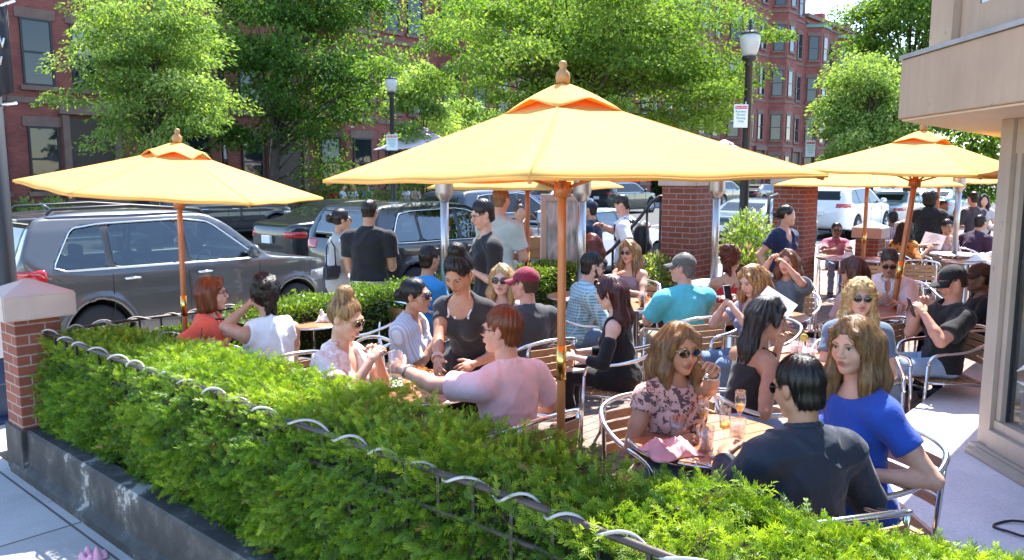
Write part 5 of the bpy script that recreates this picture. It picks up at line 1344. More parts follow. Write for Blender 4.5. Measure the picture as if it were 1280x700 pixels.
CANV = canvas('umbrella_canvas', (.90, .585, .165)); WOOD = M('pole_wood', (.42, .155, .04), .4, 0, .25, 4, .3, 60, stretch=(14, 14, 1), coat=.3); BRASS = M('brass_joint', (.75, .52, .16), .25, 1, .1, 10)
WOODL = M('finial_wood', (.36, .2, .07), .5, 0, .2, 12)
def umbrella(label, x, y, rim, rise, Rr, sides, a0, tilt=(0, 0), pole_r=.022, lean=(0, 0), droop=.014, group='orange umbrellas over the patio', canv=None, fin=True, name='patio_umbrella'):
    root = empty(name, (x, y, 0), 0, label, 'umbrella', group); canv = canv or CANV
    Tm = Matrix.Translation((lean[0], lean[1], rim)) @ Matrix.Rotation(R(tilt[0]), 4, 'X') @ Matrix.Rotation(R(tilt[1]), 4, 'Y')
    def surf(rr, th):
        """rr 0..1 along a rib direction th; panels sag between ribs"""
        seg = 2 * math.pi / sides; q = ((th - a0) % seg) / seg; mid = abs(q - .5) * 2          # 1 at ribs
        rad = Rr * math.cos(seg / 2) / math.cos((q - .5) * seg)
        zz = rise * (1 - rr) - .02 * rise * math.sin(math.pi * rr) - droop * (1 - mid ** 2) * rr * rr * .6
        rad *= 1 - .022 * (1 - mid ** 2) * rr
        return Vector((rad * rr * math.cos(th), rad * rr * math.sin(th), zz))
    b = B(); nA = sides * 12; m_ = 16
    for p_ in range(sides):
        rings = []
        for j in range(15):
            rr = .05 + .95 * j / 14; rings.append(b._v([Tm @ (surf(rr, a0 + (p_ + (k / m_) * .9998 + .0001) * 2 * math.pi / sides) + Vector((0, 0, .0045 * math.sin(k * .75 + p_ * 2.3 + j * .45) * math.sin(math.pi * k / m_) * (j / 14) ** 1.5))) for k in range(m_ + 1)]))
        for A_, C_ in zip(rings, rings[1:]):
            for k in range(m_): b.face([A_[k], A_[k + 1], C_[k + 1], C_[k]], True)
        hem0 = b._v([v.co for v in rings[-1]]); hem = b._v([v.co + Vector((0, 0, -.013)) for v in rings[-1]])
        for k in range(m_): b.face([hem0[k], hem0[k + 1], hem[k + 1], hem[k]], True)
    c = b.done('canopy', canv, root, norm=False); sm = c.modifiers.new('s', 'SOLIDIFY'); sm.thickness = .0025
    for p_ in range(sides):
        th = a0 + p_ * 2 * math.pi / sides; b = B(); b.tube([Tm @ (surf(rr, th) + Vector((0, 0, .0015))) for rr in (.06, .3, .55, .8, 1.0)], .0035, 6); b.done('seam', canv, c)
    # raised vent with scalloped edge
    b = B(); rings = []
    for j in range(8):
        rr = .015 + .215 * j / 7; row = []
        for k in range(nA):
            th = a0 + 2 * math.pi * k / nA; p = surf(rr, th); seg = 2 * math.pi / sides; q = ((th - a0) % seg) / seg; mid = abs(q - .5) * 2
            p = Vector((p.x, p.y, rise * (1 - rr) + .014 + .034 * (1 - (j / 7) ** 1.7) + (j / 7) ** 2.5 * (.036 * (1 - mid ** 1.5) - .012 * mid)))
            row.append(Tm @ p)
        rings.append(b._v(row))
    for A_, C_ in zip(rings, rings[1:]):
        for k in range(nA): b.face([A_[k], A_[(k + 1) % nA], C_[(k + 1) % nA], C_[k]], True)
    vt = b.done('vent_cap', canv, root); sm = vt.modifiers.new('s', 'SOLIDIFY'); sm.thickness = .003
    if fin:
        b = B(); b.lathe([(.012, 0), (.03, .005), (.034, .03), (.03, .05), (.018, .062), (.014, .072), (.02, .082), (.016, .098), (.004, .104)], 16, Tm @ Matrix.Translation((0, 0, rise + .038))); b.done('finial', WOODL, root)
    b = B()
    tp = Tm @ Vector((0, 0, rise)); bt = Vector((-lean[0] * .2, -lean[1] * .2, 0)); kx = lambda t: bt.lerp(tp, t)
    b.tube([bt, kx(.35), kx(.7), tp], pole_r, 14); pl = b.done('pole', WOOD, root)
    b = B(); tj = .47 if rim > 1.5 else .4; b.tube([kx(tj - .035), kx(tj + .035)], pole_r * 1.16, 14); b.done('brass_joint', BRASS, pl)
    b = B(); b.tube([kx(.80), kx(.83)], pole_r * 2, 12); b.done('hub', WOOD, root)
    hb = kx(.815)
    for s_ in range(sides):
        th = a0 + s_ * 2 * math.pi / sides; b = B()
        b.tube([Tm @ (surf(rr, th) + Vector((0, 0, -.022))) for rr in (.03, .35, .7, .985)], .011, 6)
        b.tube([hb, Tm @ (surf(.52, th) + Vector((0, 0, -.03)))], .009, 6); b.done('rib', WOOD, root)
    return root
umbrella('largest orange umbrella in the middle with the pink polo man under it', .236, 3.72, 1.985, .385, 1.165, 4, R(81), tilt=(-.6, -.6), pole_r=.0205)
umbrella('orange umbrella on the left in front of the grey suv', -2.46, 5.9, 1.89, .30, 1.05, 6, R(17.4), tilt=(1.5, 4.5), pole_r=.02, lean=(.0, 0))
umbrella('orange umbrella on the right with a leaning pole and the white-shirt man', 3.56, 7.45, 2.0, .36, 1.20, 4, R(85), tilt=(1.0, 2), pole_r=.027, lean=(.22, .05))
umbrella('far orange umbrella seen from below behind the right umbrella', 5.25, 11.9, 1.84, .42, 1.35, 4, R(80), pole_r=.028)
umbrella('far orange umbrella whose pole stands between the glasses woman and the ad board', .17, 8.85, 1.86, .42, 1.1, 4, R(100), pole_r=.026)
umbrella('farthest orange umbrella behind the person in the black hoodie', 7.9, 14.9, 1.85, .42, 1.2, 4, R(85), pole_r=.03)
PALE = M('pale_lilac_canvas', (.62, .52, .56), .8, 0, .08, 3)
p = at_y(530, 185, 24); umbrella('pale lilac market umbrella above the black suv, left of the centre umbrella', p.x, p.y, p.z - .05, .62, 1.5, 8, 0, pole_r=.03, canv=PALE, group='pale umbrellas across the street', fin=False, name='market_umbrella')
p = at_y(925, 196, 30); umbrella('pale lilac market umbrella under the lamp with the parking sign', p.x - .6, p.y, p.z - .1, .7, 1.6, 8, 0, pole_r=.03, canv=PALE, group='pale umbrellas across the street', fin=False, name='market_umbrella')
# ------------------------------------------------------------------ chairs and tables
ALU = M('aluminium_tube', (.74, .74, .75), .18, 1, .06, 8); SLAT = M('slat_wood', (.42, .23, .11), .45, 0, .3, 6, .25, 60, stretch=(3, 18, 18)); STEEL = M('brushed_steel', (.50, .49, .47), .36, 1, .08, 6, stretch=(30, 30, 1), rvar=.06)
def make_chair():
    root = empty('patio_armchair')
    for s in (-1, 1):
        b = B(); b.tube([(s * .255, .25, 0), (s * .262, .24, .3), (s * .268, .225, .58)], .0125, 10); b.done('leg', ALU, root)
        b = B(); b.tube([(s * .235, -.27, 0), (s * .222, -.235, .42), (s * .215, -.265, .70), (s * .205, -.285, .80)], .0125, 10); b.done('leg', ALU, root)
    n = 40; pts = []
    arm = [(-.268, .225, .58), (-.272, .205, .635), (-.278, .14, .665), (-.285, -.02, .685), (-.275, -.17, .735), (-.225, -.27, .79), (-.12, -.315, .815), (0, -.327, .822)]
    arm = arm + [(-x, y, z) for x, y, z in arm[-2::-1]]
    b = B(); P_ = []
    for i in range(len(arm) - 1):
        p0, p1, p2, p3 = [Vector(arm[max(0, min(len(arm) - 1, i + k))]) for k in (-1, 0, 1, 2)]
        for t in (0, .25, .5, .75):
            P_.append(.5 * ((2 * p1) + (-p0 + p2) * t + (2 * p0 - 5 * p1 + 4 * p2 - p3) * t * t + (-p0 + 3 * p1 - 3 * p2 + p3) * t ** 3))
    P_.append(Vector(arm[-1])); b.tube(P_, .0135, 10); b.done('arm_loop', ALU, root)
    b = B()
    b.tube([(-.23, .22, .435), (.23, .22, .435), (.225, -.21, .42), (-.225, -.21, .42)], .010, 8, True); b.done('seat_frame', ALU, root)
    b = B()
    for i in range(8): y = -.195 + i * .056; b.box((-.222, y, .436), (.222, y + .044, .448), None, .003)
    b.done('seat', SLAT, root)
    b = B()
    for i in range(4):
        z = .545 + i * .056
        pts = [(x, -.262 - .02 * math.cos(x / .2 * 1.4) - (z - .55) * .14, z) for x in (-.2, -.1, 0, .1, .2)]
        for p, q in zip(pts, pts[1:]):
            d = Vector(q) - Vector(p); Mx = Matrix.Translation(Vector(p).lerp(Vector(q), .5)) @ Matrix.Rotation(math.atan2(d.y, d.x), 4, 'Z'); b.cbox((0, 0, .022), (d.length, .011, .044), Mx)
    b.done('backrest', SLAT, root)
    return root
CH0 = make_chair(); CH_used = [False]
def chair(x, y, rz, label):
    o = CH0 if not CH_used[0] else copy_tree(CH0); CH_used[0] = True
    o.location = (x, y, .002); o.rotation_euler = (0, 0, rz)
    return tag(o, label, 'chair', 'aluminium and wood patio armchairs')
TOPW = M('table_wood', (.44, .19, .09), .35, 0, .28, 5, .2, 50, stretch=(2, 16, 16), coat=.25)
def table(x, y, r, label, z=.74, rz=0, square=False):
    root = empty('patio_table', (x, y, 0), rz, label, 'table', 'patio tables')
    b = B(); n = 7; w = 2 * r / n
    for i in range(n):
        ya = -r + i * w + .003; yb = ya + w - .006
        if square: b.box((-r, ya, z - .022), (r, yb, z), None, .003); continue
        P_ = []
        f = lambda yy: math.sqrt(max(0, r * r - yy * yy))
        for k in range(7): yy = ya + (yb - ya) * k / 6; P_.append((f(yy), yy))
        for k in range(7): yy = yb + (ya - yb) * k / 6; P_.append((-f(yy), yy))
        Q_ = [P_[0]] + [q for p, q in zip(P_, P_[1:]) if (Vector(p) - Vector(q)).length > 1e-4]
        b.prism(Q_, z - .022, z)
    b.done('tabletop', TOPW, root)
    if not square: b = B(); b.tube([(r * 1.005 * math.cos(a), r * 1.005 * math.sin(a), z - .014) for a in [k * math.pi / 20 for k in range(40)]], .011, 6, True); b.done('edge_band', ALU, root)
    b = B(); b.lathe([(.035, .02), (.03, .08), (.03, z - .06), (.09, z - .024)], 16); b.done('pedestal', ALU, root)
    b = B()
    for k in range(4): a = k * math.pi / 2 + .78; b.tube([(0, 0, .09), (.14 * math.cos(a), .14 * math.sin(a), .07), (.27 * math.cos(a), .27 * math.sin(a), .018)], [.022, .02, .016], 8)
    b.done('base', ALU, root); return root
# ------------------------------------------------------------------ patio heaters
def heater(label, x, y, tab=.80):
    root = empty('patio_heater', (x, y, 0), 0, label, 'heater', 'steel patio heaters')
    b = B(); b.lathe([(.23, .0), (.24, .03), (.24, .06), (.215, .08), (.215, tab - .12), (.20, tab - .10)], 28); b.done('gas_housing', STEEL, root)
    b = B(); b.lathe([(.02, tab - .03), (.335, tab - .025), (.345, tab - .012), (.335, tab), (.02, tab + .004)], 36); b.done('ring_table', STEEL, root)
    b = B()
    for k in range(16): a = k * math.pi / 8; b.tube([(.26 * math.cos(a), .26 * math.sin(a), .08), (.26 * math.cos(a), .26 * math.sin(a), tab - .03)], .004, 5)
    b.done('guard_bars', STEEL, root)
    b = B(); b.tube([(0, 0, tab), (0, 0, 1.78)], .042, 16); b.done('pole', STEEL, root)
    b = B(); b.lathe([(.045, 1.74), (.055, 1.76), (.085, 1.80), (.09, 1.83), (.085, 2.10), (.09, 2.12), (.05, 2.14)], 24); b.done('burner', STEEL, root)
    b = B(); b.lathe([(.03, 2.2), (.42, 2.16), (.43, 2.165), (.2, 2.22), (.03, 2.24)], 36); b.tube([(0, 0, 2.13), (0, 0, 2.21)], .02, 8); b.done('reflector', ALU, root)
for px, y, nm in ((727, 7.9, 'steel patio heater behind the umbrella pole and the burgundy-haired woman'), (556, 7.8, 'steel patio heater rising behind the server in black'), (894, 8.9, 'steel patio heater in front of the tall brick pillar'), (1194, 12.2, 'steel patio heater at the far right behind the man in the black cap')):
    p = at_y(px, 300, y); heater(nm, p.x, p.y)
# ------------------------------------------------------------------ glasses, crockery and small things
TG = thin_glass('drinking_glass', .09, .32)
def liquid(name, col, a=.6):
    if name in MATS: return MATS[name]
    m, nt, bs, out = nodes(name); bs.inputs['Base Color'].default_value = (*col, 1); bs.inputs['Roughness'].default_value = .05
    t = N(nt, 'BsdfTransparent'); t.inputs[0].default_value = (*[min(1, c * 1.3 + .25) for c in col], 1); mx = N(nt, 'MixShader'); mx.inputs[0].default_value = a; nt.links.new(t.outputs[0], mx.inputs[1]); nt.links.new(bs.outputs[0], mx.inputs[2]); nt.links.new(mx.outputs[0], out.inputs[0]); MATS[name] = m; return m
OJ = liquid('orange_juice', (.85, .45, .06), .85); COLA = liquid('cola', (.05, .015, .008), .9); WATER = liquid('ice_water', (.75, .78, .8), .22); BUBBLY = liquid('mimosa', (.9, .58, .15), .75); ICED = liquid('iced_drink', (.7, .62, .6), .5)
def glass(kind, x, y, z, label, liq=None, fill=.5, straw=False, name=None):
    root = empty(name or {'tumbler': 'water_glass', 'flute': 'flute_glass', 'pint': 'tall_glass', 'cup': 'plastic_cup', 'wine': 'wine_glass'}[kind], (x, y, z), 0, label, 'glass', 'drinking glasses on the tables')
    if kind in ('tumbler', 'pint', 'cup'):
        h, r0, r1 = {'tumbler': (.115, .034, .042), 'pint': (.15, .033, .043), 'cup': (.13, .032, .045)}[kind]
        pr = [(r0, .0), (r1, h), (r1 - .0025, h), (r0 - .003, .008), (.001, .008)]; li = [(.001, .01), (r0 - .0035, .01), (r0 + (r1 - r0) * fill - .0035, h * fill), (.001, h * fill)]
    elif kind == 'flute':
        h = .21; pr = [(.032, 0), (.032, .003), (.006, .01), (.004, .085), (.012, .10), (.026, .135), (.027, .17), (.024, h), (.0225, h), (.0252, .17), (.0242, .137), (.002, .102)]; li = [(.001, .104), (.012, .108), (.0235, .137), (.0245, .10 + .11 * fill), (.001, .10 + .11 * fill)]
    else:
        h = .19; pr = [(.036, 0), (.036, .003), (.006, .01), (.004, .08), (.018, .09), (.038, .115), (.040, .14), (.033, h), (.0315, h), (.0382, .14), (.036, .117), (.002, .092)]; li = [(.001, .094), (.016, .096), (.034, .116), (.0365, .13), (.001, .13)]
    b = B(); b.lathe(pr, 24, cap1=False); b.done('glass_wall', TG, root)
    if liq: b = B(); b.lathe(li, 24); b.done('drink', liq, root)
    if straw: b = B(); b.tube([(.0, .0, .012), (.03, .012, .21)], .003, 6); b.done('straw', BLACKP, root)
    return root
NAP = M('napkin_white', (.72, .70, .70), .9, 0, .06, 5, .4, 20); NAPP = M('napkin_pink', (.70, .38, .42), .9, 0, .08, 6, .4, 20); CHINA = M('china', (.74, .73, .71), .18)
def crumple(name, label, cat, x, y, z, w, d, hgt, mat, seed, rz=0):
    rng = random.Random(seed); b = B(); n = 16; V = []
    ph = [rng.uniform(0, 6) for _ in range(6)]
    for i in range(n):
        row = []
        for j in range(n):
            a, c = i / (n - 1) - .5, j / (n - 1) - .5
            zz = hgt * (.55 + .5 * math.sin(9 * a + ph[0] + 3 * c) * math.cos(8 * c + ph[1]) + .3 * math.sin(19 * a + 11 * c + ph[2])) * max(0, 1 - (2 * abs(a)) ** 3) * max(0, 1 - (2 * abs(c)) ** 3)
            row.append((a * w * (1 + .15 * math.sin(6 * c + ph[3])), c * d * (1 + .15 * math.sin(7 * a + ph[4])), max(.002, zz)))
        V.append(b._v(row))
    for i in range(n - 1):
        for j in range(n - 1): b.face([V[i][j], V[i + 1][j], V[i + 1][j + 1], V[i][j + 1]], True)
    o = b.done(name, mat); o.location = (x, y, z); o.rotation_euler = (0, 0, rz); sm = o.modifiers.new('s', 'SOLIDIFY'); sm.thickness = .004; sm.offset = 1
    return tag(o, label, cat)
def plate(x, y, z, label, r=.12, food=None, seed=1):
    root = empty('plate', (x, y, z), 0, label, 'plate', 'plates on the tables')
    b = B(); b.lathe([(r * .55, 0), (r * .6, .006), (r, .018), (r * .99, .021), (r * .62, .011), (.001, .010)], 32, cap1=False); b.done('dish', CHINA, root)
    if food:
        rng = np.random.default_rng(seed); n = 160; P_ = rng.normal(0, r * .32, (n, 3)); P_[:, 2] = np.abs(P_[:, 2]) * .55 + .014
        m = leaf_mat('salad_' + food, *( ((.05, .12, .02), (.15, .28, .05), (.4, .42, .2)) if food == 'green' else ((.4, .08, .02), (.6, .2, .04), (.7, .5, .15)) ), .2, attr=True)
        leaves('food', P_, rng.normal(0, 1, (n, 3)), rng.uniform(.02, .045, n), rng.random(n), m, root, rng)
    return root
def cutlery(x, y, z, rz, label, kind='fork'):
    b = B(); b.tube([(0, -.09, .004), (0, .02, .006), (0, .05, .008)], [.005, .0035, .004], 6)
    if kind == 'fork':
        b.ball((0, .06, .007), (.011, .016, .003), 10)
        for k in (-1.5, -.5, .5, 1.5): b.tube([(k * .005, .065, .007), (k * .005, .105, .009)], .0014, 5)
    else: b.ball((0, .09, .005), (.009, .05, .0018), 12)
    o = b.done(kind, CHROME); o.location = (x, y, z); o.rotation_euler = (0, 0, rz); return tag(o, label, 'cutlery')
def phone(loc, rot, label, col=(.02, .02, .022), W=None):
    b = B(); b.box((-.037, -.075, -.004), (.037, .075, .004), None, .003); b.mi = 1; b.box((-.034, -.071, .0042), (.034, .071, .0048)); o = b.done('mobile_phone', [M('phone_case_%d' % int(col[0] * 100), col, .35), M('phone_glass', (.012, .013, .016), .06, 0, 0)])
    o.location = loc; o.rotation_euler = rot; return tag(o, label, 'phone')
# ------------------------------------------------------------------ diners and passers-by
KH = cloth('khaki', (.38, .32, .22)); DENIM = cloth('denim', (.07, .12, .22), 'heather', (.2, .28, .4)); DENIML = cloth('denim_light', (.20, .30, .46), 'heather', (.4, .5, .66)); BLK = cloth('black_cloth', (.012, .012, .014)); NAVY = cloth('navy_cloth', (.012, .018, .045)); WHT = cloth('white_cloth', (.76, .75, .76))
PEOPLE = {}
def P_(key, *a, ch=True, chl=None, **k):
    p = person(*a, seed=len(PEOPLE) * 3 + 5, **k); PEOPLE[key] = p
    if ch and k.get('pose', 'sit') == 'sit':
        chair(p['loc'].x, p['loc'].y, p['rz'], 'aluminium and wood armchair under the ' + chl)
    return p
P_('coral', 265, 367, 5.85, 80, 'woman with red bob haircut in coral v-neck top, seated by the left umbrella pole', 'fair', hair='bob', hc='auburn', top=cloth('coral', (.78, .13, .075)), neck='v', sleeve=.7, loose=.02, w=1.12, bottom=DENIM, glasses='clear', strap=BLACKP, aR=(255, 432, 5.6), aL=(300, 420, 5.6), hp=-2, chl='red-haired woman in coral')
P_('tank', 330, 369, 5.5, 318, 'woman with curly dark updo in white sleeveless top seen from behind', 'tan', hair='curlyup', hc='dark', top=WHT, neck='tank', sleeve=0, loose=.02, w=1.15, bottom=DENIM, aL=(312, 380, 5.55), aR='lap', lean=8, chl='woman in the white sleeveless top')
P_('phone', 432, 397, 4.5, 108, 'blonde woman with top bun and sunglasses in pale floral blouse looking at her phone', 'fair', hair='bunhigh', hc='blonde', hlo='lightbrown', top=cloth('floral_pale', (.72, .58, .55), 'floral', (.62, .36, .33), 1.2, col3=(.8, .74, .72)), neck='v', sleeve=.55, loose=.024, bottom=WHT, glasses='sun', hp=18, lean=6, aL=(472, 446, 4.5), aR=(463, 452, 4.28), curl=.9, chl='blonde woman with the phone')
P_('bun', 520, 369, 5.55, 105, 'woman with low dark bun and sunglasses in loose grey striped tee', 'tan', hair='bunlow', hc='black', top=cloth('greystripe', (.55, .55, .6), 'stripeX', (.38, .4, .46), 3), neck='v', sleeve=.8, loose=.028, bottom=DENIM, glasses='sun', aR=(545, 425, 5.5), aL=(560, 420, 5.8), lean=8, chl='woman with the low dark bun')
P_('boy', 537, 324, 7.6, 40, 'dark-haired boy in bright blue t-shirt seated beside the back hedge', 'olive', 'm', hair='short', hc='dark', top=cloth('brightblue', (.03, .24, .55)), bottom=DENIM, w=.9, chl='boy in the bright blue shirt')
def waitress_extra(d):
    T, Hm, J, root = d['T'], d['Hm'], d['J'], d['root']
    b = B(); b.tube([T(-.088, -.02, .474), T(-.085, .045, .43), T(-.072, .095, .375)], .011, 8); b.tube([T(.088, -.02, .474), T(.085, .045, .43), T(.072, .095, .375)], .011, 8); b.done('undershirt', WHT, root)
    for s in (-1, 1):
        b = B(); c = Hm @ Vector((s * .083, -.005, -.055)); b.tube([c + Vector((0, .022 * math.cos(a), .022 * math.sin(a))) for a in [k * math.pi / 8 for k in range(16)]], .0016, 6, True); b.done('hoop_earring', GOLD, root)
    b = B(); b.ball(T(0, .135, .40), .008, 10); b.done('pendant', WHT, root)
    b = B(); w = J[1][2] + (J[1][1] - J[1][2]).normalized() * .03; f = (J[1][1] - J[1][2]).normalized(); q = f.to_track_quat('Z', 'Y').to_matrix().to_4x4()
    for dz in (0, .012, .022): b.tube([Matrix.Translation(w) @ q @ Vector((.032 * math.cos(a), .032 * math.sin(a), dz)) for a in [k * math.pi / 8 for k in range(16)]], .0035, 6, True)
    b.done('bracelet', M('bracelet', (.6, .45, .4), .3, .6), root)
P_('server', 573, 339, 4.75, 204, 'server with black hair in high bun and black scoop tee leaning over the table', 'olive', pose='stand', hair='bunhigh', hc='black', top=BLK if False else cloth('charcoal_tee', (.03, .029, .032)), neck='scoop', sleeve=.42, loose=.008, bottom=BLK, apron=BLK, hp=36, lean=16, aR=(546, 460, 4.42), aL=(592, 455, 4.55), extra=waitress_extra, hr=-4)
P_('glasses', 603, 268, 7.0, 248, 'woman with short dark hair and glasses in black t-shirt standing behind the server', 'fair', pose='stand', hair='short', hc='dark', top=cloth('black_tee', (.02, .02, .023)), sleeve=.75, loose=.02, bottom=BLK, glasses='clear', hp=16, aL=(590, 338, 6.95), aR=(585, 350, 7.3))
P_('green', 627, 249, 8.5, 35, 'tall man in pale green t-shirt standing with his back turned', 'fair', 'm', pose='stand', hair='short', hc='sandy', top=cloth('palegreen', (.50, .56, .52)), sleeve=.7, loose=.018, bottom=KH)
P_('beige', 650, 266, 10.8, 165, 'woman with top knot in pale strapless top carrying a tan bag on her arm', 'tan', pose='stand', hair='bunhigh', hc='brown', top=cloth('paleblue', (.48, .54, .6)), neck='strap', sleeve=0, bottom=cloth('darkred', (.10, .02, .025)), aL=(665, 312, 10.6), aR='side')
P_('sunblonde', 627, 349, 6.35, 190, 'pale blonde woman in dark sunglasses behind the server', 'pale', hair='midlong', hc='pale', hlo='blonde', top=cloth('palepink', (.66, .5, .48)), neck='scoop', bottom=DENIM, glasses='sun', chl='pale blonde woman in sunglasses')
P_('maroon', 656, 355, 5.95, 325, 'man in maroon baseball cap and grey raglan tee seen from behind', 'pink', 'm', hair='shaved', hc='brown', hat=cloth('maroon_cap', (.22, .016, .04)), top=cloth('darkgrey', (.055, .055, .06)), sleeve=.8, loose=.018, w=1.08, bottom=DENIM, hy=-25, chl='man in the maroon cap')
def pink_extra(d):
    J, root, T = d['J'], d['root'], d['T']
    f = (J[-1][1] - J[-1][2]).normalized(); w = J[-1][2] + f * .035; q = f.to_track_quat('Z', 'Y').to_matrix().to_4x4()
    b = B(); b.tube([Matrix.Translation(w) @ q @ Vector((.036 * math.cos(a), .036 * math.sin(a), 0)) for a in [k * math.pi / 8 for k in range(16)]], .007, 6, True); b.ball(w + q.to_3x3() @ Vector((.025, -.03, 0)), (.018, .012, .018), 12); b.done('wristwatch', STEEL, root)
P_('pink', 627, 412, 4.12, 318, 'man with short auburn hair in pink polo shirt raising a glass, seen from behind', 'pink', 'm', hair='short', hc='auburn', top=cloth('pinkpolo', (.78, .54, .57)), neck='collar', sleeve=.62, loose=.017, w=1.05, bottom=KH, glasses='sun', hy=-28, aL=(503, 462, 4.25), aR='rest', lean=6, curl=.8, extra=pink_extra, chl='man in the pink polo')
P_('blacktee', 462, 264, 8.3, 8, 'man in black t-shirt and white shorts standing on the sidewalk with his back turned', 'tan', 'm', pose='stand', hair='shaved', hc='dark', top=cloth('black_tee', (.02, .02, .023)), sleeve=.62, loose=.02, hem=.03, bottom=WHT, legs=.8, aL='front', aR='front', w=1.08)
P_('greydress', 427, 275, 8.75, 62, 'woman with long dark hair in grey dress standing beside the man in black', 'tan', pose='stand', hair='pony', hc='dark', top=cloth('greyknit', (.34, .34, .32), 'heather', (.45, .45, .43)), neck='crew', sleeve=.55, skirt=True, legs=.95, aR='front', aL='front', glasses='sun')
P_('plaid', 741, 332, 7.2, 80, 'bearded man with sunglasses in teal checked shirt behind the heater pole', 'fair', 'm', hair='short', hc='dark', top=cloth('tealplaid', (.10, .32, .36), 'plaid', (.62, .72, .74), 1.3), neck='collar', sleeve=1.3, loose=.02, glasses='sun', beard='dark', lean=14, aL='table', aR='table', bottom=DENIM, hp=6, chl='bearded man in the checked shirt')
P_('burgundy', 763, 365, 5.75, 292, 'woman with long burgundy hair in black cold-shoulder top facing left', 'pale', hair='longback', hc='burgundy', top=BLK, neck='tank', sleeve=1.55, sfrom=.42, loose=.012, bottom=BLK, lean=10, hp=10, aL=(718, 447, 5.6), aR=(722, 440, 5.95), chl='burgundy-haired woman in black')
P_('strap', 786, 314, 8.6, 212, 'long-haired blonde in sunglasses and strappy mauve top facing the table', 'fair', hair='long', hc='blonde', hlo='lightbrown', top=cloth('mauve', (.33, .25, .30)), neck='strap', sleeve=0, bottom=DENIM, glasses='sun', aL='table', aR=(772, 345, 8.3), hp=4, chl='blonde in the strappy mauve top')
P_('turquoise', 853, 335, 6.9, 338, 'man in flat grey cap and turquoise polo shirt seen from behind', 'pink', 'm', hair='short', hc='grey', hat=cloth('greycap', (.11, .105, .09)), top=cloth('turquoise', (.10, .50, .56)), neck='collar', sleeve=.75, loose=.02, w=1.2, bottom=KH, hy=-38, aL='table', aR='table', chl='man in the turquoise polo')
def pack(d):
    T, root = d['T'], d['root']
    for s in (-1, 1):
        b = B(); b.tube([T(s * .10, -.13, .44), T(s * .10, -.03, .50), T(s * .11, .10, .42), T(s * .12, .10, .25), T(s * .13, -.1, .1)], .016, 6); b.done('bag_strap', BLK, root)
bp = P_('backpack', 777, 256, 10.3, 285, 'young man in white t-shirt and khaki trousers walking with a phone and backpack', 'fair', 'm', pose='walk', hair='short', hc='dark', top=WHT, sleeve=.7, loose=.02, bottom=KH, hp=22, aR=(752, 282, 10.1), aL='side', extra=pack)
P_('darkback', 739, 304, 9.7, 320, 'woman with dark brown hair in black top half hidden by the heater pole', 'tan', hair='midlong', hc='redbrown', top=BLK, bottom=BLK, chl='dark-haired woman behind the heater pole')
P_('navyman', 737, 262, 11.0, 300, 'person in navy jacket and cap passing behind the ad board', 'tan', 'm', pose='walk', hair='short', hc='black', top=NAVY, sleeve=1.9, loose=.03, bottom=NAVY, hat=NAVY)
P_('red', 914, 324, 8.0, 22, 'woman with curly dark red updo in low-backed red top', 'tan', hair='curlyup', hc='redbrown', top=cloth('redtop', (.50, .02, .025)), neck='strap', sleeve=0, bottom=BLK, hy=20, aL='table', aR='table', chl='woman in the red top')
P_('bphone', 940, 350, 6.3, 242, 'woman with straight blonde hair and headband reading her phone', 'fair', hair='midlong', hc='blonde', hlo='auburn', top=cloth('bluefloral', (.18, .2, .34), 'floral', (.6, .6, .66), 1.2), neck='v', sleeve=.5, bottom=DENIM, hp=22, aL=(914, 382, 6.1), aR=(908, 378, 6.3), curl=.9, chl='blonde woman reading her phone')
P_('watch', 984, 327, 7.8, 212, 'brown-haired woman in grey t-shirt with dark wristband, hand raised to her face', 'fair', hair='midlong', hc='lightbrown', hlo='auburn', top=cloth('slatetee', (.14, .17, .20)), sleeve=.7, loose=.026, w=1.12, bottom=DENIM, aL=(982, 331, 7.55), aR=(963, 325, 7.6), curl=1.0, lean=8, chl='woman in the grey tee with the wristband')
P_('navystand', 984, 269, 9.6, 150, 'woman with tied-back dark hair in navy blouse standing by the tall pillar', 'fair', pose='stand', hair='bunlow', hc='dark', top=cloth('navyblouse', (.014, .024, .07)), neck='v', sleeve=.5, loose=.02, bottom=BLK, hy=-40, aL='side', aR='side')
P_('polo', 1046, 287, 13.2, 192, 'man in dark and pink striped polo sitting behind a wrapped place setting', 'brown', 'm', hair='shaved', hc='black', top=cloth('pinkstripe', (.05, .03, .06), 'bands', (.45, .2, .26), 1, col3=(.3, .08, .16)), neck='collar', sleeve=.7, bottom=DENIM, glasses='sun', aL='table', aR='table', lod=1, chl='man in the striped polo')
P_('blacktank', 960, 396, 4.6, 72, 'woman with wavy black hair in strappy black top leaning on her elbow', 'olive', hair='longback', hc='black', hlo='greydark', top=cloth('black_tank', (.022, .022, .024)), neck='strap', sleeve=0, bottom=DENIML, lean=16, hp=8, hy=32, aR=(958, 470, 4.45), aL=(974, 432, 4.7), chl='woman in the strappy black top')
def pat_extra(d):
    J, root = d['J'], d['root']; f = (J[-1][1] - J[-1][2]).normalized(); w = J[-1][2] + f * .035; q = f.to_track_quat('Z', 'Y').to_matrix().to_4x4()
    b = B(); b.tube([Matrix.Translation(w) @ q @ Vector((.030 * math.cos(a), .030 * math.sin(a), 0)) for a in [k * math.pi / 8 for k in range(16)]], .006, 6, True)
    for a in (-.6, .9, 2.2): b.ball(w + q.to_3x3() @ Vector((.03 * math.cos(a), .03 * math.sin(a), 0)), (.016, .016, .016), 12)
    b.done('wristwatch', STEEL, root)
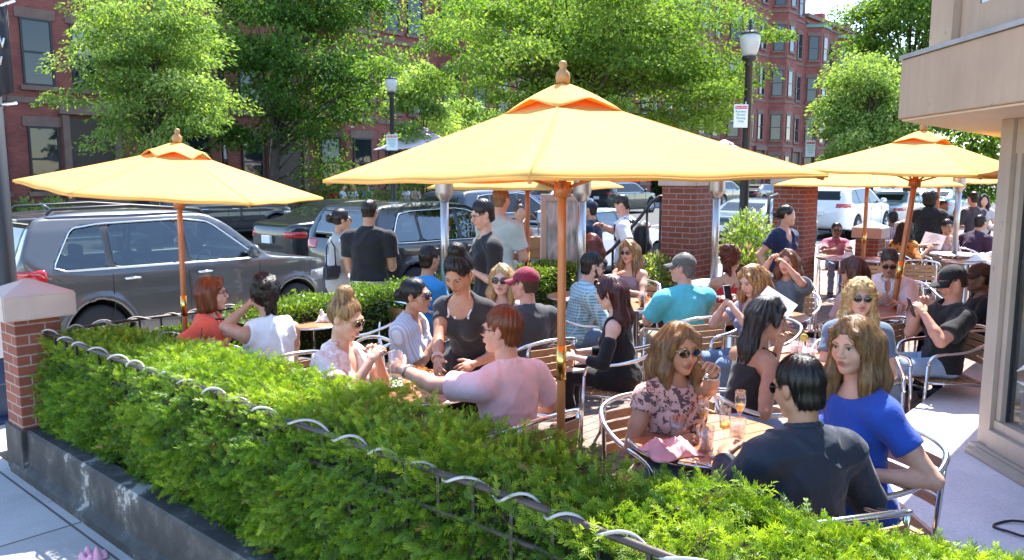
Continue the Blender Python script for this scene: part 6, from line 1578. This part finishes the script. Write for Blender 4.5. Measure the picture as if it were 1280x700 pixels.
P_('pattern', 850, 434, 3.85, 152, 'woman with straight dark blonde bob and aviator sunglasses in black and blush patterned top', 'tan', hair='midlong', hc='sandy', hlo='lightbrown', top=cloth('patterned', (.60, .40, .36), 'floral', (.025, .02, .03), 1.35, col3=(.10, .07, .08)), neck='crew', sleeve=.22, loose=.014, w=1.1, bottom=DENIM, glasses='sun', hy=10, hp=4, aL=(893, 462, 3.5), aR=(842, 552, 3.66), lean=5, extra=pat_extra, curl=.9, chl='woman in the patterned top')
P_('blazer', 998, 484, 3.05, 345, 'person with short black hair in dark navy jacket seen from behind at the near table', 'olive', 'm', hair='short', hc='black', top=cloth('navy_blazer', (.018, .026, .045), rough=.55), neck='collar', sleeve=1.9, loose=.026, hem=-.14, w=1.0, collar_h=1.8, bottom=BLK, hy=-12, hp=10, lean=8, aL='table', aR=(.27, .30, .74), glasses='sun', chl='person in the navy blazer')
P_('blue', 1066, 430, 3.45, 252, 'woman with long straight dark blonde hair in cobalt blue dress at the near table', 'fair', hair='long', hc='sandy', hlo='lightbrown', top=cloth('cobalt', (.022, .075, .40)), neck='wide', sleeve=.5, loose=.016, skirt=True, legs=.9, w=.95, hp=6, hy=-20, aL=(1080, 592, 3.28), aR='table', chl='woman in the cobalt dress')
P_('curly', 1076, 371, 5.35, 196, 'woman with big curly blonde hair and mirrored sunglasses in slate blue tee', 'fair', hair='curlylong', hc='blonde', hlo='pale', top=cloth('slateblue', (.12, .17, .25)), neck='scoop', sleeve=.6, loose=.016, bottom=DENIM, glasses='sun', aL=(1098, 482, 5.1), aR=(1050, 470, 5.1), w=1.02, chl='curly blonde woman in the slate tee')
P_('brownback', 1066, 338, 6.9, 335, 'woman with very long straight brown hair seen from behind', 'tan', hair='longback', hc='brown', hlo='redbrown', top=cloth('dustypink', (.45, .28, .27)), sleeve=.6, lean=8, bottom=BLK, hr=8, chl='woman with the long brown hair')
P_('whiteshirt', 1112, 327, 7.7, 205, 'grey-haired man in sunglasses and open white shirt looking down at the table', 'tan', 'm', hair='short', hc='greydark', top=cloth('whiteshirt', (.72, .70, .72)), neck='collar', sleeve=1.4, loose=.03, bottom=KH, glasses='sun', hp=24, lean=10, aL=(1122, 380, 7.35), aR=(1096, 372, 7.4), chl='man in the white shirt')
def redb(d):
    Hm, root = d['Hm'], d['root']
    cu = bpy.data.curves.new('cap_emblem', 'FONT'); cu.body = 'B'; cu.size = .045; cu.extrude = .0015; cu.align_x = 'CENTER'
    t = bpy.data.objects.new('cap_emblem', cu); COL.objects.link(t); dg = bpy.context.evaluated_depsgraph_get(); me = bpy.data.meshes.new_from_object(t.evaluated_get(dg)); bpy.data.objects.remove(t)
    o = bpy.data.objects.new('cap_emblem', me); me.materials.append(M('emblem_red', (.55, .06, .10), .6)); link(o, root)
    o.matrix_local = Hm @ Matrix.Translation((0, .093, .060)) @ Matrix.Rotation(R(180), 4, 'Z') @ Matrix.Rotation(R(62), 4, 'X')
P_('blackcap', 1190, 353, 6.1, 272, 'man in black cap with red letter and black tee holding up a phone', 'pink', 'm', hair='shaved', hc='brown', hat=cloth('blackcap', (.014, .014, .016)), top=cloth('black_tee2', (.018, .018, .02)), sleeve=.7, loose=.022, w=1.08, bottom=DENIML, hp=20, lean=-6, aL=(1155, 393, 5.95), aR=(1150, 384, 6.2), extra=redb, curl=.9, chl='man in the black cap')
P_('capman', 1224, 347, 7.0, 285, 'man in brown cap and dark top half hidden behind the man in the black cap', 'brown', 'm', hair='shaved', hc='black', hat=cloth('browncap', (.06, .03, .02)), top=BLK, sleeve=.8, bottom=BLK, chl='man in the brown cap')
P_('stripe', 1116, 273, 14.8, 8, 'person with short dark hair in purple and white striped top', 'brown', 'm', hair='short', hc='black', top=cloth('purplestripe', (.68, .66, .68), 'stripeX', (.12, .04, .16), 2.4), sleeve=.8, bottom=DENIM, lod=1, chl='person in the purple striped top')
P_('leopard', 1133, 286, 12.3, 62, 'woman with long dark curly hair in orange leopard print blouse holding a menu', 'tan', hair='curlylong', hc='dark', top=cloth('leopard', (.55, .24, .05), 'leopard', (.05, .03, .02), .8), sleeve=1.2, loose=.025, bottom=DENIM, aL=(1166, 306, 12.2), aR=(1160, 312, 12.0), lod=1, chl='woman in the leopard blouse')
P_('hoodie', 1163, 249, 13.6, 40, 'person in black hoodie with big dark hair standing between the far tables', 'brown', pose='stand', hair='afro', hc='dark', top=cloth('black_hoodie', (.015, .014, .014)), sleeve=1.9, loose=.04, w=1.2, bottom=BLK, lod=1)
P_('headband', 1184, 284, 12.9, 182, 'woman with sunglasses on her head in dusty pink top at the far heater', 'tan', hair='short', hc='dark', top=cloth('dustyrose', (.42, .28, .29)), neck='scoop', sleeve=.8, bottom=DENIM, glasses='onhead', lod=1, chl='woman in the dusty pink top')
P_('purple', 1226, 278, 13.2, 62, 'man in dark plum sweater bending over the far right table', 'tan', 'm', hair='short', hc='dark', top=cloth('plum', (.05, .022, .05)), sleeve=1.8, loose=.02, lean=22, bottom=BLK, lod=1, chl='man in the plum sweater')
P_('bw', 1216, 248, 15.2, 350, 'man in black and grey top standing at the far right', 'tan', 'm', pose='stand', hair='short', hc='black', top=cloth('greyblack', (.03, .03, .04), 'heather', (.08, .08, .1)), sleeve=.8, bottom=BLK)
P_('farwoman', 1230, 250, 16.5, 200, 'woman with dark hair in pale scarf at the far right beside the building', 'fair', pose='stand', hair='midlong', hc='dark', top=cloth('palegrey', (.5, .47, .46)), bottom=BLK)
P_('behindpole', 1180, 258, 15.5, 190, 'person with dark hair standing behind the far heater pole', 'brown', 'm', pose='stand', hair='short', hc='black', top=BLK, bottom=BLK)
for i, (px, y, cl, lb, fc, sx) in enumerate(((415, 33.5, cloth('redtop', (.5, .02, .025)), 'far pedestrian in red across the street', 190, 'f'), (429, 33, cloth('paleblue', (.48, .54, .6)), 'far pedestrian in pale blue right of the one in red', 100, 'm'), (441, 33.6, WHT, 'far pedestrian in white across the street under the centre umbrella edge', 170, 'f'), (459, 34, cloth('skyblue', (.25, .38, .6)), 'far pedestrian in sky blue shirt across the street', 200, 'm'), (507, 36.5, WHT, 'far pedestrian in white with bare arms beyond the black suv', 210, 'f'), (519, 37, cloth('sandtop', (.4, .28, .18)), 'far pedestrian in tan top beyond the black suv', 150, 'm'))):
    P_('far%d' % i, px, 234, y, fc, lb, 'fair' if i % 2 else 'tan', sx, pose='walk', hair='short' if sx == 'm' else 'midlong', hc=['dark', 'brown', 'blonde'][i % 3], top=cl, bottom=DENIM, lod=2)
# ------------------------------------------------------------------ tables with what stands on them
TZ = .742
def wx(px, py, z=TZ): p = at_z(px, py, z); return p.x, p.y
table(.955, 3.74, .385, 'round slatted table in front with water glasses and cutlery', rz=.5)
near = [('tumbler', 847, 551, 'water glass farthest left on the near table', WATER, .75), ('tumbler', 881, 563, 'water glass in the middle of the near table', WATER, .8), ('tumbler', 921, 552, 'water glass beside the blazer on the near table', WATER, .8), ('flute', 878, 549, 'mimosa flute at the back of the near table beside the raised forearm', BUBBLY, .3), ('flute', 905, 564, 'nearly empty flute standing in front on the near table', BUBBLY, .12), ('flute', 924, 540, 'mimosa flute nearest the silver chair arm', BUBBLY, .35)]
for k, px, py, lb, lq, f in near: x, y = wx(px, py); glass(k, x, y, TZ, lb, lq, f)
x, y = wx(836, 566); crumple('napkin', 'pink cloth napkin crumpled on the left edge of the near table', 'napkin', x, y, TZ, .22, .19, .07, NAPP, 3, .4)
x, y = wx(882, 583); cutlery(x, y, TZ, .75, 'fork lying on the near table'); x, y = wx(893, 585); cutlery(x, y, TZ + .001, .62, 'knife lying beside the fork on the near table', 'knife')
x, y = wx(893, 572); b = B(); b.lathe([(.018, 0), (.026, .02), (.024, .02), (.016, .004)], 16, cap1=False); b.mi = 1; b.ball((.004, 0, .013), (.017, .015, .012), 10); o = b.done('sauce_cup', [CHINA, M('orange_slice', (.8, .3, .03), .4)]); o.location = (x, y, TZ); tag(o, 'tiny cup with an orange slice on the near table', 'cup')
table(-.56, 4.68, .37, 'round table in front of the server with plates of food', rz=.2)
x, y = wx(524, 478); plate(x, y + .1, TZ, 'white plate with food the server is reaching for', .12, 'chips', 2); x, y = wx(483, 482); plate(x, y, TZ, 'plate of green salad beside the blonde woman with the phone', .13, 'green', 3)
x, y = wx(463, 487); plate(x, y - .05, TZ, 'small empty bowl by the hedge', .06)
x, y = wx(549, 472); glass('tumbler', x, y + .12, TZ, 'short water glass next to the server\'s hand', WATER, .5); x, y = wx(510, 489); glass('pint', x, y, TZ, 'orange iced drink under the raised hand of the man in pink', OJ, .4)
pk = PEOPLE['pink']; q = pk['W'] @ pk['J'][-1][2]; glass('pint', q.x - .045, q.y + .03, q.z - .055, 'clear pint glass in the hand of the man in pink', WATER, .35)
table(-2.12, 5.38, .30, 'round table between the coral and white-topped women', rz=.1)
x, y = wx(248, 441); glass('cup', -2.17, 5.42, TZ, 'clear plastic cup with straw before the woman in coral', ICED, .6, True); glass('cup', -2.0, 5.40, TZ, 'clear plastic cup without straw before the woman in coral', ICED, .5)
x, y = wx(391, 401); table(x, y, .31, 'small round table by the back hedge with a white napkin', rz=.9); crumple('napkin', 'white napkin standing on the small table by the back hedge', 'napkin', x + .12, y - .02, TZ, .16, .12, .10, NAP, 5)
chair(-1.12, 6.25, R(-250), 'empty aluminium armchair with wooden back between the blonde phone user and the dark bun woman'); chair(-1.5, 7.25, R(-170), 'empty armchair behind the small table by the back hedge')
table(-.28, 6.35, .33, 'round table hidden behind the server'); glass('tumbler', -.35, 6.2, TZ, 'water glass on the table behind the server', WATER, .6)
table(1.22, 7.78, .36, 'round table of the man in turquoise and the bearded man', rz=.3)
glass('pint', 1.24, 7.50, TZ, 'tall glass of cola with straw beside the turquoise polo', COLA, .8, True); glass('tumbler', 1.10, 7.95, TZ, 'iced drink in front of the strappy mauve top', ICED, .7); glass('tumbler', .98, 7.75, TZ, 'orange juice between the bearded man and the blonde', OJ, .7); x = 1.32; plate(x, 7.85, TZ, 'small plate on the table of the man in turquoise', .1, 'chips', 7)
table(2.32, 7.12, .34, 'round table between the blonde phone reader and the woman with the wristband', rz=.3); glass('pint', 2.2, 7.2, TZ, 'water glass before the woman with the wristband', WATER, .7)
crumple('napkin', 'white napkin on the table before the woman with the wristband', 'napkin', 2.42, 7.1, TZ, .18, .12, .05, NAP, 6)
table(2.02, 5.42, .36, 'round table before the woman in the strappy black top', rz=.3); glass('pint', 1.93, 5.32, TZ, 'iced tea with straw and lemon before the woman in the strappy black top', ICED, .75, True); glass('tumbler', 2.1, 5.5, TZ, 'water glass behind the iced tea', WATER, .7)
b = B(); b.lathe([(.001, 0), (.028, 0), (.028, .005), (.001, .005)], 16, Matrix.Rotation(R(80), 4, 'X')); o = b.done('lemon_slice', M('lemon', (.75, .55, .12), .4)); o.location = (1.97, 5.30, TZ + .165); tag(o, 'lemon slice on the rim of the iced tea', 'lemon')
crumple('napkin', 'pink napkin spread on the chair side of the iced tea table', 'napkin', 2.05, 5.65, TZ, .25, .2, .05, NAPP, 8)
table(3.60, 7.25, .42, 'wide round table at the foot of the leaning umbrella pole', rz=.3)
for i, (dx, dy, k, lq, lb) in enumerate(((-.12, -.2, 'tumbler', WATER, 'water glass left of the leaning pole'), (.05, -.25, 'tumbler', WATER, 'water glass just right of the leaning pole'), (.16, -.15, 'wine', WATER, 'stemmed glass beside the man in the black cap'), (.24, -.02, 'tumbler', ICED, 'iced drink beside the man in the brown cap'))): glass(k, 3.6 + dx, 7.25 + dy, TZ, lb, lq, .6)
crumple('bread_roll', 'orange fried snack pile on the table of the man in the black cap', 'food', 3.78, 7.02, TZ, .16, .12, .09, M('fried', (.6, .2, .05), .6, 0, .3, 30, .6, 60), 9)
for x, y, lb in ((5.05, 12.2, 'table before the man in the striped polo'), (5.5, 11.9, 'table left of the woman in leopard'), (6.75, 11.75, 'table by the far heater before the woman in pink'), (7.3, 12.4, 'table of the man in the plum sweater')):
    table(x, y, .36, 'round ' + lb, rz=.3); crumple('napkin', 'rolled white napkin on the ' + lb, 'napkin', x + .05, y - .1, TZ, .3, .13, .08, NAP, int(x * 10))
chair(4.95, 11.2, R(-5), 'empty armchair with wooden back in front of the man in the striped polo'); chair(3.05, 8.7, R(-200), 'empty armchair between the red top woman and the tall pillar'); chair(2.75, 6.1, R(-90), 'empty armchair turned to the iced tea table')
chair(5.75, 11.3, R(-20), 'empty armchair left of the leopard print woman'); chair(4.35, 8.6, R(-185), 'empty armchair behind the man in the white shirt')
# things held or carried
def held(p, side, off, rot, fn, lb, **k):
    q = p['W'] @ (p['J'][side][2]) ; return fn((q.x + off[0], q.y + off[1], q.z + off[2]), rot, lb, **k)
held(PEOPLE['phone'], 1, (.05, .07, .02), (R(20), R(-10), R(-75)), phone, 'silver phone held by the blonde woman in the floral blouse', col=(.4, .4, .42))
held(PEOPLE['backpack'], 1, (-.05, 0, .03), (R(30), 0, R(75)), phone, 'dark phone held by the young man with the backpack')
held(PEOPLE['bphone'], -1, (-.02, .03, .08), (R(75), 0, R(30)), phone, 'white phone held by the blonde woman with the headband', col=(.6, .6, .6))
held(PEOPLE['blackcap'], -1, (-.06, .08, .04), (R(70), 0, R(80)), phone, 'black phone held up by the man in the black cap')
def menu(loc, rot, w, h, label):
    b = B(); b.box((-w / 2, -h / 2, -.002), (w / 2, h / 2, .002)); b.mi = 1
    for k in range(9): ww = w * (.3 + .1 * ((k * 5) % 4)); b.box((-ww / 2, h * .38 - k * h * .085, .0022), (ww / 2, h * .38 - k * h * .085 + h * .018, .0027))
    o = b.done('menu_card', [NAP, M('menu_print', (.2, .19, .2), .8)]); o.location = loc; o.rotation_euler = rot; return tag(o, label, 'menu')
q = PEOPLE['leopard']; c_ = q['W'] @ q['J'][-1][2]; menu((c_.x + .05, c_.y + .03, c_.z + .06), (R(55), R(10), R(-40)), .30, .26, 'white menu card held by the woman in leopard print')
c_ = at_y(972, 377, 5.05); menu(c_, (R(38), R(30), R(-30)), .22, .13, 'white menu card tilted above the wavy black hair')
# bags
def handbag(loc, rz, col, label, w=.28, d=.13, h=.2, name='handbag', handle=.16):
    root = empty(name, loc, rz, label, 'bag'); m = M('leather_%s_%d' % (name, int(col[0] * 1000)), col, .45, 0, .15, 10, .3, 70)
    b = B(); b.box((-w / 2, -d / 2, 0), (w / 2, d / 2, h), None, .03); b.done('bag_body', m, root)
    b = B(); b.box((-w / 2 + .01, -d / 2 - .012, h * .45), (w / 2 - .01, -d / 2 - .002, h * .97), None, .004); b.done('flap', m, root)
    b = B(); b.tube([(-w * .35, 0, h - .01), (-w * .3, 0, h + handle * .7), (0, 0, h + handle), (w * .3, 0, h + handle * .7), (w * .35, 0, h - .01)], .008, 6); b.done('handle', m, root); return root
handbag((.42, 4.25, .004), .5, (.012, .012, .013), 'black handbag standing on the floor behind the patterned top', .36, .2, .3, 'tote_bag')
c_ = at_y(414, 338, 8.5); handbag((c_.x, c_.y, c_.z - .1), 1.0, (.015, .022, .04), 'small navy crossbody bag at the hip of the woman in grey', .20, .08, .15, 'shoulder_bag', .28)
c_ = at_y(664, 300, 10.5); handbag((c_.x, c_.y, c_.z - .25), .3, (.30, .16, .07), 'tan leather bag on the arm of the woman with the top knot', .3, .14, .3, 'shoulder_bag', .3)
bpk = PEOPLE['backpack']; t_ = bpk['W'] @ bpk['T'](0, -.21, .20); root = empty('backpack', t_, bpk['rz'], 'black backpack worn by the young man in white', 'backpack')
S = Solid(); S.ell((0, 0, 0), (.155, .10, .23), None, .03); S.ell((0, -.09, -.07), (.11, .05, .10), None, .02); S.ell((0, 0, .15), (.12, .085, .1), None, .05); S.done('pack_body', cloth('black_nylon', (.016, .016, .018), rough=.5), root, .014)
b = B(); b.tube([(-.13, -.06, .12), (-.1, -.1, .2), (0, -.11, .23), (.1, -.1, .2), (.13, -.06, .12)], .006, 6); b.done('zip', M('zip_red', (.3, .03, .03), .4), root)
# ------------------------------------------------------------------ street furniture
def lamp(label, px, y, zg, sc_=1.0, sign=None):
    p = at_y(px, 200, y); root = empty('street_lamp', (p.x, p.y, 0), 0, label, 'street lamp', 'acorn street lamps')
    b = B(); b.lathe([(.2, 0), (.2, .12), (.14, .2), (.13, .75), (.085, .9), (.075, 1.2), (.058, zg - .35), (.075, zg - .33), (.05, zg - .29), (.11, zg - .25), (.12, zg - .2)], 16); b.done('post', iron, root)
    b = B(); b.lathe([(.10, zg - .2), (.12, zg - .14), (.155, zg + .0), (.16, zg + .07), (.14, zg + .13)], 24); b.done('globe', M('lamp_globe', (.66, .68, .66), .25, 0, .06, 6, trans=.35), root)
    b = B(); b.lathe([(.152, zg + .13), (.12, zg + .17), (.05, zg + .22), (.04, zg + .27), (.018, zg + .29), (.024, zg + .33), (.004, zg + .39)], 20); b.done('lamp_cap', iron, root)
    return p
def textobj(s, size, mat, parent, loc, rot, ext=.001, ax='CENTER'):
    cu = bpy.data.curves.new('lettering', 'FONT'); cu.body = s; cu.size = size; cu.extrude = ext; cu.align_x = ax
    t = bpy.data.objects.new('lettering', cu); COL.objects.link(t); dg = bpy.context.evaluated_depsgraph_get(); me = bpy.data.meshes.new_from_object(t.evaluated_get(dg)); bpy.data.objects.remove(t)
    me.materials.append(mat); o = bpy.data.objects.new('lettering', me); link(o, parent); o.location = loc; o.rotation_euler = rot; return o
SIGNW = M('sign_white', (.70, .74, .74), .4, 0, .04, 5); SIGNR = M('sign_red', (.55, .03, .05), .4, 0, 0); SIGNG = M('sign_green', (.02, .32, .28), .4, 0, 0)
def parking_sign(c, w, h, label, lines=True, rz=0):
    root = empty('parking_sign', c, rz, label, 'sign', 'parking signs on the lamp posts')
    b = B(); b.box((-w / 2, -.004, -h / 2), (w / 2, .004, h / 2), None, .0025); b.done('plate', SIGNW, root)
    b = B(); b.box((-w * .42, -.0065, h * .30), (w * .44, -.0042, h * .44)); b.done('red_band', SIGNR, root)
    textobj('Tow Zone', w * .19, SIGNW, root, (0, -.008, h * .335), (R(90), 0, 0))
    for i, s in enumerate(('Resident', 'Permit', 'Parking', 'Only')): textobj(s, w * .22, SIGNG, root, (0, -.0065, h * .15 - i * h * .14), (R(90), 0, 0))
    b = B(); b.tube([(w * .35, .02, -h * .5), (w * .35, .02, h * .62)], .012, 8); b.done('bracket', ALU, root)
lamp('street lamp with a parking sign in front of the far brick houses', 932, 13.0, 4.05); parking_sign(at_y(926, 145, 12.85), .23, .36, 'red and green parking sign on the big lamp post', rz=.1)
lamp('street lamp beside the small young tree left of the centre umbrella', 491, 22, 4.40); parking_sign(at_y(490, 178, 21.8), .3, .42, 'small parking sign on the lamp post above the black suv')
lamp('distant street lamp in front of the yellow-green tree', 1016, 34, 4.35); parking_sign(at_y(1013, 186, 33.7), .4, .66, 'pale parking sign on the distant lamp post')
lamp('street lamp peeping out of the locust tree behind the centre umbrella', 833, 30, 4.4)
# banner post at the left edge
p = at_y(3, 300, 6.7); root = empty('banner_post', (p.x, p.y, 0), 0, 'grey banner post at the left edge behind the corner pillar', 'post')
b = B(); b.lathe([(.11, 0), (.105, .3), (.085, .5), (.08, 4.6)], 16); b.done('post', M('post_grey', (.022, .022, .024), .5, 0, .15, 4), root)
b = B(); b.tube([(0, 0, 2.55), (.28, -.12, 2.57)], .012, 6); b.tube([(0, 0, 3.30), (.34, -.14, 3.36)], .012, 6); b.done('bracket', ALU, root)
b = B(); n = 10; A_ = [b._v([(.07 + .20 * i / n, -.03 - .085 * i / n + .01 * math.sin(i), 2.62 + (.0 if k == 0 else .70 + .02 * i / n) + (.035 * i / n if k == 0 else 0)) for i in range(n + 1)]) for k in (0, 1)]
for i in range(n): b.face([A_[0][i], A_[0][i + 1], A_[1][i + 1], A_[1][i]], True)
bn = b.done('banner', cloth('banner_black', (.012, .012, .016), rough=.6)); sm = bn.modifiers.new('s', 'SOLIDIFY'); sm.thickness = .004; bn.location = root.location; tag(bn, 'black cloth banner with white lettering hanging on the left post', 'banner')
b = B()
for z0, pts in ((2.98, ((.10, 0), (.13, .10), (.16, .02), (.18, .11), (.20, .03), (.22, .10))), (2.88, ((.10, .08), (.12, 0), (.14, .07), (.16, .0), (.18, .06)))):
    b.tube([(x, -.05 - .085 * (x - .07) / .2, z0 + z) for x, z in pts], .008, 6)
b.done('lettering', SIGNW, bn)
# ad board and entrance rails
c_ = at_y(701, 300, 9.9); root = empty('ad_board', (c_.x, c_.y, 0), .12, 'framed notice board with a blurred grey poster behind the umbrella pole', 'notice board')
b = B()
for lo, hi in (((-.25, -.04, .0), (-.19, .04, 1.76)), ((.19, -.04, 0), (.25, .04, 1.76)), ((-.189, -.04, 1.68), (.189, .04, 1.759)), ((-.189, -.04, .55), (.189, .04, .63))): b.box(lo, hi)
b.done('frame', M('board_frame', (.46, .38, .32), .5, 0, .1, 4), root)
m, nt, bs, out = nodes('poster'); nt.links.new(ramp(nt, [(.3, (.10, .12, .11)), (.45, (.3, .32, .33)), (.55, (.5, .52, .56)), (.7, (.16, .2, .15))], noise(nt, coords(nt, (4, 4, 1.3)), 1.6, 2)), bs.inputs['Base Color']); bs.inputs['Roughness'].default_value = .15
b = B(); b.box((-.189, -.01, .632), (.189, .02, 1.679)); b.done('poster', m, root)
def rail(label, pts, posts, name='handrail', bal=None):
    root = empty(name, (0, 0, 0), 0, label, 'railing'); b = B(); b.tube(pts, .022, 8); b.done('top_bar', iron, root)
    for q in posts:
        b = B(); b.tube([(q.x, q.y, 0), (q.x, q.y, q.z)], .016, 8); b.done('post', iron, root)
    return root
Y = 10.1; pt = lambda px, py, y=Y: at_y(px, py, y)
rail('sloping black handrail leading up to the tall brick pillar', [pt(752, 322), pt(766, 311), pt(800, 272), pt(815, 252), pt(824, 246), pt(836, 245)], [pt(766, 311), pt(809, 260), pt(826, 246)])
rail('black handrail beside the lavender planter', [pt(955, 310, 10.6), pt(962, 246, 10.7), pt(972, 243, 10.9)], [pt(962, 246, 10.7)])
for i, (x0, x1, y, zt) in enumerate(((905, 972, 10.6, 1.05),)):
    root = empty('iron_fence', (0, 0, 0), 0, 'black iron fence behind the woman in the red top', 'fence'); a, c_ = pt(x0, 300, y), pt(x1, 300, y + .6)
    b = B(); b.tube([(a.x, a.y, zt), (c_.x, c_.y, zt)], .015, 6); b.tube([(a.x, a.y, .2), (c_.x, c_.y, .2)], .012, 6); b.done('rail', iron, root)
    b = B()
    for k in range(9): q = a.lerp(c_, k / 8); b.tube([(q.x, q.y, .0), (q.x, q.y, zt + .08)], .010, 6)
    o = b.done('balusters', iron, root); o['kind'] = 'stuff'
def planter(label, px, py, y, r, cols, seed, n=900, hh=.5):
    c = at_y(px, py, y); root = empty('flower_planter', (c.x, c.y, 0), 0, label, 'planter'); rng = np.random.default_rng(seed); zt = c.z - hh * .4
    b = B(); b.lathe([(r * .55, 0), (r * .75, zt * .95), (r * .8, zt), (r * .72, zt), (r * .68, zt - .03)], 20); b.done('pot', M('terracotta_dark', (.09, .07, .065), .8), root)
    o = rng.normal(size=(n, 3)); o /= np.linalg.norm(o, axis=1, keepdims=True); o *= rng.random((n, 1)) ** .4; o[:, 2] = np.abs(o[:, 2]); P1 = o * np.array([r, r, hh]) + np.array([0, 0, zt])
    leaves('foliage', P1, o + np.array([0, 0, .5]) + rng.normal(0, .4, o.shape), rng.uniform(.05, .1, n), np.clip(rng.normal(.5, .2, n), 0, 1), lfA, root, rng, .3)
    for i, cm in enumerate(cols):
        k = n // 6; o = rng.normal(size=(k, 3)); o /= np.linalg.norm(o, axis=1, keepdims=True); o[:, 2] = np.abs(o[:, 2]); P2 = o * np.array([r, r, hh]) * rng.uniform(.8, 1.1, (k, 1)) + np.array([0, 0, zt])
        leaves('blossom', P2, o + rng.normal(0, .5, o.shape), rng.uniform(.03, .06, k), rng.random(k), cm, root, rng, .9)
fl = lambda n, a, b_, c: leaf_mat('petal_' + n, a, b_, c, .3, attr=True)
planter('planter of tall lavender by the lamp post behind the red top', 936, 296, 10.3, .34, [fl('lav', (.3, .28, .4), (.5, .5, .6), (.6, .62, .6))], 61, 1400, .55)
planter('planter of pink flowers below the lavender', 931, 322, 9.9, .24, [fl('pink', (.6, .12, .25), (.75, .25, .4), (.8, .5, .55))], 62, 500, .25)
planter('planter of yellow and purple flowers at the foot of the handrail', 818, 343, 9.8, .3, [fl('yel', (.6, .45, .05), (.75, .6, .1), (.7, .7, .3)), fl('pur', (.12, .08, .25), (.2, .14, .4), (.35, .3, .5))], 63, 800, .4)
# newspaper box and litter on the left sidewalk
c_ = at_y(-4, 430, 6.4); root = empty('newspaper_box', (c_.x, c_.y, 0), GROT, 'dark blue newspaper box at the left edge behind the corner pillar', 'newspaper box')
bl = M('box_blue', (.02, .045, .10), .4, 0, .1, 6); b = B(); b.box((-.2, -.2, .32), (.2, .2, .98), None, .02); b.box((-.05, -.05, .02), (.05, .05, .32)); b.box((-.18, -.18, 0), (.18, .18, .03)); b.done('cabinet', bl, root)
b = B(); b.box((-.15, -.215, .55), (.15, -.202, .88), None, .005); b.box((.202, -.15, .55), (.215, .15, .88), None, .005); b.done('door', M('box_window', (.6, .62, .62), .3), root)
x, y = at_z(118, 697, 0).x, at_z(118, 697, 0).y; crumple('paper_wrapper', 'crumpled pink wrapper on the sidewalk below the planter wall', 'litter', x, y - .02, .004, .13, .10, .06, M('pink_paper', (.62, .30, .40), .7, 0, .25, 20), 12)
for i, (px, py) in enumerate(((8, 625), (53, 637), (108, 700), (40, 688))):
    pass
# ------------------------------------------------------------------ light
AZ, EL = 20, 60
s = Vector((math.sin(R(AZ)) * math.cos(R(EL)), math.cos(R(AZ)) * math.cos(R(EL)), math.sin(R(EL))))
L = bpy.data.lights.new('sun', 'SUN'); L.energy = 4.3; L.angle = R(.53); L.color = (1, .955, .89)
lo = bpy.data.objects.new('sun', L); COL.objects.link(lo); lo.rotation_euler = s.to_track_quat('Z', 'Y').to_euler(); lo.location = s * 60
w = bpy.data.worlds.new('World'); SC.world = w; w.use_nodes = True; nt = w.node_tree; nt.nodes.clear()
sky = nt.nodes.new('ShaderNodeTexSky'); sky.sky_type = 'NISHITA'; sky.sun_disc = False; sky.sun_elevation = R(EL); sky.sun_rotation = R(AZ); sky.air_density = 1.0; sky.dust_density = .25; sky.ozone_density = 2.0
bg = nt.nodes.new('ShaderNodeBackground'); bg.inputs[1].default_value = .15; ou = nt.nodes.new('ShaderNodeOutputWorld'); nt.links.new(sky.outputs[0], bg.inputs[0]); nt.links.new(bg.outputs[0], ou.inputs[0])
SC.view_settings.view_transform = 'Standard'; SC.view_settings.look = 'None'; SC.view_settings.gamma = 1; SC.view_settings.use_curve_mapping = False; SC.view_settings.exposure = 2.02
SC.render.engine = 'CYCLES'; SC.cycles.use_denoising = True; SC.cycles.max_bounces = 10; SC.cycles.transparent_max_bounces = 16; SC.cycles.caustics_reflective = False; SC.cycles.caustics_refractive = False; SC.cycles.sample_clamp_indirect = 6
